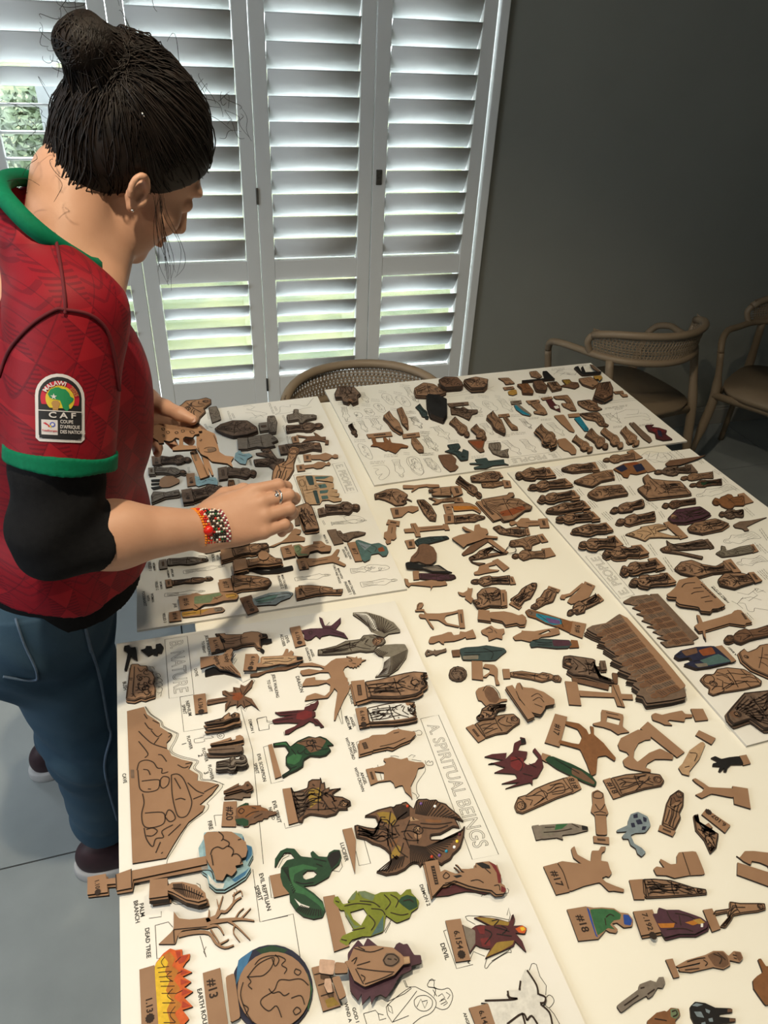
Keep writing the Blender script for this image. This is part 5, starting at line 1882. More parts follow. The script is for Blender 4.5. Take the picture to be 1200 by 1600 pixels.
fig('a5', 'cloud_cutout', 'blue and white painted cloud cutout', '690,200 720,150 722,112 780,105 880,110 940,120 960,180 995,190 1000,240 970,300 990,312 960,360 900,400 840,435 790,435 750,400 740,350 710,330 700,260', 'n', col='sky', n=2, cat='cloud figure', paint=[('blue', '945,130 960,180 995,195 995,240 965,280 930,200', 'deep blue paint'), ('blue', '880,380 960,330 980,312 955,355 900,395', 'deep blue paint'), ('white', '745,350 790,400 840,400 830,430 795,430 755,400', 'white paint')], lines=['700,330 760,330 780,380'])
fig('a5', 'tree_trunk', 'long brown trunk with 1.10 tab overhanging edge', '150,378 222,368 220,350 310,318 312,328 735,245 740,290 320,378 312,425 225,442 220,402 150,408', 'n', sm=0, tab='60,365 165,345 175,450 60,465', num='1.10', n=3, cat='cloud figure', lines=['222,352 226,438', '310,320 312,424'])
fig('a5', 'cloud_cutout', 'plain brown cloud cutout lying on the blue cloud', '720,130 740,108 880,105 960,165 970,210 960,250 930,260 945,290 900,300 910,325 880,360 850,345 830,385 790,380 775,330 750,290 735,260 730,200', 'n', lvl=3, cat='cloud figure', lw=0.0014, lines=['805,108 830,130 830,150 820,160', '830,150 865,170 860,195', '760,240 770,210 800,195 830,205 860,190 890,215 880,250', '880,240 910,235 935,260 930,290', '765,240 775,300', '935,150 915,155'])
GROUP = 'wooden figures on the nature and spiritual beings board'
fig('a5', 'palm_branch', 'hatched oval palm branch cutout with square end block', '515,415 540,395 600,392 680,410 730,455 738,490 690,505 620,490 545,450 515,440', 'n', tab='415,380 515,370 517,470 410,485', plate=False, n=6, cat='branch figure', lines=['H16|545,405 600,402 720,460|550,440 620,480 700,495', '540,430 620,440 720,480'])
fig('a5', 'dead_tree', 'bare branching dead tree cutout', '465,745 550,665 550,560 580,600 640,606 700,600 750,592 765,620 745,658 700,655 600,668 575,692 560,745', 'n', cat='tree figure', lines=['550,665 555,740', '550,665 600,660 740,648'],
    extra=[('branch', stroke(s_, a_, b_), None, -0.00002 * k_) for k_, (s_, a_, b_) in enumerate((('735,612 790,590 815,560 850,558 900,500 935,478', 24, 8), ('790,590 808,540 830,470', 15, 5), ('808,545 795,490', 9, 4), ('750,605 752,550', 15, 5), ('855,555 885,520 895,450', 11, 5), ('885,470 930,440 940,470', 8, 5), ('735,622 850,608 930,602 1008,612', 28, 7), ('930,602 960,570 988,540', 10, 4), ('900,600 920,565 948,540', 9, 4), ('860,612 910,645 985,720', 15, 5), ('895,640 890,680 925,730', 9, 4), ('735,650 800,640 835,690', 18, 7), ('575,695 660,678 750,682 790,738 840,765 892,750', 26, 8), ('810,745 850,725 862,715', 9, 5), ('760,660 790,705 815,745', 10, 5)))])
fig('a5', 'flames_cutout', 'yellow, orange and red painted flames cutout with 1.13 tab', '440,865 490,800 530,770 560,780 600,775 600,810 645,800 640,830 620,850 600,880 655,905 600,930 650,960 610,990 660,1015 610,1050 660,1100 600,1120 640,1170 600,1210 650,1260 560,1300 470,1300', 'n', tab='355,890 440,865 475,1320 372,1330', num='1.13', col='flame', cat='flame figure',
    paint=[('yellow', '440,868 490,810 520,850 500,900 530,950 505,1010 540,1060 510,1120 530,1190 500,1290 470,1295', 'yellow paint'), ('orange', '490,812 530,790 560,830 540,870 580,900 550,950 590,1000 550,1050 600,1090 555,1140 590,1200 540,1280 505,1288 530,1190 512,1120 542,1060 507,1010 532,950 502,900 520,850', 'orange paint'), ('scarlet', '560,785 590,785 590,815 635,808 610,850 580,860', 'red paint'), ('scarlet', '590,890 640,905 590,925', 'red paint'), ('scarlet', '590,945 640,960 590,980', 'red paint'), ('scarlet', '600,1000 650,1018 595,1040', 'red paint'), ('scarlet', '600,1070 650,1098 595,1110', 'red paint')],
    lines=['H10|455,870 480,1000 500,1280|520,860 560,1000 560,1280', '500,820 480,850 500,880', '540,900 510,930 545,960', '545,1000 515,1040 550,1070', '560,1100 530,1150 560,1190', '590,820 560,850', '600,900 570,915', '600,1010 560,1030'], lw=0.0007)
fig('a5', 'number_block', 'plain brown #13 block left of the round earth', '716,912 814,883 878,1326 762,1336', 'n', sm=0, tab='715,910 815,880 845,1100 737,1115', num='#13', ax='770,1000 1100,960', cat='base')
_circ = lambda cx, cy, rx, ry, k=30: ' '.join('%.1f,%.1f' % (cx + rx * math.cos(2 * math.pi * i / k), cy + ry * math.sin(2 * math.pi * i / k)) for i in range(k))
fig('px', 'earth_disc', 'blue and green painted earth disc under the plain globe', _circ(425, 1545, 64, 69), 'n', sm=0, col='navy', cat='globe figure', paint=[('dgreen', '400,1484 425,1477 450,1484 440,1492 410,1492'), ('blue', '372,1500 395,1484 385,1510 368,1540'), ('green', '480,1520 488,1545 482,1580 474,1550')])
fig('px', 'globe_cutout', 'round brown earth globe cutout engraved with continents', _circ(428, 1547, 57, 60), 'n', sm=0, lvl=1, cat='globe figure', lw=0.0011, lines=['398,1508 406,1499 420,1494 436,1494', '436,1494 446,1500 440,1508 448,1514 444,1522', '386,1526 392,1534 388,1540 394,1546', '420,1545 426,1552 436,1550 444,1556 452,1552', '462,1514 470,1518 466,1524 460,1520 462,1514', '458,1580 464,1574 470,1580 462,1586 458,1580', '380,1570 388,1576 384,1586','387,1527 400,1510 415,1500 428,1497 424,1512 412,1524 400,1526 387,1527', '380,1535 376,1555 384,1580 395,1598', '452,1532 436,1532 428,1548 410,1560 408,1570 420,1580 432,1572 440,1590', '452,1532 470,1530 482,1540', '425,1498 430,1510 436,1500 430,1492', '455,1560 470,1556 476,1570'], extra=[('number_plate', '352,1526 366,1520 376,1590 360,1598', None, 0.0)])
# ---- upper left board, under the hands
GROUP = 'wooden figures on the board under the woman\'s hands'
fig('w4', 'robed_man', 'dark robed man lying below the crowd', '540,40 640,20 720,25 790,25 812,55 790,75 740,95 690,95 590,105 545,115', 'd', tab='480,75 530,60 550,112 490,125', n=2, col='dark', pf=0)
fig('w4', 'family_group', 'densely engraved figures piled right of the ringed hand', '285,65 400,25 440,60 500,230 380,245 340,130', 'd', n=3, ax='300,150 450,120')
fig('w4', 'small_block_figure', 'small dark tab sticking out beside the ringed hand', '300,130 340,120 345,200 305,205', 'n', col='dark', cat='base')
fig('w4', 'thorn_branch', 'spiky dark plant figure on a plain brown tab', '625,250 660,245 680,270 740,255 800,250 860,260 850,275 800,290 760,300 720,330 690,325 640,290', 'c', tab='555,240 625,232 685,340 610,355', plate=False, col='dark', cat='plant figure')
fig('w4', 'reclining_man', 'grey-teal painted stooping figure with #17 tab', '775,325 800,315 900,350 960,340 1020,370 1035,410 1020,440 990,445 960,420 900,430 890,470 850,490 825,470 800,390', 'n', tab='712,340 775,330 830,480 775,485', num='#17', col='teal', paint=[('rust', '950,385 990,370 1008,405 962,412', 'orange-brown paint'), ('bluegrey', '790,330 850,350 900,360 850,400', 'pale blue paint')], lines=['820,360 860,385', '870,400 900,420', '900,360 940,380 930,410'])
fig('w4', 'snake_wrapped_man', 'brown crawling man with green snake loop, #17 tab', '285,360 340,350 370,370 450,350 445,330 510,325 545,355 590,365 580,405 510,410 480,395 420,410 410,440 330,450 300,410', 'n', tab='190,375 280,352 310,440 215,460', num='#17', n=2, paint=[('sage', '295,365 335,355 360,385 345,425 405,428 405,438 330,445 305,410', 'sage green snake')], lines=['310,375 335,372 345,395 320,410', '380,390 440,370 490,380', '450,345 500,345', '500,380 540,370'])
fig('w4', 'praying_man', 'plain man cutout, both arms raised in a V', '385,460 480,462 590,440 630,390 655,392 630,445 655,455 640,475 705,510 690,525 600,490 500,505 415,525', 'n', tab='315,470 385,455 415,540 340,550', num='6.17', lines=['440,490 560,470'])
fig('w4', 'talking_man', 'robed man cutout with stick at board\'s lower edge', '330,675 430,670 540,680 600,690 600,705 680,700 670,730 560,730 470,740 385,760', 'm', tab='305,690 370,670 385,760 320,775', n=2)
fig('w3', 'veiled_woman', 'grey veiled woman cutout nearest the forearm', '245,265 400,245 500,230 570,222 630,240 635,265 570,290 510,290 420,310 250,325', 'r', tab='170,270 240,258 250,345 175,355', col='grey', lines=['540,235 600,235 620,255 580,275 545,265'], pf=1)
fig('w3', 'veiled_woman', 'small slim veiled woman cutout between two printed women', '285,455 450,435 580,425 660,415 680,440 650,460 590,465 470,485 300,505', 'r', tab='225,455 285,448 295,515 240,525', lines=['610,428 650,425 665,445 620,452'], pf=0)
fig('w3', 'veiled_woman', 'woman cutout in green painted robe with #16 tab', '470,585 530,578 570,595 750,570 880,575 920,600 900,640 780,650 680,680 590,685 520,735 490,730 490,650', 'n', tab='350,610 480,590 500,720 370,738', num='#16', lvl=1, paint=[('sage', '500,612 660,592 680,630 650,670 500,685', 'green painted robe'), ('sage', '650,590 740,574 760,600 680,622', 'green painted sleeve'), ('ochre', '790,592 880,580 912,605 880,635 800,622', 'ochre veil')], lines=['680,640 740,620 770,600', '800,600 870,590 890,610 820,625', '500,690 540,720', '690,620 720,640'])
fig('w3', 'veiled_woman', 'slim veiled woman cutout in ochre painted dress', '380,755 550,735 680,715 760,708 790,735 770,755 700,765 560,790 390,808', 'n', tab='262,760 370,740 382,835 265,848', num='#14', paint=[('ochre', '385,760 540,742 640,730 560,775 390,800', 'ochre painted dress'), ('grey', '680,720 755,712 782,735 760,750 700,758', 'grey veil')], lines=['560,742 560,785', '700,725 745,722 760,738 715,745', '400,780 520,765'])
fig('w3', 'seated_robed_man', 'broad robed figure cutout with long folds, #17 tab', '840,415 950,408 1100,420 1200,440 1230,480 1200,510 1190,520 1090,535 950,545 870,570', 'r', tab='730,455 840,435 865,555 750,568', num='#17', n=2, lines=['990,440 1040,445 1030,470 995,465 990,440', '880,440 960,470 1100,480 1190,470', '880,520 980,500 1090,515'])
fig('a2', 'blue_robed_woman', 'woman cutout in blue-grey painted cloak with dark tab', '528,315 600,290 680,282 705,290 690,310 650,325 630,340 600,340 540,345', 'n', tab='475,312 525,298 558,365 510,382', num='6.120', tcol='brown', col='bluegrey', lines=['540,320 620,300 690,292', '545,330 620,315 670,305', '550,338 610,330', '650,290 680,290 695,298'], paint=[('teal', '540,322 600,300 640,298 620,322 560,335', 'teal paint')])
fig('w3', 'soldier_with_shield', 'soldier cutout with round shield and plain square tab', '985,262 1090,250 1150,195 1210,215 1260,250 1320,255 1330,290 1200,310 1090,310 1000,330', 'm', tab='865,270 985,248 1005,345 880,375', plate=False, n=4, cat='soldier figure', extra=[('shield', '1100,240 1112,210 1140,196 1175,198 1200,220 1202,250 1180,275 1145,282 1112,268', None, 0.0031)], lines=['1125,240 1140,220 1165,222 1172,245 1150,258 1130,250 1125,240'])
fig('a2', 'spear_bundle', 'dark lances lying below the round shield', '515,190 600,195 700,172 706,190 640,205 570,208', 'n', col='black', cat='spear figure')
fig('w3', 'robed_man', 'brown robed man, head right, beside bracelet wrist', '850,170 900,155 1000,130 1100,105 1180,100 1200,130 1150,150 1100,190 1000,210 890,235', 'r', tab='745,170 850,160 872,240 760,270', plate=False, n=3, pf=0)
fig('a2', 'dark_figure', 'dark figure cutout mostly hidden under the wrist', '310,98 340,88 430,80 520,70 520,80 430,100 330,122', 'n', col='black')
fig('w2', 'carrying_man', 'dark man cutout facing up at far middle of board', '405,170 475,155 470,120 495,115 520,118 520,150 560,165 660,165 690,175 690,195 640,205 590,215 560,245 530,245 520,210 420,225', 'm', col='grey', n=2, ax='410,200 690,185')
fig('w2', 'robed_man', 'dark robed man lying under the upward-facing man', '405,285 500,265 520,250 640,245 680,235 745,265 740,290 640,310 520,325 405,338', 'd', col='dark', n=2, ax='400,310 745,270', pf=0)
fig('w2', 'running_man', 'running man cutout holding a hoop', '500,355 600,370 680,365 660,330 690,345 730,375 775,372 775,395 740,400 805,405 800,445 765,445 770,420 680,405 600,415 550,425 600,385 520,375', 'n', tab='450,375 512,360 527,425 465,432', col='brown')
fig('w2', 'fighting_men', 'dark pair of men cutout behind the held figure', '390,445 450,440 560,430 650,425 720,430 735,470 735,500 650,490 560,515 420,525', 'd', tab='328,455 400,445 420,525 350,535', col='dark', n=2)
fig('w2', 'plain_man', 'plain brown man silhouette with round head, upper of two', '635,545 720,540 770,522 820,540 835,550 860,535 890,545 890,568 860,575 830,565 800,590 760,598 720,585 640,585', 'n', tab='560,540 635,535 640,600 570,605')
fig('w2', 'plain_man', 'plain brown man silhouette beside the PEOPLE title, lower of two', '570,640 660,630 700,608 760,610 780,625 800,605 820,625 810,640 770,640 740,665 690,672 655,660 575,672', 'n', tab='495,640 570,630 582,690 510,698')
fig('w2', 'crowd_group', 'tan crowd cutout with teal painted stripes', '490,745 570,735 640,735 830,740 845,760 840,800 790,790 680,780 690,805 780,800 850,810 850,855 820,860 885,870 880,895 830,890 905,905 895,935 800,930 925,950 920,975 850,985 800,965 740,970 720,1005 590,1010', 'n', col='tan', cat='crowd figure', lw=0.0012,
    paint=[('dteal', '580,742 650,740 668,825 620,830', 'dark teal paint'), ('dteal', '650,880 690,875 722,1000 690,1005', 'dark teal paint'), ('teal', '670,748 820,745 760,770 680,775', 'teal paint'), ('teal', '700,825 770,815 790,850 720,860', 'teal paint'), ('teal', '715,880 800,872 790,900 720,910', 'teal paint'), ('teal', '730,930 790,925 800,955 740,965', 'teal paint')], lines=['500,760 570,745', '520,790 560,780 575,830 540,840 520,790', '570,880 700,860', '590,905 700,885', '580,790 600,880', '670,835 710,825 730,840 700,850 670,835', '550,860 590,1000'])
fig('w2', 'seated_man', 'dark seated figure cutout left of the far men', '225,180 295,175 320,235 310,330 250,335 232,300', 'm', tab='145,245 228,235 235,310 160,320', col='grey', n=2)
fig('a1', 'two_men', 'grey-brown pair of men cutout with square tab', '640,285 700,275 760,265 790,285 805,300 770,315 790,330 740,340 690,335 640,345', 'm', tab='585,290 640,287 640,346 590,348', plate=False, col='grey', n=2)
fig('a1', 'fist_with_straps', 'dark strapped hand cutout with parallel finger bars', '670,405 760,395 690,380 682,370 735,365 710,352 740,345 760,345 800,400 840,400 830,420 780,460 755,440 680,440', 'd', col='dark', ax='675,420 770,360')
fig('a1', 'coiled_dragon', 'thick dark oval pile of coiled engraved animals', '495,215 560,195 640,195 690,230 695,250 640,270 560,280 500,260 462,240', 'd', n=3, col='dark', ax='470,240 690,235', cat='animal figure')
fig('a1', 'small_bush', 'dark engraved square bush by the held stack', '430,125 475,118 490,150 500,190 450,208 437,160', 'c', col='grey', cat='bush figure')
fig('a1', 'blue_kneeling_man', 'pale blue painted kneeling figure beyond the donkey', '575,370 600,355 615,375 650,370 668,385 640,400 630,430 600,425 570,400', 'n', col='sky', lines=['590,375 620,385 640,385', '600,395 620,410'])
fig('a1', 'lying_man', 'dark lying man cutout right of the donkey', '530,455 570,440 600,440 650,455 690,475 640,495 590,480 540,495', 'r', tab='480,450 530,440 537,505 490,512', col='dark', n=2, pf=0)
fig('w1', 'robed_pair', 'dark robed figures in row nearest the jersey', '205,690 320,675 440,670 510,695 520,715 440,735 300,765 210,760', 'd', tab='110,685 205,675 212,765 120,775', num='6.12', n=2, col='dark', pf=0)
fig('w1', 'robed_man', 'long robed man cutout second in the row by jersey', '140,805 300,795 430,790 470,810 475,850 430,855 300,850 150,860', 'r', tab='75,805 140,800 147,870 80,875', col='grey', n=2, pf=0)
fig('w1', 'striped_fish', 'plain brown jagged cutout with dark fin stripes', '200,925 250,890 330,890 405,930 400,960 300,1005 220,1010 190,990', 'n', cat='fish figure', lines=[], extra=[('fin', '105,925 200,920 200,940 110,945', 'black', -0.0008), ('fin', '105,965 195,955 190,975 110,980', 'black', -0.0008), ('fin', '105,1005 200,990 220,1010 130,1030', 'black', -0.0008)])
fig('w1', 'robed_man', 'robed man with square number tab in front of wrist', '530,1020 650,1000 750,990 860,1015 865,1050 780,1075 760,1100 650,1130 550,1150', 'd', tab='420,1035 530,1015 552,1150 440,1165', num='6.14', n=3, col='dark', pf=0)
fig('w1', 'dark_robed_man', 'grey lying figure at the row\'s jersey end', '105,1100 130,1050 260,1060 400,1030 400,1090 250,1110 110,1170', 'm', col='grey', n=2, ax='110,1110 400,1060')
fig('w1', 'blue_kneeling_man', 'pale blue painted kneeling figure under the donkey\'s board', '560,890 600,900 780,905 805,950 800,985 700,970 600,1000 575,985', 'n', tab='470,865 560,860 577,985 485,1000', num='6.15', col='sky', lines=['600,930 680,940 640,960', '700,930 760,940'])
fig('w1', 'small_bearded_face', 'small red-brown bearded figure just above the knuckles', '910,935 970,930 990,1000 960,1030 905,1050 905,980', 'm', col='camel', ax='940,1045 940,935')
fig('w4', 'crowned_silhouette', 'plain brown jagged silhouette poking out below the fingers', '100,370 200,330 240,300 300,225 355,240 345,270 310,275 385,300 380,325 300,330 200,340 140,370', 'n', cat='figure')
fig('w4', 'curly_tree', 'dark leafy crown cutout above the round shield', '0,345 90,340 105,400 60,432 0,430', 'c', col='dark', lvl=1, cat='tree figure')
# figures in her hands
GROUP = 'wooden figures held in the woman\'s left hand'
fig('w1', 'robed_man', 'robed man cutout held under the woman\'s left thumb', '370,180 420,150 470,105 600,95 680,75 735,95 735,130 690,165 660,190 680,220 620,280 600,340 550,340 480,300 380,250', 'r', zb=1.098, ax='380,220 720,105', lines=['480,170 520,190 490,210 460,190 480,170'])
fig('w1', 'fruit_tree', 'spiky-leaved fruit tree cutout held in the left hand', '105,375 200,345 400,370 520,375 560,360 620,380 640,420 600,425 610,450 560,460 540,490 460,480 440,500 440,570 575,575 580,610 330,625 330,595 400,570 400,500 360,490 330,520 300,530 240,520 240,545 190,550 180,525 110,480 140,455 100,440 130,410', 'n', zb=1.090, cat='tree figure', lines=['215,400 235,390 250,405 235,420 215,400', '265,430 285,425 300,440 280,455 265,430', '355,440 375,430 390,445 370,455 355,440', '420,420 445,415 455,430 430,438 420,420', '510,430 540,425 560,445 530,450 510,430', '220,470 240,465 245,485 225,488'])
fig('w1', 'donkey_cutout', 'long-snouted brown animal cutout held under the tree', '580,440 640,400 700,420 770,450 790,500 800,560 820,640 880,680 970,690 940,740 960,800 900,760 740,740 700,700 620,660 580,600', 'n', zb=1.085, cat='animal figure', lines=['660,610 700,595 770,600 780,630 720,645 660,640', '620,510 635,515 625,530 612,520', '600,600 620,660 700,700', '760,470 800,560'], paint=[('dark', '690,605 775,600 778,630 700,642', 'engraved number')])
fig('w1', 'number_board', 'narrow brown board with engraved number held in the left hand', '512,640 580,620 710,890 620,920', 'n', sm=0, zb=1.078, cat='base', paint=[('dark', '535,650 570,640 590,730 565,740', 'engraved number')], lines=['630,680 690,860'])
fig('w1', 'thin_legs', 'thin-legged brown cutout beside the held number board', '640,680 700,700 760,880 740,885 700,800 720,885 700,885 660,790', 'n', zb=1.0815, cat='figure')
GROUP = None
# ---- far board
GROUP = 'wooden figures on the far board'
D = dict(lw=0.001)
fig('s1', 'dark_pile_figure', 'dark knotted figures at board\'s far left corner', '255,330 290,260 440,265 500,330 470,345 475,400 420,420 400,390 380,415 330,400 320,360 260,365', 'd', n=3, col='dark', ax='300,270 420,410')
fig('s1', 'fish_cutout', 'left dark fish-shaped piece of the middle pair', '740,500 780,490 850,600 900,640 905,680 830,685 760,600 710,530', 'm', n=3, ax='750,505 890,670', cat='fish figure', pf=1)
fig('s1', 'fish_cutout', 'right dark fish-shaped piece of the middle pair', '840,470 870,460 950,590 945,650 900,630 850,520', 'm', n=2, ax='860,465 930,640', cat='fish figure', pf=1)
fig('s1', 'slate_figure', 'slate-blue slim figure left of the black heap', '1015,435 1070,430 1150,545 1130,570 1080,550', 'm', col='dteal', ax='1040,435 1140,565', pf=0)
fig('s1', 'small_child', 'tiny dark engraved figure near the board\'s left edge', '385,615 430,615 440,650 475,690 470,730 430,720 405,680', 'd', col='dark', ax='405,615 465,725', pf=0)
fig('s1', 'camel_cutout', 'chestnut camel cutout lying legs-up on the far board', '600,740 640,740 650,785 725,785 710,740 735,740 765,770 770,735 790,790 890,800 950,820 940,835 880,835 830,890 760,860 740,865 660,825 595,820 620,800', 'n', tab='555,710 785,685 800,725 575,745', col='camel', cat='camel figure')
fig('s1', 'praying_woman', 'brown bowed figure with wide tab next to the camel', '975,735 1010,730 1060,790 1090,830 1095,880 1050,885 1000,840 975,790', 'm', tab='888,710 1050,690 1058,730 900,748', lvl=0)
fig('q6', 'heap_of_figures', 'brown cutouts heaped behind the black heap', '40,100 130,45 230,60 310,120 350,135 300,155 160,170 60,165', 'd', n=3, ax='50,130 330,130')
fig('q6', 'black_heap_figure', 'tall black jagged cutout heap', '165,150 280,165 330,190 350,200 350,330 320,385 200,340 170,240', 'd', n=5, col='black', ax='220,160 320,380')
fig('q6', 'stacked_block_figure', 'left of two tall dark piles at far edge', '270,20 330,-10 450,-5 500,50 490,80 330,90 290,60', 'd', n=5, col='brown', ax='290,20 480,70')
fig('q6', 'stacked_block_figure', 'right of two tall dark piles at far edge', '505,20 620,-10 740,15 730,60 700,90 580,95 540,60', 'd', n=5, ax='520,20 720,70')
fig('q6', 'riding_figure', 'dark rider cutout beneath a long bar tab', '380,270 420,270 430,290 480,285 500,270 550,300 640,300 640,330 590,345 560,400 500,370 440,345 390,345', 'd', tab='355,240 550,225 556,252 375,272', col='dark')
fig('q6', 'robed_man', 'larger left robed man of board\'s middle', '360,395 460,380 500,420 570,520 560,545 490,540 420,470', 'r', n=2, ax='400,390 550,540', pf=0)
fig('q6', 'robed_man', 'short robed man left of the orange-robed one', '555,460 655,445 700,500 725,560 700,580 640,550 620,500 570,490', 'r', n=2, ax='600,455 710,575', pf=0)
fig('q6', 'robed_man', 'robed man pile in front of blue painted boat', '700,340 810,330 870,420 910,480 900,515 830,510 780,440', 'r', n=3, ax='750,335 890,510', pf=1)
fig('q6', 'slim_child', 'slim plain child cutout with bar tab near the robed pile', '875,370 910,360 960,430 1010,460 1020,490 960,490 915,430', 'm', tab='830,345 930,335 942,360 840,370')
fig('q6', 'green_soldier', 'dull green crawling soldier cutout', '350,630 460,615 480,650 450,680 490,700 500,670 555,690 550,770 480,780 430,720 330,690 380,670', 'm', col='dteal', ax='380,630 530,760', cat='soldier figure')
fig('q6', 'orange_robed_man', 'orange painted robed man cutout on the far board', '540,585 700,575 705,600 690,660 705,690 660,700 600,650', 'n', col='brown', paint=[('rust', '560,600 695,592 680,655 640,665', 'orange painted robe')])
fig('q6', 'grey_dancer', 'grey gesturing figure with spread fingers by the PEOPLE title', '740,615 850,605 860,640 850,690 930,665 920,700 935,745 860,740 780,710 740,650', 'm', col='grey', ax='790,610 920,740')
fig('q6', 'brown_mitten_figure', 'plain dark brown kneeling silhouette at the board\'s near edge', '265,725 390,715 440,765 430,810 460,835 430,870 380,880 320,830 290,780', 'n', col='brown')
fig('q6', 'green_runner', 'dark green running man cutout with stick, near edge', '610,765 720,750 740,780 830,770 885,765 890,800 930,815 880,815 780,825 720,850 610,855 600,840 690,815 570,810 560,800 640,795', 'n', col='dteal', cat='soldier figure', lines=['740,790 820,785 870,790'])
fig('q6', 'blue_boat_figure', 'grey and blue painted slim figure with bar tab', '975,255 1020,245 1090,300 1145,345 1130,360 1060,345 1000,300', 'n', tab='945,220 1045,210 1052,240 955,250', col='grey', paint=[('cyan', '980,262 1000,258 1060,310 1130,350 1120,357 1060,342 1000,300', 'bright blue paint')])
fig('q7', 'kneeling_figure', 'brown kneeling figure with wide tab beside the blue one', '50,430 130,410 190,470 215,520 180,530 90,515 80,495 120,490', 'm', tab='10,395 130,385 145,405 40,430')
fig('q7', 'maroon_figure', 'maroon figure with a white patch and thin bar tab', '195,385 250,380 290,430 325,440 335,500 310,490 240,460', 'n', tab='150,370 250,355 265,375 170,390', col='maroon', paint=[('white', '270,450 310,440 325,465 290,475', 'white patch')])
fig('q7', 'bent_figure', 'brown bent figure cutout framing a white gap', '262,355 400,340 440,390 490,490 440,490 360,450 340,420 400,420 370,385 290,380', 'm', ax='330,350 460,490')
fig('q7', 'group_figure', 'brown jumbled group cutout below the earthen pots', '490,400 610,385 680,420 690,450 730,475 680,490 610,490 540,460 500,430', 'd', ax='540,395 690,480')
fig('q7', 'plain_robed_figure', 'plain tan tapering robe silhouette on the far board', '270,535 365,525 410,590 470,680 460,692 420,680 340,610', 'n')
fig('q7', 'blue_stick_figure', 'bright blue painted slim figure with rusty tab', '460,560 520,548 570,620 600,660 595,680 560,680 520,630', 'n', tab='405,520 510,510 520,545 415,550', col='cyan', lines=['565,655 585,650 590,665 572,670 565,655'], plate=False)
fig('q7', 'pack_animal', 'brown shaggy animal cutout right of the blue stick', '505,515 690,500 740,560 755,605 790,625 775,640 700,630 660,585 570,570', 'd', ax='520,530 770,630', cat='animal figure')
fig('q7', 'robed_man', 'tallest robed man pile in near row', '75,645 205,630 295,740 300,780 290,800 230,790 150,740 90,690', 'r', n=5, ax='130,635 285,795', pf=3)
fig('q7', 'bowing_man', 'plain hunched silhouette second in the near row', '305,760 380,745 460,820 485,860 480,895 440,900 410,870 370,860 320,820', 'n')
fig('q7', 'robed_man', 'rounded robed man third in near row', '415,745 520,735 580,790 640,815 635,865 580,870 480,810', 'm', n=2, ax='460,740 620,860', pf=3)
fig('q7', 'robed_man', 'narrow robed man with split robe, near row', '530,702 660,675 720,740 785,820 770,850 700,830 600,760', 'r', n=2, ax='590,690 775,840', pf=0)
fig('q7', 'robed_man', 'round-headed robed man in near row, larger', '680,670 780,650 850,710 910,760 930,820 880,810 790,770 750,710 700,700', 'm', n=2, ax='730,660 910,815', pf=3)
fig('q7', 'robed_man', 'round-headed robed man in near row, smaller', '865,665 970,645 1050,720 1080,775 1070,805 1020,800 950,750 880,690', 'm', n=2, ax='920,655 1060,800', pf=3)
fig('q7', 'forked_sticks', 'dark forked stick cutout at the end of the near row', '975,605 1000,600 1020,640 1008,598 1025,598 1110,680 1180,740 1195,770 1170,790 1110,750 1060,700', 'n', col='dark', cat='stick figure')
fig('s2', 'red_rider', 'red and dark fluttering figure at the board\'s right corner', '765,745 850,740 820,760 900,770 975,795 960,830 1030,880 940,890 870,870 860,820 800,800', 'c', col='maroon', paint=[('red', '820,775 900,775 950,800 900,830 850,810', 'red paint'), ('navy', '880,790 920,800 930,860 890,840', 'dark blue paint')], ax='800,780 1000,870')
fig('q7', 'tool_rack', 'dark frame cutout with blades at board\'s far corner', '465,80 500,70 530,120 545,118 535,75 545,72 570,128 630,125 720,120 715,140 540,155', 'n', n=2, col='black', cat='tool figure')
fig('q7', 'blade_cutout', 'dark pointed blade cutout at the board\'s far right corner', '610,55 640,60 710,120 690,125 640,95', 'n', lvl=2, col='dark', cat='tool figure')
fig('q7', 'clay_bowl', 'brown rounded basket cutout by right edge', '500,190 620,170 700,230 640,275 540,240', 'm', n=2, ax='530,185 670,260', cat='basket figure')
fig('q7', 'small_flag', 'small ochre flag-shaped cutout behind the rounded basket', '640,165 715,158 730,180 700,210 690,190 660,195', 'n', col='ochre', lvl=2, cat='flag figure')
fig('q7', 'dark_pile_figure', 'tall dark pile at board\'s right edge', '690,230 800,215 830,280 820,345 740,385 645,345 665,300', 'd', n=5, col='brown', ax='730,225 760,375')
fig('q7', 'little_key_figure', 'small curled brown figure with tab on the right edge', '890,330 960,335 970,355 920,360', 'n', tab='830,310 920,300 930,325 850,330')
fig('q7', 'moss_ball', 'round green-brown shield cutout near the earthen pots', '345,200 420,195 440,220 500,225 515,260 470,285 400,270 330,260 380,240', 'c', col='brown', cat='plant figure', paint=[('gold', '350,205 420,200 430,225 390,250', 'moss paint')])
fig('q7', 'square_block_figure', 'small square engraved block between two pots', '205,225 300,215 355,280 260,300', 'd', n=2, ax='250,220 310,290', cat='block figure')
fig('q7', 'clay_pot', 'round pot pile beneath the long dark frame', '75,215 160,200 215,260 200,300 110,290', 'm', n=3, col='brown', ax='110,210 160,295', cat='pot figure')
fig('q7', 'small_pot', 'small brown pot cutout above the long dark frame', '40,125 110,115 165,170 130,185 60,170', 'm', ax='70,120 140,180', cat='pot figure')
fig('q7', 'picture_frame', 'long thin dark frame cutout near far edge', '165,120 205,115 270,180 285,190 -20,215 -30,205 190,185', 'n', col='black', n=2, cat='frame figure')
fig('q6', 'ochre_drum', 'small ochre round drum cutout with bar tab', '920,130 960,112 1000,112 1010,150 970,165 930,158', 'n', tab='875,90 970,80 985,100 890,115', col='ochre', cat='drum figure')
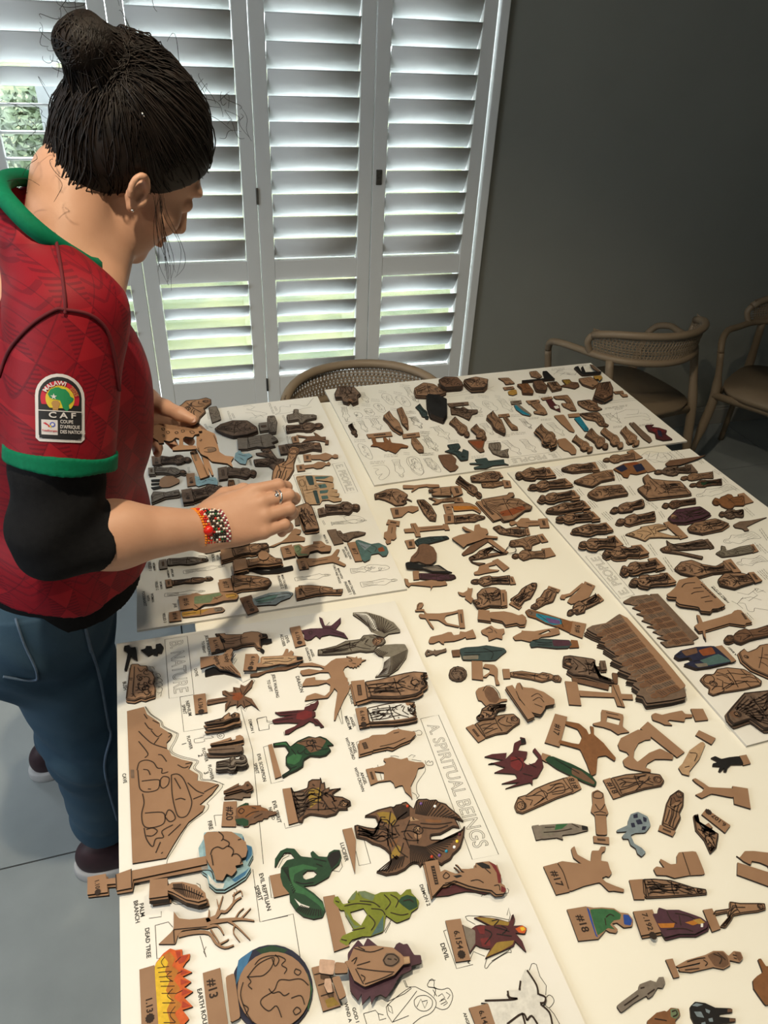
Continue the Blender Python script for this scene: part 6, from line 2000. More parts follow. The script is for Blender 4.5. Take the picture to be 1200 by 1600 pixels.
fig('q6', 'ochre_jar', 'ochre jar cutout pair beside the small drum', '1005,60 1110,50 1165,125 1160,150 1060,145 1050,100', 'm', n=2, ax='1050,55 1110,150', col='camel', cat='pot figure')
fig('q6', 'small_pot', 'small ochre-brown jar cutout at the far edge by the drum', '830,5 930,0 990,55 900,65 880,35', 'm', ax='880,0 940,60', cat='pot figure')
# ---- loose figures on the bare table
ONBOARD = False
GROUP = 'loose wooden figures on the bare white table'
fig('c3', 'running_man', 'plain slim man lying nearest the far board', '245,155 320,158 400,150 480,152 485,168 420,172 400,165 350,172 305,200 300,195 320,178 248,178', 'n')
fig('c3', 'horse_with_rider', 'engraved horse and winged rider at far end of bare table', '60,215 90,205 140,185 175,180 210,180 250,200 280,220 270,240 305,262 250,240 275,270 250,285 200,290 165,270 130,255 90,245 65,248', 'd', ax='80,230 280,250', cat='horse figure')
fig('c3', 'kneeling_man', 'plain brown kneeling man with square tab below the rider', '230,300 300,290 345,295 350,315 310,335 280,325 240,360', 'n', tab='165,305 235,298 242,360 185,368')
fig('c3', 'long_haired_woman', 'engraved woman with bushy head lying below the running man', '332,252 385,250 430,290 465,350 460,390 420,385 380,340', 'd', ax='355,250 445,385')
fig('c3', 'armed_man', 'engraved man with number tab right of the running man', '410,185 490,172 560,166 560,230 550,225 440,225 430,210 470,200 415,200', 'm', tab='550,165 620,160 635,210 575,232', lvl=1)
fig('c3', 'armed_man', 'engraved man partly under the one with the number tab', '412,240 440,238 480,250 560,235 590,236 590,260 500,265 470,280 435,280 460,262', 'm', tab='570,236 628,235 642,268 580,265')
fig('c3', 'robed_man', 'dark engraved robed man slanting below the far board', '575,120 630,105 680,140 720,180 765,220 740,230 690,205 640,170', 'd', ax='600,112 750,225', n=2, pf=0)
fig('c3', 'robed_man', 'engraved robed man topmost right under the far board', '680,100 780,70 830,65 860,85 880,100 860,130 760,135 690,130', 'd', tab='835,65 872,70 897,105 868,106', lvl=1)
fig('c3', 'robed_man', 'plain-backed man with reddish tab by the right board', '750,140 890,130 900,155 830,172 760,170', 'm', tab='888,122 940,128 950,168 903,172')
fig('c3', 'orange_robed_man', 'man in orange painted robe with outstretched arms', '550,275 660,268 720,290 755,325 745,340 700,315 575,325 570,300', 'n', tab='505,280 558,275 572,340 525,345', num='6.1', paint=[('orange', '572,292 690,292 725,300 735,318 700,312 576,320', 'orange painted robe')], lines=['555,278 660,272 715,292', '690,295 740,325'])
fig('c3', 'robed_man', 'engraved bearded man just below the orange-robed man', '575,350 720,345 780,365 780,380 700,400 580,400', 'd', tab='510,345 575,345 577,400 520,405', pf=1)
fig('c3', 'men_group', 'large group of standing men with one rust-red robe', '750,250 800,240 920,220 930,205 960,205 970,225 940,240 1000,245 1040,270 1060,280 1085,295 1075,315 1040,320 1000,350 960,380 900,390 860,345 760,285', 'r', tab='720,262 765,256 885,372 835,387', n=2, cat='crowd figure', paint=[('rust', '870,330 1020,290 1045,310 960,350 890,360', 'rust painted robe')], lines=['800,260 900,250 1000,260', '840,290 940,275 1030,285'])
fig('c3', 'plain_man', 'plain brown man with number tab touching the right board', '935,395 955,385 985,395 1010,370 1060,370 1070,385 1125,385 1130,415 1060,418 1055,430 990,425 980,405 950,418 937,408', 'n', tab='1120,375 1180,370 1195,430 1135,432', lines=['1040,400 1120,398'])
fig('c3', 'kneeling_man', 'engraved crouching man under the plain man by right board', '825,430 870,415 910,440 960,430 990,425 1010,440 1040,440 1045,480 1000,490 930,480 870,470', 'd', tab='1035,437 1060,435 1070,475 1047,480')
fig('c3', 'robed_man', 'engraved man with broad hanging sleeve beside the right board', '930,540 940,515 1000,505 1050,490 1115,480 1140,525 1085,545 1080,575 1040,575 1020,550 950,555', 'r', tab='1113,478 1150,470 1187,520 1145,528')
fig('c3', 'robed_woman', 'engraved woman with plain square tab near right board\'s middle', '950,615 1000,590 1050,590 1145,572 1168,625 1080,640 990,635', 'r', tab='1143,568 1200,560 1235,610 1168,627', plate=False, pf=0)
fig('c3', 'small_plain_man', 'small plain man standing straight below the horse rider', '152,412 205,418 200,460 205,495 190,510 170,508 168,530 145,538 132,525 140,508 122,495 125,462 145,455', 'n', tab='150,378 228,390 222,420 138,408', lines=['178,430 172,470'])
fig('c3', 'wooden_cross', 'wooden cross with a number strip, far one of two', '252,440 305,435 295,405 330,402 345,428 510,415 505,408 535,408 550,445 520,447 515,440 355,455 362,488 330,490 320,460 260,462', 'n', sm=0, cat='cross', lines=['310,415 335,470', '360,440 500,428'])
fig('c3', 'dark_runner', 'dark grey running figure with brown tab, under the boulder', '320,520 350,500 420,490 530,485 548,500 500,515 420,535 340,550', 'm', tab='258,515 318,505 328,560 280,565', col='dteal')
fig('c3', 'boulder_cutout', 'round dark brown boulder cutout on the far bare table', '350,545 375,536 410,540 445,560 466,600 462,645 430,668 395,668 350,650 310,655 290,648 300,620 335,585', 'n', lvl=1, col='brown', cat='boulder figure', lines=['350,560 345,600 320,630'])
fig('c3', 'dark_wolf', 'black and grey pointed animal cutout under the boulder', '262,660 285,652 400,680 480,672 535,710 565,720 540,724 440,720 380,700 270,695', 'n', col='black', cat='animal figure', lvl=1, paint=[('grey', '370,690 470,680 525,712 440,712', 'grey paint')], lines=['390,695 450,690 510,705'])
fig('c3', 'maroon_robed_man', 'dark maroon robed man with square tab below the black animal', '348,725 480,730 580,735 592,755 560,768 470,775 350,762', 'm', tab='310,712 350,710 352,765 315,768', plate=False, col='plum')
fig('c3', 'plain_archer', 'plain slim man nearest the left board\'s corner', '255,760 280,765 285,790 430,770 445,765 470,778 500,780 520,775 535,800 490,808 440,810 425,835 428,812 300,800 285,815 265,800', 'n')
fig('c3', 'preacher_cutout', 'plain brown man with spread arms and broad square base', '560,500 610,480 690,462 650,450 628,430 640,423 670,440 705,455 710,415 740,408 750,430 790,440 800,465 780,480 860,490 860,500 780,498 740,515 660,540 640,560', 'n', lvl=1)
fig('c3', 'brown_robe', 'plain dark brown robed back beneath the spread-armed man', '625,600 680,550 760,510 800,500 800,520 740,560 700,590 640,612', 'n', col='brown')
fig('c3', 'slingshot_man', 'engraved man with slingshot and long bar base', '670,625 720,600 740,580 830,550 835,565 790,600 900,590 920,600 860,610 770,630 690,640 700,655 780,662 740,675 690,655', 'd', tab='770,502 800,492 930,590 908,602', plate=False, ax='840,560 680,640', lines=['905,590 930,555 965,560 978,580 960,595 920,598'])
fig('c3', 'plain_child', 'plain child cutout with legs apart and square base', '705,720 730,710 740,680 790,665 830,650 850,670 800,680 805,700 870,705 860,712 780,725 740,735 710,735', 'n', tab='825,645 860,632 935,690 900,712', plate=False)
fig('c3', 'robed_man', 'engraved long-haired man just below the plain child', '685,780 700,760 740,745 850,740 928,745 940,765 860,765 935,790 850,800 740,805 700,795', 'd', tab='925,745 960,748 978,795 943,798', pf=0)
fig('c5', 'goat_cutout', 'small goat cutout standing on a wedge', '302,178 335,185 360,170 365,150 375,158 395,155 390,180 385,210 400,222 385,250 345,220 350,205 330,205 310,195', 'n', cat='goat figure')
fig('c5', 'family_with_baby', 'engraved seated family with number tab beside the goat', '420,190 450,160 490,150 535,150 568,165 578,268 500,265 450,282 420,275 390,230 425,225', 'd', tab='565,165 600,165 607,262 573,268', n=2, cat='crowd figure')
fig('c5', 'hooded_man', 'dark engraved hooded man slanting right of the family', '640,235 670,210 665,180 700,160 705,145 745,148 795,125 800,150 780,185 740,220 700,268', 'd', tab='622,252 640,235 702,270 685,288', pf=1)
fig('c5', 'robed_man', 'robed man slanting down-left beside the hooded man', '755,275 760,262 790,245 790,225 815,210 840,170 862,158 925,178 900,240 850,255 790,288', 'r', tab='868,140 942,165 930,182 858,160')
fig('c5', 'shepherd_cutout', 'plain-bodied shepherd with a hooked crook', '985,240 1000,215 1040,185 1085,130 1150,158 1120,215 1050,245 1010,255', 'n', tab='1095,112 1160,140 1150,162 1085,132', lvl=0, cat='shepherd figure', extra=[('crook', '940,210 950,196 965,196 1000,188 1078,122 1090,130 1010,200 975,212 970,225 945,222', None, 0.0002)])
fig('c5', 'robed_pair', 'engraved robed figure slanting below the shepherd', '985,320 1010,260 1060,250 1100,240 1155,205 1190,240 1110,280 1060,320', 'd', tab='1150,205 1180,190 1215,228 1190,245', pf=0)
fig('s5', 'dancing_man', 'plain dancing man with tambourine on a number bar', '650,435 735,428 740,445 760,470 880,470 1000,455 1055,440 1060,460 940,490 925,520 950,560 1065,585 1060,600 940,575 870,530 775,525 830,605 822,618 795,590 750,515 700,510 685,485 700,472 745,480 735,448 655,450', 'n', tab='1050,435 1100,432 1120,605 1070,605', extra=[('tambourine', '665,425 668,390 690,368 720,368 732,385 715,415 690,430', None, 0)], lines=['675,420 685,385 715,378'])
fig('c5', 'mother_with_child', 'plain woman holding a child, left of the star', '118,485 130,460 200,445 240,430 262,430 275,450 310,445 315,425 350,430 395,412 418,465 355,472 350,460 330,470 280,485 215,490 215,505 200,500 185,485 150,500 125,500', 'n')
fig('c5', 'star_cutout', 'plain five-pointed star-like cutout with burnt letters', '445,420 510,388 530,405 555,412 590,408 595,435 580,445 580,475 545,465 510,478 495,483 490,455 455,440', 'n', cat='star figure', lines=['475,415 500,405 520,425', '490,435 520,430', '530,420 545,440'])
fig('c5', 'plain_man', 'plain brown man silhouette above the star', '500,305 590,300 640,310 680,325 705,318 730,340 720,382 690,384 670,372 600,385 580,360 505,345', 'n', tab='430,288 500,295 507,360 425,350', plate=False, n=2)
fig('c5', 'painted_woman', 'woman in turquoise and purple painted robe, #16 tab', '722,300 745,285 800,300 870,320 950,345 1000,360 1020,365 1005,435 930,400 850,375 790,345 740,330', 'n', tab='1013,360 1105,378 1080,467 1000,437', num='#16', col='camel', paint=[('cyan', '790,312 870,330 950,352 955,380 900,388 850,370 790,335', 'turquoise painted robe'), ('purple', '850,340 940,358 940,382 870,372', 'purple paint'), ('dark', '728,298 748,290 790,308 780,330 745,325', 'dark veil')], lines=['800,320 860,360', '940,345 960,400', '745,300 765,310 755,322'])
fig('c5', 'plain_woman', 'plain brown woman with hand on hip, under the painted woman', '645,460 665,448 700,430 700,420 720,422 780,425 850,412 930,402 942,440 880,455 820,460 800,480 750,490 700,478 660,480', 'n', holes=['800,445 870,415 882,428 830,445'])
fig('c5', 'teal_robed_man', 'dark teal and plum painted robed man beside the plain woman', '750,500 770,480 830,470 900,475 1000,480 1015,510 990,530 920,532 800,520 760,525', 'n', tab='1008,478 1050,482 1060,525 1000,528', plate=False, tcol='camel', col='dteal', paint=[('plum', '890,480 1000,482 1005,515 900,520', 'plum paint')], lines=['780,490 850,500 890,495', '800,510 890,512'])
fig('c5', 'small_key', 'tiny round-headed key-like cutout near the left board', '95,560 110,538 135,545 150,548 155,537 165,545 200,540 228,530 232,550 195,560 165,575 150,565 135,570 105,580', 'n', col='dark', cat='key figure', holes=['108,560 116,550 126,555 122,566'])
fig('c5', 'cloaked_man', 'dark teal cloaked man above the medallion', '312,535 350,525 430,520 480,512 590,530 607,550 580,570 540,605 500,608 330,605', 'n', tab='262,543 314,538 316,580 270,582', plate=False, tcol='brown', col='dteal', paint=[('stone', '330,580 430,575 430,600 335,602', 'pale grey paint')], lines=['340,560 460,555 580,545', '460,530 520,560 510,600', '340,575 440,572'])
fig('c5', 'medallion', 'round dark engraved medallion', '244,692 252,665 275,648 305,644 335,652 355,672 360,695 350,718 325,735 295,737 265,728 248,712', 'c', col='dark', cat='medallion', lines=['260,690 280,665 320,662 345,690 325,722 285,725 260,690'])
fig('c5', 'sheep_cutout', 'plain brown sheep on an upright block', '458,650 470,628 530,635 552,660 550,720 565,758 540,760 530,700 500,690 480,712 455,710 500,680 500,660', 'n', tab='388,610 455,612 460,730 390,722', plate=False, cat='sheep figure')
fig('c5', 'walking_boy', 'engraved bare-legged boy with square base', '625,680 700,672 810,690 830,680 880,690 900,700 930,698 952,720 945,740 910,738 890,725 830,742 760,725 628,705', 'm', tab='580,660 624,660 630,718 588,720', plate=False, lines=['830,700 870,705 860,725', '640,692 800,705'])
fig('c6', 'armed_group', 'dark engraved knot of men above the near cross', '0,545 40,540 175,560 190,570 185,605 215,605 220,622 180,640 285,680 300,700 270,700 130,660 60,655 20,630 50,610 0,590', 'd', tab='215,570 247,570 257,622 225,624', col='dark', n=2, cat='crowd figure')
fig('c6', 'plank', 'narrow brown plank with nail holes above the near cross', '50,668 270,712 265,742 55,692', 'n', sm=0, col='brown', cat='plank', lines=['90,680 92,684', '200,706 202,710'], extra=[('nail_block', '285,640 320,645 320,705 295,705', 'brown', 0)])
fig('c6', 'wooden_cross', 'large plain cross on a broad rectangular foot', '90,745 285,760 285,710 325,712 340,765 405,768 410,798 345,795 362,842 318,835 300,785 100,778', 'n', sm=0, tab='10,690 82,695 107,832 35,827', plate=False, cat='cross', lines=['290,715 345,838'])
fig('c5', 'tambourine', 'round tambourine cutout with jingles and dark skin', '413,800 430,780 465,770 500,765 540,800 565,848 610,848 610,860 575,865 540,880 480,895 450,860 430,855 420,830', 'n', cat='tambourine', paint=[('brown', '465,800 485,772 520,775 550,810 563,850 540,876 500,868 475,835', 'dark brown skin')], lines=['458,800 478,768 520,770 556,808 568,850'])
fig('c5', 'baby_figure', 'small engraved baby figure above the seated woman', '415,960 440,940 450,910 500,880 605,880 600,910 550,920 530,970 470,975 430,980', 'd', lvl=1, ax='600,895 425,965')
fig('c5', 'hand_of_god', 'plain pointing-hand cutout on a slanted bar', '670,750 690,745 710,775 770,780 840,805 905,850 908,880 850,890 845,910 820,945 760,930 700,870 660,810', 'n', tab='602,772 642,760 782,958 740,976', plate=False, lvl=1, n=2, cat='hand figure', lines=['760,835 800,815 830,840', '770,860 810,840 840,870', '690,750 705,790', '780,880 830,900', '665,800 690,860', '680,840 720,890'])
fig('c5', 'seated_woman', 'engraved robed woman with broad tab below the tambourine', '400,1005 500,960 580,945 650,940 690,975 690,1000 650,1025 610,1060 540,1070 470,1095', 'r', tab='352,1025 400,1005 472,1095 430,1118')
fig('c7', 'scorpion_cutout', 'maroon painted scorpion cutout', '45,240 75,230 135,225 130,250 160,220 165,185 195,170 190,160 210,165 215,185 190,190 180,215 220,220 215,245 200,260 220,275 250,265 265,245 240,215 250,205 275,235 285,280 260,325 240,330 240,355 232,345 130,370 190,345 115,350 180,330 170,310 85,305 130,285 75,265 60,270 125,255', 'n', col='maroon', cat='scorpion figure', paint=[('black', '192,168 208,166 214,184 194,188', 'black claw'), ('red', '150,240 200,245 210,280 180,300 150,280', 'red paint')], lines=['170,240 200,270 190,300', '225,270 255,285', '150,260 190,250', '200,310 240,320'])
fig('c7', 'camel_cutout', 'chestnut painted camel with #17 tab', '375,95 430,105 460,130 470,150 480,145 475,115 490,120 490,150 530,185 550,210 580,245 575,258 540,235 505,240 500,310 480,318 460,265 435,210 400,200 345,185 350,172 400,185 430,190 442,160 425,128 375,110', 'n', tab='332,65 382,78 350,200 290,182', num='#17', col='camel', cat='camel figure')
fig('c7', 'crocodile_cutout', 'dark green painted crocodile lying against the camel', '305,238 325,240 400,270 440,290 480,315 502,345 495,362 450,345 400,320 340,290 290,255', 'n', tab='280,225 315,236 297,262 272,248', plate=False, col='dgreen', cat='crocodile figure', paint=[('brown', '400,285 440,300 495,345 490,355 450,338 400,312', 'brown snout')], lines=['330,250 380,280 430,310'])
fig('c7', 'kneeling_baby', 'plain outlined kneeling child with #18 tab', '165,440 180,405 215,395 250,370 310,345 380,322 412,385 340,410 250,450 200,472 175,465', 'm', tab='373,325 415,315 440,370 402,390', num='#18', lines=['180,410 200,420 210,445 190,460', '240,400 280,380 300,400 260,430', '310,360 360,350 370,385 320,395', '330,370 350,365'])
fig('c7', 'bearded_man', 'plain outlined bearded man with #18 tab', '553,328 620,312 700,305 760,312 778,340 765,360 700,372 620,395 597,404', 'r', tab='528,335 557,326 602,402 570,412', num='#18', lines=['600,335 620,345 605,360', '650,325 700,320', '660,380 690,350 720,330'])
fig('c7', 'long_dress_woman', 'brown woman in long skirt with clasped hands', '482,385 505,375 530,390 535,430 550,470 540,480 545,560 500,558 495,480 478,465 485,430', 'n', tab='488,563 552,568 553,597 490,590', lines=['488,390 505,382 525,392 522,410 490,408 488,390', '495,435 515,460 535,435', '497,478 545,480', '490,470 515,465 540,472'])
fig('c7', 'grey_painted_man', 'grey and green painted man above the #17 preacher', '262,520 340,515 400,512 465,525 468,540 410,555 360,560 365,578 340,570 275,577', 'n', tab='238,522 265,518 280,575 255,580', plate=False, col='grey', paint=[('green', '335,517 385,514 360,535 330,540', 'green paint'), ('stone', '275,525 335,522 325,560 280,565', 'pale grey paint'), ('black', '440,520 465,526 466,540 442,540', 'black head')], lines=['290,530 330,528', '285,550 350,545 400,535', '400,515 430,530'])
fig('c7', 'spotted_sheep', 'grey spotted woolly animal with a flower stem', '630,500 640,475 670,465 710,485 722,520 700,550 660,552 640,560 655,595 685,612 702,630 685,648 668,635 662,615 640,600 632,575 610,575 605,565 625,545 585,548 583,540 628,520', 'n', col='bluegrey', cat='animal figure', paint=[('navy', '650,478 668,472 670,490 652,492', 'dark spot'), ('navy', '660,500 680,495 690,515 668,518', 'dark spot'), ('navy', '690,485 706,492 704,508 692,505', 'dark spot'), ('navy', '640,512 655,510 660,528 645,530', 'dark spot'), ('navy', '688,525 705,525 698,540 685,540', 'dark spot')])
fig('c7', 'veiled_woman', 'dark-veiled standing woman right of the spotted animal', '765,522 785,430 800,400 835,375 858,390 855,440 840,470 845,490 818,545', 'r', tab='760,518 824,543 812,565 753,540', paint=[('brown', '800,405 835,380 856,392 850,430 825,425 805,440', 'dark veil')])
fig('c7', 'kissing_dancer', 'engraved bending figure with bar tab reading 6.107', '895,480 915,475 925,520 945,540 960,535 1000,555 990,610 965,635 940,580 905,540', 'd', tab='948,452 1047,520 1025,550 930,475', num='6.107', ax='1000,500 960,630', holes=['942,520 958,510 975,530 950,535'])
fig('c7', 'crouching_animal', 'plain brown crouching lion-like cutout on a long bar', '670,130 690,133 722,156 722,170 700,172 672,185 655,215 652,245 668,262 690,245 715,225 760,207 790,222 815,235 812,252 780,250 740,250 708,268 700,285 722,293 722,303 690,300 640,290 615,278 608,255 635,235 625,222 595,212 588,190 600,165 640,145', 'n', tab='710,97 860,222 830,243 680,125', plate=False, cat='animal figure')
fig('c7', 'pig_cutout', 'small brown pig cutout with framed legs', '485,105 520,97 520,47 612,68 607,118 635,140 600,145 590,150 560,130 530,120 490,112', 'n', cat='pig figure', holes=['545,75 598,88 592,112 540,98'], lines=['540,62 590,72'])
fig('c7', 'bending_mother', 'plain woman leaning to a child, on a square foot', '725,70 740,62 768,70 800,62 850,52 862,66 892,68 892,80 862,82 860,98 800,90 790,95 810,112 780,110 760,100 730,90', 'n', tab='885,45 935,45 957,90 905,95', plate=False)
fig('c7', 'pale_dancer', 'pale tan leaping figure with T-shaped base', '835,285 850,270 880,215 925,182 935,180 945,190 920,250 880,300 880,318 850,310', 'n', tab='918,132 987,165 970,190 905,152', plate=False, col='tan', lines=['880,225 910,230 900,260', '860,285 880,280'])
fig('c7', 'black_hand', 'black-fingered hand cutout near the right board\'s corner', '968,245 985,238 1010,250 1040,243 1085,238 1102,272 1050,272 1035,285 1030,302 1020,300 1022,285 1005,302 998,298 1005,280 975,278 975,268 1000,262', 'n', tab='1083,237 1112,232 1130,268 1100,275', plate=False, col='black', cat='hand figure')
fig('c7', 'reaching_woman', 'plain brown figure reaching both arms out, square foot', '892,332 905,328 940,350 960,365 1062,370 1060,408 970,390 930,410 905,395 930,385 940,370 905,345', 'n', tab='1055,360 1118,370 1130,452 1063,432', plate=False)
fig('c8', 'preacher_cutout', 'large plain man with wide sleeves, #17 base', '158,120 185,112 280,125 240,95 228,50 245,38 260,80 325,115 330,60 365,60 375,40 400,40 395,62 380,70 375,110 410,115 420,150 430,170 415,190 400,185 380,195 400,215 440,232 490,250 488,265 440,258 415,260 370,215 290,235 218,263', 'n', tab='92,138 160,120 222,262 155,277', num='#17', lines=['162,124 190,170 216,250'])
fig('c8', 'plain_kneeler', 'plain brown kneeling man with broad square base', '635,150 650,138 690,145 665,110 670,100 720,128 750,125 750,85 760,68 845,62 892,178 810,182 740,195 700,182 650,180', 'n', lines=['778,70 815,180'])
fig('c8', 'robed_prince', 'black-engraved robed man with flat hat', '578,200 640,198 720,205 830,240 895,250 900,275 830,282 700,290 600,295 583,270', 'd', tab='515,205 582,200 592,300 540,300', plate=False, lines=['590,202 600,292', '620,200 680,260 760,270', '700,210 760,240 840,260', '830,245 850,275'], lw=0.0009)
fig('c8', 'leopard_cutout', 'plain brown leopard standing on a long bar at right edge', '1045,85 1060,95 1085,62 1130,62 1200,70 1240,90 1230,170 1210,160 1200,135 1160,118 1120,110 1115,130 1080,112 1065,100', 'n', tab='1050,118 1230,175 1230,245 1048,178', plate=False, cat='animal figure')
fig('c8', 'green_kneeler', 'green painted kneeling figure with blue head, #18 base', '298,335 340,342 380,340 440,345 470,365 510,370 535,400 530,435 490,440 455,415 430,420 460,450 450,467 420,462 400,450 385,470 362,495', 'n', tab='208,350 300,335 365,495 265,505', num='#18', paint=[('green', '320,350 380,346 440,352 475,375 470,400 440,405 420,425 445,450 410,442 385,462 360,478 340,420', 'green painted robe'), ('royal', '485,375 512,378 530,405 522,430 490,425', 'blue painted head'), ('royal', '305,340 318,352 352,470 362,488 350,482 322,400', 'blue stripe')], lines=['400,390 420,375 440,385', '395,395 400,430'])
fig('c8', 'purple_robed_king', 'purple and gold painted robed king with number 7.192', '628,372 655,370 660,340 700,352 760,352 830,375 870,390 905,415 900,440 840,470 760,470 690,488 673,462', 'n', tab='535,360 630,350 677,460 575,478', num='7.192', col='plum', n=2, paint=[('orange', '655,420 740,418 735,440 670,442', 'orange stripe'), ('orange', '790,415 850,400 870,415 830,430', 'orange collar'), ('ochre', '830,402 865,395 890,415 860,425', 'ochre beard'), ('eyewhite', '868,420 880,420 880,438 868,438', 'white face patch')], lines=['700,360 720,400 750,420', '740,370 800,380 840,400', '700,450 780,445 830,460', '760,380 770,430'])
fig('c8', 'barelegged_man', 'plain brown man in tunic stepping, square foot', '925,372 940,355 1010,345 1010,310 1060,318 1150,318 1185,320 1190,350 1150,362 1080,370 1030,380 1020,400 990,440 963,435 970,425 1005,385 1000,365 930,380', 'm', tab='880,352 925,345 967,445 925,460', plate=False)
fig('c8', 'muscular_man', 'engraved bare-legged man in dark tunic on a wedge base', '745,630 800,600 890,575 930,555 980,555 1005,580 1030,555 1065,560 1078,590 1060,612 1010,600 1015,625 980,645 930,635 820,660 765,655 757,642 862,622 866,612 760,636', 'n', tab='695,598 730,592 764,682 735,688', plate=False, paint=[('brown', '900,578 935,560 978,560 1000,585 1008,622 980,640 935,630', 'dark brown tunic'), ('brown', '1035,560 1062,563 1074,590 1058,607 1045,590', 'dark hair')], lines=['800,610 850,595 890,590', '880,600 900,615 890,630', '930,570 970,590 960,620', '950,565 990,600', '1025,575 1045,580', '1030,590 1045,595', '790,650 860,642'])
fig('c8', 'grey_boy', 'plain grey-brown boy silhouette near the photo\'s bottom', '452,825 560,745 565,720 620,700 650,710 660,685 685,683 693,710 680,738 655,735 630,775 610,790 600,775 540,810 475,860', 'n', col='grey', lines=['570,740 590,735', '490,825 560,775', '605,770 640,745'], lw=0.0012)
fig('c8', 'green_headed_woman', 'rust painted figure with mossy green head at bottom edge', '605,900 650,860 690,850 700,855 720,835 760,840 768,870 740,900 760,960 740,1000 640,1000 600,960', 'n', col='camel', paint=[('sage', '718,842 752,840 764,868 745,892 720,880', 'mossy green head')], lines=['725,855 745,850 750,870 730,880', '640,890 700,900'])
fig('c8', 'spotted_cow', 'black cow cutout with white patches', '815,830 840,805 890,812 940,835 1020,838 1025,858 960,865 960,880 1040,888 1040,905 960,915 950,960 860,960 820,880', 'n', col='black', cat='cow figure', paint=[('bluegrey', '825,825 845,812 880,820 850,830', 'white patch'), ('bluegrey', '835,855 870,855 885,885 850,880', 'white patch'), ('bluegrey', '890,840 915,850 910,865 895,858', 'white patch'), ('bluegrey', '905,890 925,885 930,905 910,905', 'white patch'), ('bluegrey', '870,910 890,905 895,930 875,930', 'white patch'), ('brown', '1000,842 1024,842 1024,856 1000,858', 'brown hoof'), ('brown', '1010,888 1038,890 1038,903 1010,905', 'brown hoof')])
fig('c8', 'large_plain_animal', 'plain reddish-brown cutout cut by the right photo edge', '1125,700 1145,680 1175,660 1150,595 1165,592 1190,630 1200,630 1260,640 1260,800 1190,825 1150,770 1130,740', 'n', col='camel', cat='animal figure')
# ---- right board
ONBOARD = True
GROUP = 'robed men in the left column of the right board'
_o = ['first', 'second', 'third', 'fourth', 'fifth', 'sixth', 'seventh', 'eighth', 'ninth', 'tenth']
_rows = [('s6', '270,250 290,215 390,190 535,185 565,260 470,265 400,285 290,285', '530,190 590,178 650,250 560,262'),
         ('s6', '400,360 460,320 660,290 680,290 745,352 690,350 600,372 430,388', '670,290 740,282 810,340 735,352'),
         ('s6', '490,475 510,440 590,410 775,400 812,470 700,472 640,485 520,492', '770,400 820,392 880,460 805,470'),
         ('s6', '565,580 620,540 700,515 875,500 920,568 800,575 700,592 600,608', '870,500 920,495 980,560 912,570'),
         ('s6', '650,660 700,630 840,605 945,598 1000,668 880,674 760,690 690,695', '940,600 1000,592 1070,660 992,670'),
         ('s6', '800,770 850,745 1000,715 1070,705 1135,775 1000,785 880,815 810,815', '1065,705 1125,695 1190,765 1132,775'),
         ('c4', '335,470 420,440 470,432 510,480 440,485 380,492', '465,432 500,428 540,470 507,480'),
         ('c4', '445,510 520,490 580,476 618,518 540,525 470,537', '575,475 620,470 658,508 616,518'),
         ('c4', '525,590 600,560 655,536 695,582 600,605 540,608', '650,535 690,530 730,572 692,582'),
         ('c4', '570,640 650,615 712,600 745,648 650,665 590,668', '705,600 740,598 782,640 742,648')]
_desc = ['arms folded', 'smooth hair', 'short beard', 'pointed hood', 'striped robe', 'long veil', 'pale open robe', 'crossed sashes', 'bushy hair', 'bowed head']
for _i, (_c, _a, _b) in enumerate(_rows):
    fig(_c, 'robed_man', 'robed man, %s in left column, %s' % (_o[_i], _desc[_i]), _a, 'd', tab=_b, n=3, pf=(2, 0, 3, 1, 0, 1, 0, 2, 3, 0)[_i])
GROUP = 'wooden figures on the right board'
fig('c4', 'robed_man', 'robed man topping the second column', '255,125 320,110 378,97 400,132 300,138', 'd', tab='375,97 410,92 430,128 398,132', n=2, pf=1)
fig('c4', 'robed_man', 'robed man with wide cape, second column', '310,180 380,150 462,130 498,168 440,180 400,205 370,200 330,190', 'r', tab='460,130 490,128 500,167 495,170', n=2)
fig('c4', 'kneeling_group', 'kneeling group with tiny blue patch, second column', '375,235 420,205 530,195 565,240 500,250 420,265 385,250', 'd', n=2, ax='545,215 385,240', paint=[('blue', '395,233 412,236 410,246 397,243', 'blue paint')])
fig('c4', 'reclining_man', 'dark reclining man, second column, under kneeling group', '480,315 520,285 620,265 650,295 560,320 490,325', 'd', n=2, ax='635,280 490,315', pf=2)
fig('c4', 'robed_man', 'striped-tab robed man above plain gesturing figure', '505,365 560,335 670,320 700,355 600,375 520,378', 'd', n=2, ax='685,335 515,365', pf=0)
fig('c4', 'gesturing_man', 'light brown bare man with arms bent, on a long bar', '548,425 570,415 620,395 615,390 700,375 745,385 740,398 690,410 760,430 805,432 800,442 700,438 660,440 640,455 600,440', 'm', tab='722,370 760,360 835,435 800,445', plate=False, col='tan')
fig('c4', 'pointed_robed_man', 'slim robed man with square tab at the board\'s far edge', '445,85 500,65 565,52 600,82 520,92 460,97', 'r', tab='555,45 580,35 628,72 595,82', plate=False, pf=0)
fig('c4', 'navy_painted_group', 'rust and dark blue painted group on a brown base', '490,125 540,100 600,90 650,138 600,150 570,145 560,165 540,162 530,148', 'n', tab='600,92 640,80 690,130 650,140', plate=False, col='camel', paint=[('navy', '500,122 540,105 560,125 530,140', 'dark blue paint'), ('navy', '580,108 620,100 640,128 600,140', 'dark blue paint'), ('rust', '545,102 600,93 610,102 570,112', 'rust paint')])
fig('c4', 'horse_group', 'large olive-brown horse and rider cutout', '600,215 640,195 625,165 650,148 670,170 740,178 800,180 855,240 760,250 650,262', 'd', n=2, ax='840,215 620,200', cat='horse figure', holes=['745,195 775,190 790,200 760,205'])
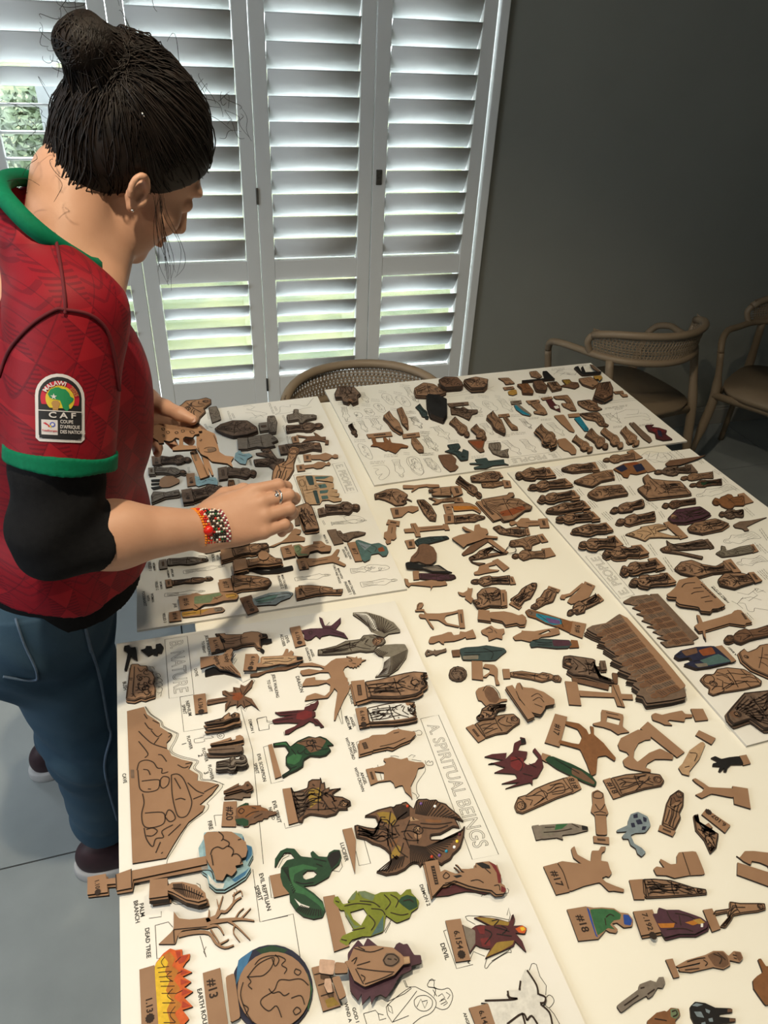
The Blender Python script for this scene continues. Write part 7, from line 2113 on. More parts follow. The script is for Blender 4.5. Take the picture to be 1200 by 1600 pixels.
fig('c4', 'lying_man', 'dark lying man with plain tab beyond the horse', '680,140 730,120 825,108 850,140 760,155 690,152', 'd', tab='820,105 850,102 880,138 845,140', plate=False, col='dark', pf=2)
fig('c4', 'sword_fish', 'dark pointed swordfish-like cutout over the board\'s edge', '730,100 750,85 830,75 880,68 915,62 880,78 800,105 740,112', 'n', col='brown', lvl=1, cat='fish figure')
fig('c4', 'robed_woman', 'brown slim figure above the green painted one', '800,165 850,145 940,140 960,160 880,165 850,180 815,178', 'r', ax='950,150 805,165', pf=0)
fig('c4', 'green_robed_man', 'dark figure with green painted robe, right side of board', '840,195 880,180 960,170 1000,185 940,205 860,212', 'd', col='brown', paint=[('dgreen', '890,188 955,177 970,188 900,200', 'green painted robe')], ax='990,185 850,200', pf=0)
fig('c4', 'chestnut_dancer', 'chestnut figure with a square tab, near board\'s right edge', '945,275 980,255 1065,242 1095,283 1060,282 1020,295 1010,310 1000,290 955,292', 'm', tab='1062,240 1090,233 1135,275 1093,286', plate=False, col='camel', pf=2)
fig('c4', 'dark_robed_man', 'dark brown robed figure beside the horse group', '715,295 750,275 840,255 890,285 800,295 730,305', 'd', col='brown', ax='870,270 720,295', pf=3)
fig('c4', 'dark_crowd', 'dark plum crowd cutout with number tab', '740,350 780,310 890,295 940,330 900,350 820,370 760,370', 'd', col='plum', n=2, ax='915,315 745,345', cat='crowd figure')
fig('c4', 'olive_crowd', 'olive-brown crowd cutout in front of dark crowd', '830,395 860,370 960,350 1025,375 990,400 900,420 840,410', 'd', n=2, ax='1010,375 835,400', cat='crowd figure')
fig('c4', 'twisted_figure', 'small dark twisted figure with white gap by chestnut dancer', '975,330 1000,310 1060,315 1085,325 1095,340 1030,350 985,345', 'd', col='dark', ax='1090,330 980,335', pf=2)
fig('c4', 'dark_bird', 'dark long-tailed bird cutout at the board\'s right edge', '1040,380 1070,365 1120,360 1195,345 1140,370 1100,390 1115,405 1095,408 1085,398 1050,392', 'n', col='dark', cat='bird figure')
fig('c4', 'fighter_with_sticks', 'dark fighter cutout with two long sticks', '705,490 740,475 735,450 760,470 830,460 900,445 955,485 830,495 760,495 905,525 900,538 800,515 720,505', 'd', col='dark', tab='905,448 925,444 955,485 935,490', ax='940,470 710,490')
fig('c4', 'waving_woman', 'grey-brown waving figure with number tab near right edge', '960,510 985,495 985,475 1005,480 1010,500 1070,480 1118,472 1140,505 1060,520 990,528', 'm', tab='1113,472 1135,468 1157,500 1132,508', col='stone')
fig('c4', 'winged_warrior', 'spiky-haired warrior pair with long tab', '770,580 800,550 850,540 900,560 960,570 1000,548 1040,592 950,600 880,620 800,600', 'd', tab='995,545 1030,535 1078,595 1043,598', n=2)
fig('c4', 'lion_cutout', 'rounded maned lion cutout with number tab', '970,630 1000,600 1080,600 1115,610 1140,642 1080,660 1050,672 980,655', 'd', tab='1110,598 1135,595 1175,635 1143,645', n=2, cat='animal figure')
fig('q5', 'family_group', 'plain brown family group silhouette on slanted base', '145,590 180,565 240,510 270,440 400,410 560,540 720,720 680,735 620,740 600,770 500,760 480,720 280,690 240,660 250,620 160,612', 'n', tab='400,415 450,402 757,702 722,722', n=3, cat='crowd figure', lines=['300,520 340,480 440,470', '400,590 440,570 530,560', '500,630 590,610', '540,670 620,660', '420,530 510,520'], lw=0.0016)
fig('q5', 'running_man', 'plain brown running man with framed leg base', '430,920 480,890 455,800 490,810 520,880 700,830 820,790 850,760 885,752 975,885 960,912 800,890 600,950 545,965 555,1060 530,1020 520,970 480,978', 'n', tab='880,750 920,755 1035,880 970,890', n=2)
fig('q5', 'dark_robed_man', 'dark brown robed man pair at board\'s right', '735,1040 780,1020 800,985 960,950 1200,900 1260,920 1240,990 1000,1060 900,1100 790,1095', 'm', n=2, col='brown', ax='1230,950 745,1050', pf=0)
GROUP = 'rows of soldiers on the right board'
s_ = fig('c6', 'soldier_row', 'row of soldiers lying wholly on the right board', '350,225 400,195 510,180 760,450 770,470 690,480 605,492 570,460 620,455 550,435 590,425 525,400 570,385 490,370 530,360 460,335 500,320 430,295 470,285 405,260 440,245 365,235', 'n', tab='510,180 555,178 795,435 760,452', plate=False, col='dark', cat='soldier figure')
soldiers(s_, 'c6', (520, 190), (755, 462), (385, 228), (625, 488), 9, BZ + 0.0002 + TH)
s_ = fig('c6', 'soldier_row', 'longer soldier row beside the right board', '135,385 170,365 250,350 330,295 370,320 700,700 725,780 640,800 490,820 470,780 430,770 450,740 405,710 440,690 375,675 400,650 325,620 370,600 285,560 330,545 245,490 290,480 210,455 250,440 180,410', 'n', n=4, col='dark', b=0, cat='soldier figure', extra=[('base_tab', '330,298 375,320 590,560 722,720 682,742', None, 0.0003)])
soldiers(s_, 'c6', (345, 320), (690, 745), (165, 385), (520, 805), 14, TZ + 0.0002 + 4 * TH)
GROUP = 'wooden figures on the right board'
fig('c6', 'painted_pair', 'two lying figures painted orange, pale blue and black', '650,540 690,510 780,490 885,483 990,577 870,605 780,615 710,590 760,570 740,550 680,560', 'n', tab='880,490 930,480 1015,570 985,580', plate=False, col='navy', paint=[('rust', '790,510 870,490 895,530 820,545', 'orange paint'), ('teal', '800,570 910,530 985,575 850,600', 'pale blue paint'), ('brown', '690,515 780,497 790,525 720,545', 'brown paint'), ('stone', '770,590 840,585 850,603 790,610', 'grey paint')], lines=['660,540 690,530', '760,575 800,570'], n=2)
fig('c6', 'couple_cutout', 'plain brown lying couple with white-edged round heads', '800,680 830,650 880,650 900,620 960,610 1060,620 1110,650 1165,690 1160,715 1060,740 930,760 880,775 850,760 855,730 830,715', 'm', ax='1130,670 830,690', lw=0.0014, lines=['820,680 840,660 870,660 885,685 860,705 830,700 820,680', '870,745 890,725 930,725 940,750 900,768', '900,640 960,660 980,690', '940,700 1000,710 1080,690', '1040,625 1075,660', '1060,690 1100,730', '930,740 990,700'])
fig('c6', 'armed_couple', 'brown carrying figures at the photo\'s right edge', '1030,520 1060,500 1080,520 1130,500 1150,480 1200,470 1260,520 1250,680 1110,620 1050,570', 'm', n=2, ax='1250,600 1050,530')
fig('c6', 'robed_crowd', 'dark engraved crowd at right board\'s near corner', '960,880 1000,830 1060,760 1200,745 1260,760 1260,960 1180,970 1100,910 1000,945 970,915', 'd', n=3, col='dark', ax='1240,850 980,890', cat='crowd figure', lines=['H10|1060,770 1150,860 1230,960|1000,850 1060,880 1120,920'], lw=0.0014)
# ------------------------------------------------------------------ sleeve badge, wrapped onto the jersey
def badge_wrap(u, v, lift):
    """u right, v up, in badge heights from its middle; measured against the sleeve, then dropped onto the cloth"""
    c = BADGE_C + BADGE_U * u + BADGE_V * v
    h_ = jbvh.ray_cast(Vector(c - BADGE_N * 0.12), Vector(BADGE_N))
    if h_[0] is None:
        h_ = (Vector(c), None, 0, 0)
    return np.array(h_[0]) - BADGE_N * lift


_pc = on_surf(jbvh, [(94, 638)], 0, 0.0)
BADGE_C = np.array(_pc[0]) if _pc else np.array(atd(94, 638, 0.92))
BADGE_N = nrm(BADGE_C - np.array((0, 0, CAM_H)))
_r0 = nrm(CR - BADGE_N * (CR @ BADGE_N))
_u0 = np.cross(_r0, BADGE_N)
_sz = np.linalg.norm(BADGE_C - np.array((0, 0, CAM_H))) / FPX * 96       # the badge is 96 px tall
BADGE_U = (_r0 * 0.998 - _u0 * 0.06) * _sz
BADGE_V = (_u0 * 0.998 + _r0 * 0.05) * _sz


def badge_patch(nm, poly, m, lift, par, sub=0.05):
    """fill a small 2-D outline with a fine grid of faces that follow the sleeve"""
    q = [np.array(p, float) for p in poly]
    if area(q) < 0:
        q = q[::-1]
    bm = bmesh.new()
    vs = [bm.verts.new((p[0], p[1], 0)) for p in q]
    f = bm.faces.new(vs)
    lo, hi = np.min(q, 0), np.max(q, 0)
    for ax_ in (0, 1):
        x = math.ceil(lo[ax_] / sub) * sub
        while x < hi[ax_]:
            co = [0, 0, 0]
            no = [0, 0, 0]
            co[ax_] = x
            no[ax_] = 1
            bmesh.ops.bisect_plane(bm, geom=bm.verts[:] + bm.edges[:] + bm.faces[:], plane_co=co, plane_no=no)
            x += sub
    for v in bm.verts:
        v.co = badge_wrap(v.co.x, v.co.y, lift)
    bmesh.ops.triangulate(bm, faces=[f for f in bm.faces if len(f.verts) > 4])
    return obj_bm(nm, bm, m, par)


def arch(w, yb, yt, k=14, r=0.05):
    """a badge shape: flat foot, round top"""
    p = [(-w + r, yb), (w - r, yb), (w, yb + r)]
    yc = yt - w
    p += [(w * math.cos(a), yc + w * math.sin(a)) for a in np.linspace(0, math.pi, k)]
    p += [(-w, yb + r)]
    return p


def disc(cx, cy, r, k=24, a0=0, a1=2 * math.pi):
    return [(cx + r * math.cos(a), cy + r * math.sin(a)) for a in np.linspace(a0, a1, k, endpoint=abs(a1 - a0) < 6.2)]


Bw = mat('badge_white', (0.55, 0.52, 0.52), None, 60, 0.6)
Bk = mat('badge_black', (0.012, 0.012, 0.014), None, 60, 0.6)
Br = mat('badge_red', (0.42, 0.012, 0.03), None, 60, 0.6)
By = mat('badge_yellow', (0.55, 0.42, 0.03), None, 60, 0.6)
Bg = mat('badge_green', (0.01, 0.20, 0.07), None, 60, 0.6)
Bb = mat('badge_blue', (0.05, 0.08, 0.4), None, 60, 0.6)
Bt = mat('badge_tan', (0.36, 0.20, 0.06), None, 60, 0.6)
bp_ = badge_patch('sleeve_badge', arch(0.335, -0.5, 0.5), Bw, 0.0012, jersey)
bp_['label'] = 'arched competition badge with Africa emblem'
L0 = 0.0016
badge_patch('badge_field', arch(0.292, -0.455, 0.455), Bk, L0, bp_)
badge_patch('badge_roundel', disc(0, 0.135, 0.262, 30, -0.33, math.pi + 0.33), Br, L0 + 0.0003, bp_)
badge_patch('badge_disc', disc(0, 0.135, 0.195, 28, -0.75, math.pi + 0.75), By, L0 + 0.0006, bp_)
af = [(-0.165, 0.2), (-0.13, 0.265), (-0.06, 0.30), (-0.02, 0.305), (0.02, 0.285), (0.075, 0.28), (0.12, 0.23), (0.14, 0.18), (0.185, 0.155), (0.17, 0.11), (0.115, 0.06), (0.125, 0.0), (0.09, -0.04), (0.065, -0.02), (0.035, 0.01), (0.02, 0.06), (0.0, 0.115), (-0.04, 0.125), (-0.1, 0.13), (-0.14, 0.15)]
badge_patch('africa_map', af, Bg, L0 + 0.0009, bp_)
badge_patch('trophy', [(-0.12, 0.07), (-0.09, 0.11), (-0.03, 0.11), (0.0, 0.07), (-0.02, 0.02), (-0.03, -0.03), (-0.1, -0.03), (-0.1, 0.02)], Bt, L0 + 0.0010, bp_)
st = [(-0.085 + (0.048 if k % 2 == 0 else 0.018) * math.sin(math.pi * k / 5), 0.165 + (0.048 if k % 2 == 0 else 0.018) * math.cos(math.pi * k / 5)) for k in range(10)]
badge_patch('star', st, Bw, L0 + 0.0012, bp_)
badge_patch('divider', [(-0.292, -0.035), (0.292, -0.035), (0.292, -0.048), (-0.292, -0.048)], Bw, L0 + 0.0009, bp_)
badge_patch('badge_panel', [(-0.292, -0.05), (0.292, -0.05), (0.285, -0.445), (-0.285, -0.445)], Bk, L0 + 0.0008, bp_)
badge_patch('sponsor_label', [(-0.255, -0.175), (-0.035, -0.175), (-0.035, -0.395), (-0.255, -0.395)], Bw, L0 + 0.0011, bp_)
badge_patch('sponsor_mark', [(-0.235, -0.225), (-0.2, -0.215), (-0.15, -0.255), (-0.13, -0.275), (-0.16, -0.285), (-0.17, -0.26), (-0.2, -0.245)], Br, L0 + 0.0014, bp_)
badge_patch('sponsor_mark', disc(-0.105, -0.243, 0.038, 12), Bb, L0 + 0.0014, bp_)
badge_patch('sponsor_mark', disc(-0.105, -0.243, 0.022, 10), Bw, L0 + 0.0016, bp_)
badge_patch('sponsor_mark', [(-0.15, -0.262), (-0.13, -0.252), (-0.115, -0.285), (-0.13, -0.29)], By, L0 + 0.0015, bp_)


def badge_text(s, cx, cy, h, m, arc=None, wid=1.0):
    v, f = text_shape(s)
    V = np.array(v)
    lo, hi = V[:, 0].min(), V[:, 0].max()
    out = []
    for x, y, z in V:
        x = (x - (lo + hi) / 2) * wid
        if arc:
            ac, ar, a0 = arc
            a = a0 - x * h / ar
            r = ar + y * h
            out.append(badge_wrap(ac[0] + r * math.cos(a), ac[1] + r * math.sin(a), L0 + 0.0018))
        else:
            out.append(badge_wrap(cx + x * h, cy + y * h, L0 + 0.0018))
    obj_pd('badge_lettering', out, f, m, bp_)


badge_text('MALAWI', 0, 0, 0.088, Bw, ((0, 0.135), 0.228, R(112)))
badge_text('2025', 0, 0, 0.075, Bt, ((0, 0.135), 0.228, R(32)))
badge_text('C A F', 0.03, -0.105, 0.115, Bw, None, 1.35)
badge_text('TotalEnergies', -0.145, -0.335, 0.038, Br)
for i_, s_ in enumerate(('COUPE', 'D\'AFRIQUE', 'DES NATIONS')):
    v_, f_ = text_shape(s_)
    w_ = max(p[0] for p in v_) - min(p[0] for p in v_)
    badge_text(s_, 0.0 + w_ * 0.07 / 2 * 0.78, -0.195 - 0.075 * i_, 0.07, Bw, None, 0.78)

# ------------------------------------------------------------------ the figure pinched in her right hand
ONBOARD = False
GROUP = None
_hz = float(PINCH[2])
hf = fig('w2', 'robed_man', 'robed man cutout pinched in the woman\'s right hand', '262,790 275,700 300,645 340,625 400,600 420,540 425,490 450,468 490,465 530,485 530,510 505,540 480,620 480,680 440,750 400,800 340,850', 'r', zb=_hz - 0.004, ax='320,800 490,480', lines=['330,640 350,720 330,780', '440,480 500,490'])
hf['group'] = 'wooden figures held in the woman\'s hands'
# ------------------------------------------------------------------ what is printed on the boards (flat ink on the sheets)
M_ink = mat('black_print_ink', (0.022, 0.02, 0.018), None, 60, 0.7)
M_inkthin = mat('grey_print_ink', (0.075, 0.07, 0.062), None, 60, 0.7)
PZ = BZ + 0.00025
INK = {k: {'outline': [], 'fine': [], 'caps': []} for k in 'AWTR'}


def cap(bd, crop, text, x0, y0, x1, y1):
    (a, b) = w2d(pts(crop, '%f,%f %f,%f' % (x0, y0, x1, y1)), PZ)
    INK[bd]['caps'].append((text, np.array(a), np.array(b)))


def draw(bd, crop, *polys, fine=False):
    for p in polys:
        cl = p.endswith('z')
        q = w2d(pts(crop, p.rstrip('z ')), PZ)
        if cl:
            q.append(q[0])
        INK[bd]['fine' if fine else 'outline'].append(catmull(q, 3) if len(q) > 5 else q)


def man(bd, crop, x0, y0, x1, y1, w, kind=0):
    """printed outline of a figure not covered by its cut-out, feet at (x0, y0), head at (x1, y1), width w"""
    P0, P1 = w2d(pts(crop, '%f,%f %f,%f' % (x0, y0, x1, y1)), PZ)
    P0, P1 = np.array(P0), np.array(P1)
    W = w / CROP[crop][2]
    ax = P1 - P0
    L = np.linalg.norm(ax)
    ax /= L
    nx = np.array((-ax[1], ax[0]))
    sc = np.linalg.norm(onz((CROP[crop][0] + x0 / CROP[crop][2]) + W, CROP[crop][1] + y0 / CROP[crop][2], PZ)[:2] - P0) / 2
    rg = random.Random(int(x0 * 3 + y0))
    q = lambda t, f: P0 + ax * t * L + nx * f * sc
    if kind == 0:
        prof = [(0, .75), (.1, .8), (.3, .62), (.5, .8), (.62, 1.0), (.72, .8), (.8, .4), (.86, .42), (.93, .42), (1, .15)]
    elif kind == 1:      # dense oval
        prof = [(0, .3), (.12, .8), (.3, 1), (.5, 1), (.7, .95), (.88, .7), (1, .2)]
    else:                # legs apart
        prof = [(0, .9), (.05, .5), (.3, .7), (.45, .55), (.6, .95), (.7, .9), (.76, .35), (.85, .4), (1, .15)]
    out = [q(t, f * (1 + rg.uniform(-.2, .2))) for t, f in prof] + [q(t, -f * (1 + rg.uniform(-.2, .2))) for t, f in prof[::-1]]
    out.append(out[0])
    INK[bd]['outline'].append(catmull(out, 2))
    if kind == 1:
        for k in range(7):
            t, f = rg.uniform(.15, .8), rg.uniform(-.7, .5)
            INK[bd]['outline'].append([q(t + .07 * math.sin(a), f + .25 * math.cos(a)) for a in np.linspace(rg.uniform(0, 3), rg.uniform(4, 7), 7)])
    else:
        for k in range(4):
            f = -.5 + .33 * k
            INK[bd]['fine'].append([q(.05 + .1 * i, f + .08 * math.sin(2.2 * i + k)) for i in range(rg.randint(4, 7))])
        INK[bd]['fine'].append([q(.9 + .06 * math.sin(a), .28 * math.cos(a)) for a in np.linspace(0, 6.3, 9)])
    if kind == 2:
        INK[bd]['outline'].append([q(0, .2), q(.35, 0), q(0, -.3)])


def dashes(bd, crop, x0, y0, x1, y1, rows=2, gap=14, dx=0, dy=0):
    """a caption too small to read: broken strokes"""
    rg = random.Random(int(x0 + 7 * y0))
    for r_ in range(rows):
        ox, oy = (dx, dy) if (dx or dy) else (0, gap)
        a = np.array((x0 + ox * r_, y0 + oy * r_), float)
        b = np.array((x1 + ox * r_, y1 + oy * r_), float)
        t = 0.0
        while t < 0.97:
            u = min(1, t + rg.uniform(0.08, 0.3))
            p, q = a + (b - a) * t, a + (b - a) * u
            INK[bd]['fine'].append(w2d(pts(crop, '%f,%f %f,%f' % (p[0], p[1], q[0], q[1])), PZ))
            INK[bd]['fine'].append(w2d(pts(crop, '%f,%f %f,%f' % (p[0], p[1] + 3, q[0], q[1] + 3)), PZ))
            t = u + 0.05


def title(bd, text, quad):
    """hollow title letters fitted in their printed frame; quad: start-low, start-high, end-high, end-low (px)"""
    Q = [np.array(onz(x, y, PZ)[:2]) for x, y in quad]
    INK[bd]['outline'].append(Q + [Q[0]])
    v, f = text_shape(text, 0.011)
    V = np.array(v)
    lo, hi = V[:, :2].min(0), V[:, :2].max(0)
    uv = (V[:, :2] - lo) / (hi - lo)
    U = 0.06 + 0.88 * uv[:, 0]
    Vv = 0.2 + 0.6 * uv[:, 1]
    X = ((1 - U) * (1 - Vv))[:, None] * Q[0] + ((1 - U) * Vv)[:, None] * Q[1] + (U * Vv)[:, None] * Q[2] + (U * (1 - Vv))[:, None] * Q[3]
    par = BOARDS[bd]
    o = obj_pd('title', [(p[0], p[1], PZ + 0.0001 + z * 0.002) for p, z in zip(X, V[:, 2])], f, M_inkthin, par)
    o['kind'] = 'stuff'


def pq(crop, s):
    return pts(crop, s)


title('A', 'A. SPIRITUAL BEINGS', [(657, 1123), (685, 1117), (779, 1335), (738, 1343)])
title('A', 'B. NATURE', pq('s4', '585,595 795,562 858,1112 625,1148'))
title('W', 'E. PEOPLE', pq('w2', '835,630 945,612 1075,890 958,905'))
title('T', 'E. PEOPLE', pq('c2', '385,515 415,550 135,590 115,548'))
title('R', 'E. PEOPLE', pq('c4', '590,700 525,718 365,525 430,512'))

for t_, a in (('TO RIGHT', 'n1,100,130,115,245'), ('DOVE', 'n1,30,390,45,460'), ('JESUS WALKING', 'n1,760,440,803,660'), ('TO LEFT', 'n1,712,495,740,605'), ('DEVIL', 'n1,880,80,905,150'), ('ACCUSER', 'n1,835,65,865,180'),
              ('JESUS WALKING', 'n1,135,75,165,265'), ('ANGEL', 'n1,1110,205,1140,280'), ('GUARDIAN', 'n1,1070,190,1110,315'), ('DRAGON', 'n1,985,460,1030,610'), ('NEPHILIM', 'a3,460,555,480,650'), ('SPIRIT', 'a3,435,580,447,640'), ('DEMON 1', 'n1,540,865,570,990'),
              ('FLOWER', 'a3,466,780,487,865'), ('1', 'a3,438,822,442,838'), ('FLOWER', 'a3,564,858,587,945'), ('2', 'a3,543,897,547,913'), ('FLOWER', 'a3,603,965,622,1060'), ('3', 'a3,580,1008,584,1024'), ('FIRE', 'a3,603,1325,615,1380'),
              ('EVIL SCORPION', 'a3,918,895,958,1070'), ('SPIRIT', 'a3,895,955,912,1022'), ('EVIL SPIRIT', 'n2,705,730,760,935'), ('NAKED', 'n2,670,790,705,905'), ('BUSH', 'a3,57,432,65,485'), ('CAVE', 'a3,55,1020,63,1082'), ('PALM', 'a5,365,515,373,590'), ('BRANCH', 'a5,333,500,345,625'),
              ('DEAD TREE', 'a5,398,655,408,825'), ('EARTH ROUND', 'a5,695,1000,738,1260'), ('EVIL REPTILIAN', 'a5,1045,345,1092,555'), ('SPIRIT', 'a5,1018,415,1045,500'), ('LARGE', 'q3,280,385,310,480'), ('ANGEL', 'q3,285,600,323,695'), ('MEDIUM', 'q3,240,595,285,718'),
              ('ANGEL', 'q3,300,835,335,945'), ('WITH SWORD', 'q3,245,795,317,1000'), ('ANGEL', 'q3,385,1120,430,1235'), ('WITH CROWN', 'q3,328,1075,405,1300'), ('DEMON 2', 'q1,95,340,162,520'), ('DEVIL', 'q1,275,840,322,980'), ('ANGEL', 'q1,465,1430,510,1560'),
              ('LUCIFER', 'n3,618,235,660,380'), ('GOD I', 'q2,395,645,425,755'), ('WIND A', 'q2,335,605,372,755')):
    c_, *xy = a.split(',')
    cap('A', c_, t_, *map(float, xy))
for t_, a in (('WOMAN', 'w3,118,295,130,368'), ('VEILED 1', 'w3,78,285,90,370'), ('WOMAN', 'w3,183,470,195,542'), ('VEILED 2', 'w3,143,470,155,552'), ('WOMAN', 'w3,103,582,115,665'), ('WITH', 'w3,63,602,72,655'), ('FOODBASKET', 'w3,22,565,42,705'), ('JAR', 'w3,318,675,326,718'), ('VEILED 3', 'w3,213,768,227,858'),
              ('AFRICAN', 'w3,288,352,302,425'), ('WOMAN', 'w3,250,365,264,435'), ('WITH', 'w3,715,220,724,272'), ('SCROLL', 'w3,673,215,684,288'), ('MAN TALKING', 'w4,723,635,772,745'), ('PHARISEE 1', 'w4,693,645,740,742'), ('MAN WITH', 'w4,640,540,672,620'), ('TORCH AND WOOD', 'w4,605,510,658,658'),
              ('MAN TELLING', 'w4,695,372,742,468'), ('GROUND', 'w4,678,390,708,458'), ('MAN TALKING', 'w4,203,590,237,700'), ('PHARISEE 2', 'w4,172,598,207,697'), ('MAN SICK', 'w4,530,278,560,348')):
    c_, *xy = a.split(',')
    cap('W', c_, t_, *map(float, xy))

# outlines showing beside and between the cut-outs, near board
draw('A', 'a3', '190,590 225,640 290,685 305,720 385,760 395,770 380,810 350,865 370,895 430,920 500,935 525,945 500,985 545,1020 550,1060 610,1065 690,1090 650,1150 590,1210 600,1225 580,1265 480,1340 430,1410 385,1490 340,1560 330,1600', '195,590 232,640 297,683 313,718 393,757 405,770 390,812 362,865 380,890 440,913 512,930 535,945 512,985 555,1018 560,1055 620,1060 700,1092')
draw('A', 's4', '440,850 470,850 490,875 460,880 480,905', '500,920 530,915 545,945 510,950 550,965 560,990 520,990', '500,1010 550,1000 560,1030 520,1040 560,1050 550,1090 510,1090', '520,1110 555,1090 545,1130')
draw('A', 'a3', '415,530 500,515', '415,530 440,752 575,730', '805,600 880,870 950,1600', '905,672 970,655 972,690 1010,700', '905,672 925,745 985,735 985,705', '950,850 1000,835', '950,850 1000,1085 1080,1065')
draw('A', 'n1', '610,855 695,838 705,880 760,885', '610,855 628,972 725,955 720,912 760,900', '820,800 780,795 785,810 815,820', '860,980 865,1015 890,1005', '475,520 560,480 590,500 540,590 480,640', '510,740 560,720 640,790 560,735', '415,745 425,780 455,745 500,790 520,745')
draw('A', 'n1', '20,1050 110,1030 112,1015 165,1005', '20,1050 30,1085 118,1070 115,1050 200,1035 180,1020', '235,1010 260,990 295,1000 300,1025 275,1045 245,1035 235,1010', '250,1015 268,1005 280,1018 268,1030 250,1015')
draw('A', 'q3', '190,480 215,665 205,670 165,560', '210,430 190,500 175,540', '340,840 360,830', '340,840 370,950 385,945', '870,735 900,735 930,725 955,745 945,770 910,770', '845,790 870,785 900,770', '690,705 720,695 740,715', '560,900 600,880', '590,930 640,880', '610,930 650,890', '660,970 700,965 740,975', '830,975 860,955 895,965 870,980', '860,1000 950,1015', '985,1010 1000,1050 1045,1055 1060,1040 1050,1015 1030,1030 1020,1010 1000,1030', '985,1075 985,1110 930,1190 905,1240 910,1310 930,1340 905,1370', '865,1310 900,1330 915,1370', '540,1050 550,1090 520,1120', '560,1120 580,1190', '430,1160 520,1145')
draw('A', 'n3', '795,215 845,395 755,412 730,300', '170,80 180,122 310,90', '50,500 70,665 100,655', '300,1160 240,790 0,848', '150,350 190,320 230,325', '125,430 160,360 210,335', '560,390 610,360 625,420 600,460 540,450', '950,930 1010,830 1000,800', '960,940 1000,860', '700,1010 740,990 800,980')
draw('A', 'q1', '475,612 500,605 700,610 850,640', '475,612 490,640 560,680', '830,600 845,538 858,600 840,680', '500,1010 545,910 640,950', '505,985 495,1005 515,1015', '660,965 640,1040 660,1050 700,1000 830,920 865,920 860,890', '700,990 840,905 900,840', '290,735 315,725', '290,735 400,1055 540,1020', '800,420 840,410 845,385 830,370', '610,440 640,410 700,400', '1060,1010 1080,1020 1110,1120 1165,1200 1160,1280', '1020,1070 1040,1015 1060,1010', '1165,1300 1190,1280 1220,1300 1230,1340 1190,1390 1160,1370', '1190,1395 1230,1440 1280,1530', '150,335 165,420')
draw('A', 'q2', '640,640 700,580 830,490 900,510 960,540 1010,590 1010,640 970,690 900,720 840,768', '640,640 650,700 685,755 810,705', '770,440 790,490 830,490', '780,440 800,490', '650,620 680,640 690,690 660,670 650,620', '830,500 780,540 650,600', '870,520 810,600 690,750', '850,590 880,560 940,555 985,590 980,640 940,670 890,665 855,630 850,590', '870,640 900,580 930,650 950,600', '910,600 950,590', '470,690 560,665 580,690 620,700', '470,690 500,790', '580,690 590,740 640,725', '1000,500 1060,510 1110,500 1140,560 1110,640 1060,660 1010,640', '1000,560 1010,500 960,490 950,470 980,430 1000,450 1000,490 1040,510')
draw('A', 'q2', '1030,560 1060,540 1080,570 1050,590', '1040,600 1080,580 1100,610 1070,630', '1090,530 1120,550 1100,580', '1050,620 1090,600', '960,440 1010,440', '955,490 1015,500', '990,510 1020,560')
draw('A', 'a5', '445,640 520,620 545,650', '445,640 455,830 470,825', '700,700 735,820 720,790 735,760', '410,600 480,590 480,560', '1000,320 1040,620 1200,585', '780,15 830,12', '780,15 790,75', '680,400 700,410 705,440', '530,500 560,520 620,520', '890,490 910,440 880,420')
# upper left board
man('W', 'w3', 400, 385, 785, 325, 60)
man('W', 'w3', 225, 600, 600, 560, 60)
man('W', 'w4', 590, 190, 860, 165, 55, 2)
man('W', 'w4', 740, 560, 900, 545, 70)
man('W', 'w4', 850, 540, 1040, 535, 80, 1)
man('W', 'w4', 820, 670, 1100, 630, 70)
man('W', 'w4', 305, 625, 578, 590, 60)
draw('W', 'w2', '300,165 345,140 350,90 440,95 440,75 520,75 560,85 600,80 640,30 660,10', '300,165 420,150 560,110 640,95', '0,90 60,80 110,95 70,120 30,110', '30,120 90,130 200,150 220,165 150,180 110,200', '20,150 80,150 130,190 60,200', '100,180 160,170 190,190', '900,1115 960,1120 980,1100 1010,1105', '470,735 640,715', '470,735 570,1010')
draw('W', 'w2', '940,1130 1000,1110 1080,1120 1140,1150 1100,1180 1000,1180 940,1130', '1060,1150 1090,1140 1120,1155 1090,1170', fine=True)
for a in ((240, 60, 280, 160), (365, 175, 400, 240), (370, 270, 405, 350), (405, 370, 425, 450), (430, 370, 450, 440), (60, 590, 75, 650), (500, 560, 530, 620), (410, 820, 440, 900), (650, 1040, 690, 1140), (290, 90, 310, 130), (740, 1160, 760, 1200)):
    dashes('W', 'w2', *a, rows=2, dx=10, dy=-4)
for a in ((900, 215, 935, 310), (690, 230, 705, 300), (945, 240, 970, 290), (660, 350, 690, 400), (700, 375, 740, 390), (1125, 720, 1140, 780), (880, 1000, 890, 1070), (1010, 930, 1030, 990), (1050, 960, 1070, 1000), (490, 800, 500, 860)):
    dashes('W', 'w1', *a, rows=2, dx=12, dy=-3)
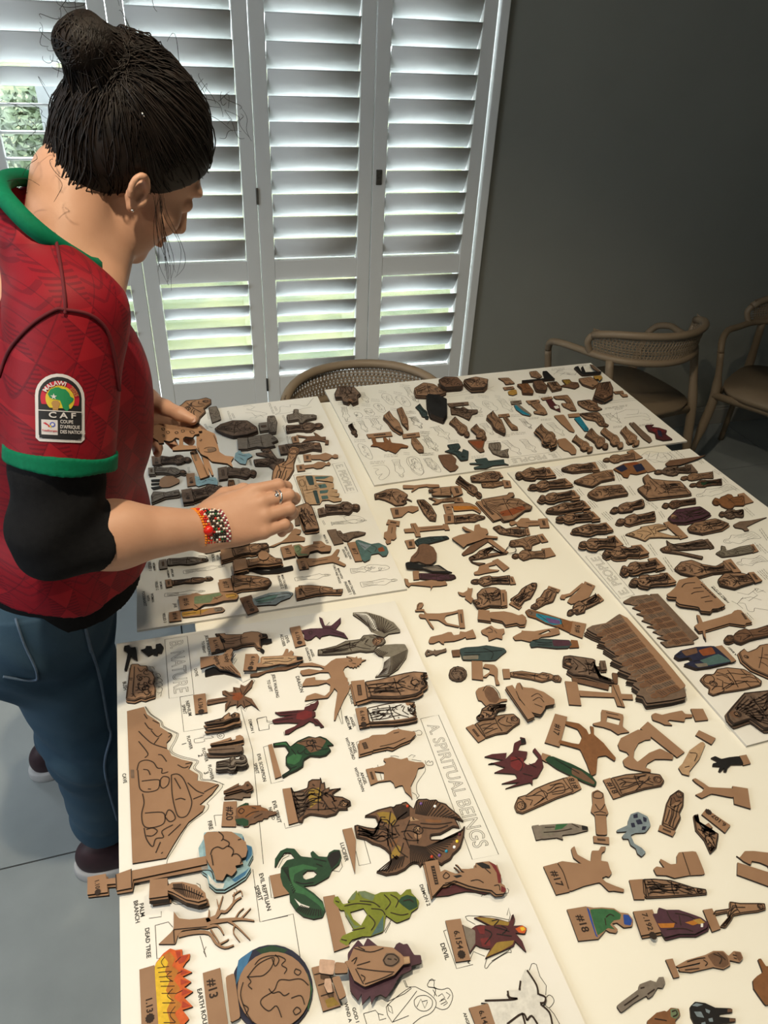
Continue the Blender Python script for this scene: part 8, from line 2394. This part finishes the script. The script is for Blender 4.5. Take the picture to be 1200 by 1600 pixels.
# far board: many outlines are still uncovered
for a in ((505, 320, 570, 415, 60, 0), (720, 330, 800, 435, 90, 1), (860, 350, 950, 450, 100, 1), (645, 425, 715, 505, 85, 1), (560, 470, 615, 535, 75, 1), (455, 505, 505, 555, 65, 1), (345, 455, 370, 590, 70, 2), (500, 590, 560, 690, 60, 0), (620, 570, 680, 670, 110, 2),
          (490, 800, 600, 945, 80, 1), (830, 950, 890, 1115, 90, 0), (990, 920, 1060, 1095, 110, 1), (1120, 935, 1195, 1040, 90, 0), (990, 550, 1070, 655, 90, 2), (1105, 720, 1200, 860, 90, 2), (930, 270, 1010, 400, 60, 0)):
    man('T', 's1', *a)
for a in ((240, 460, 370, 580, 110, 2), (150, 575, 260, 690, 100, 2), (0, 745, 110, 905, 100, 1), (160, 760, 285, 885, 80, 1), (20, 370, 110, 470, 80, 2), (560, 235, 670, 330, 80, 0), (700, 220, 810, 310, 90, 1), (850, 200, 960, 320, 80, 0), (890, 595, 1040, 720, 80, 0), (1060, 580, 1180, 700, 90, 0), (690, 430, 780, 535, 80, 0), (1050, 385, 1140, 480, 70, 0), (30, 170, 80, 230, 50, 0)):
    man('T', 'q6', *a)
for a in ((235, 605, 365, 725, 80, 0), (770, 520, 890, 605, 100, 2), (0, 590, 50, 650, 50, 0), (300, 130, 470, 150, 40, 1)):
    man('T', 'q7', *a)
draw('T', 'q7', '850,520 950,480 1070,480 1060,520 950,530', '930,560 1000,550 1100,540 1170,560 1160,580 1100,570', '1070,510 1140,520 1170,550', '820,550 860,500 870,570 910,610', '270,150 320,110 420,100 490,120 470,160', '330,160 380,130 450,150', '690,430 1040,390', '700,410 1050,372')
draw('T', 's1', '610,1010 720,1000 770,1050 760,1100 700,1140 670,1120 705,1080 660,1095 640,1060 670,1040 620,1030', '250,340 280,330')
draw('T', 'q6', '350,180 660,140 790,80', '660,80 800,130', '380,160 640,110', fine=True)
for a in ((290, 415, 360, 420), (400, 455, 490, 460), (510, 425, 590, 430), (600, 380, 680, 385), (670, 300, 740, 310), (810, 310, 890, 325), (870, 245, 970, 255), (460, 570, 530, 565), (540, 545, 690, 540), (360, 590, 450, 600), (440, 765, 550, 760), (590, 970, 730, 960), (720, 905, 850, 900), (905, 880, 960, 885), (1060, 690, 1150, 685), (1050, 890, 1190, 885), (780, 465, 840, 470), (925, 500, 1000, 495)):
    dashes('T', 's1', *a, rows=2, gap=16)
for a in ((100, 500, 180, 510), (210, 390, 310, 400), (360, 590, 460, 585), (120, 715, 220, 705), (520, 185, 600, 175), (640, 160, 740, 175), (800, 165, 850, 175), (610, 350, 690, 345), (950, 350, 1050, 345), (830, 545, 940, 535), (950, 520, 1090, 510), (720, 600, 830, 590), (580, 740, 700, 725), (930, 200, 1000, 195), (0, 310, 60, 320), (350, 370, 440, 365)):
    dashes('T', 'q6', *a, rows=2, gap=14)
for a in ((750, 465, 960, 435), (830, 640, 910, 630), (1070, 625, 1190, 605), (250, 100, 380, 85), (300, 110, 360, 105), (130, 355, 230, 345), (500, 65, 580, 55), (40, 560, 130, 550), (150, 570, 250, 565), (840, 470, 920, 460)):
    dashes('T', 'q7', *a, rows=2, gap=10)
# right board
man('R', 'c4', 1040, 205, 875, 250, 50)
man('R', 'c4', 1150, 425, 1000, 460, 60)
man('R', 'c4', 1185, 535, 1060, 560, 50)
draw('R', 'c4', '620,65 650,45 700,50 740,55 760,75 720,95 690,85 650,80', '640,55 665,70 690,55 710,75 735,65', '640,75 680,95 720,90', '660,50 650,75', '700,50 690,80', '720,55 740,80')
draw('R', 'q5', '820,660 880,690 940,740', '880,690 940,620 1000,660 1090,600 1040,560', '900,680 960,690 990,760 1050,770 1060,735 1100,740 1200,755', '1060,530 1080,560 1100,530')
draw('R', 'c4', '1060,690 1110,700 1150,670 1190,690', '1075,720 1120,710 1170,725', '1140,670 1150,690 1180,680')
for a in ((620, 205, 690, 265), (830, 395, 880, 455), (950, 500, 1010, 570), (1080, 610, 1150, 680), (1025, 130, 1100, 190), (790, 330, 815, 360)):
    dashes('R', 's6', *a, rows=3, dx=18, dy=-8)
for a in ((530, 430, 555, 475), (650, 470, 685, 520), (720, 530, 765, 595), (430, 95, 455, 125), (500, 135, 520, 180), (555, 205, 585, 245), (640, 265, 690, 310), (700, 320, 720, 350), (770, 40, 810, 75), (740, 50, 775, 80), (865, 75, 900, 100), (945, 130, 980, 150), (985, 165, 1010, 190), (1030, 205, 1060, 225), (1090, 305, 1130, 340), (1160, 400, 1195, 450), (1150, 470, 1190, 510), (1170, 585, 1200, 620), (870, 615, 920, 680), (620, 270, 650, 290)):
    dashes('R', 'c4', *a, rows=2, dx=9, dy=-4)
for a in ((610, 510, 760, 660), (1040, 60, 1110, 150), (1090, 350, 1180, 440), (960, 790, 1030, 860)):
    dashes('R', 'q5', *a, rows=2, dx=20, dy=-8)
cap('R', 'q5', 'FAMILY OF FOUR', 790, 678, 612, 510)
cap('R', 's7', 'A BABY', 905, 145, 830, 65)
for bd, dct in INK.items():
    par = BOARDS[bd]
    o3 = (0, 0, 0)
    o = ribbons('printed_outlines', dct['outline'], PZ, 0.00075, o3, M_ink, par)
    if o:
        o['kind'] = 'stuff'
    o = ribbons('printed_fine_lines', dct['fine'], PZ, 0.0006, o3, M_inkthin, par)
    if o:
        o['kind'] = 'stuff'
    vs, fs = [], []
    for s, a, b in dct['caps']:
        v, f = text_shape(s)
        V = np.array(v)
        lo, hi = V[:, 0].min(), V[:, 0].max()
        L = np.linalg.norm(b - a)
        rd = (b - a) / L
        up = np.array((-rd[1], rd[0]))
        h = min(L / (hi - lo), 0.0095)
        i0 = len(vs)
        c = (a + b) / 2
        for x, y, z in V:
            p = c + rd * (x - (lo + hi) / 2) * h + up * y * h
            vs.append((p[0], p[1], PZ + 0.0001))
        fs += [tuple(i + i0 for i in q) for q in f]
    if fs:
        o = obj_pd('printed_captions', vs, fs, M_ink, par)
        o['kind'] = 'stuff'
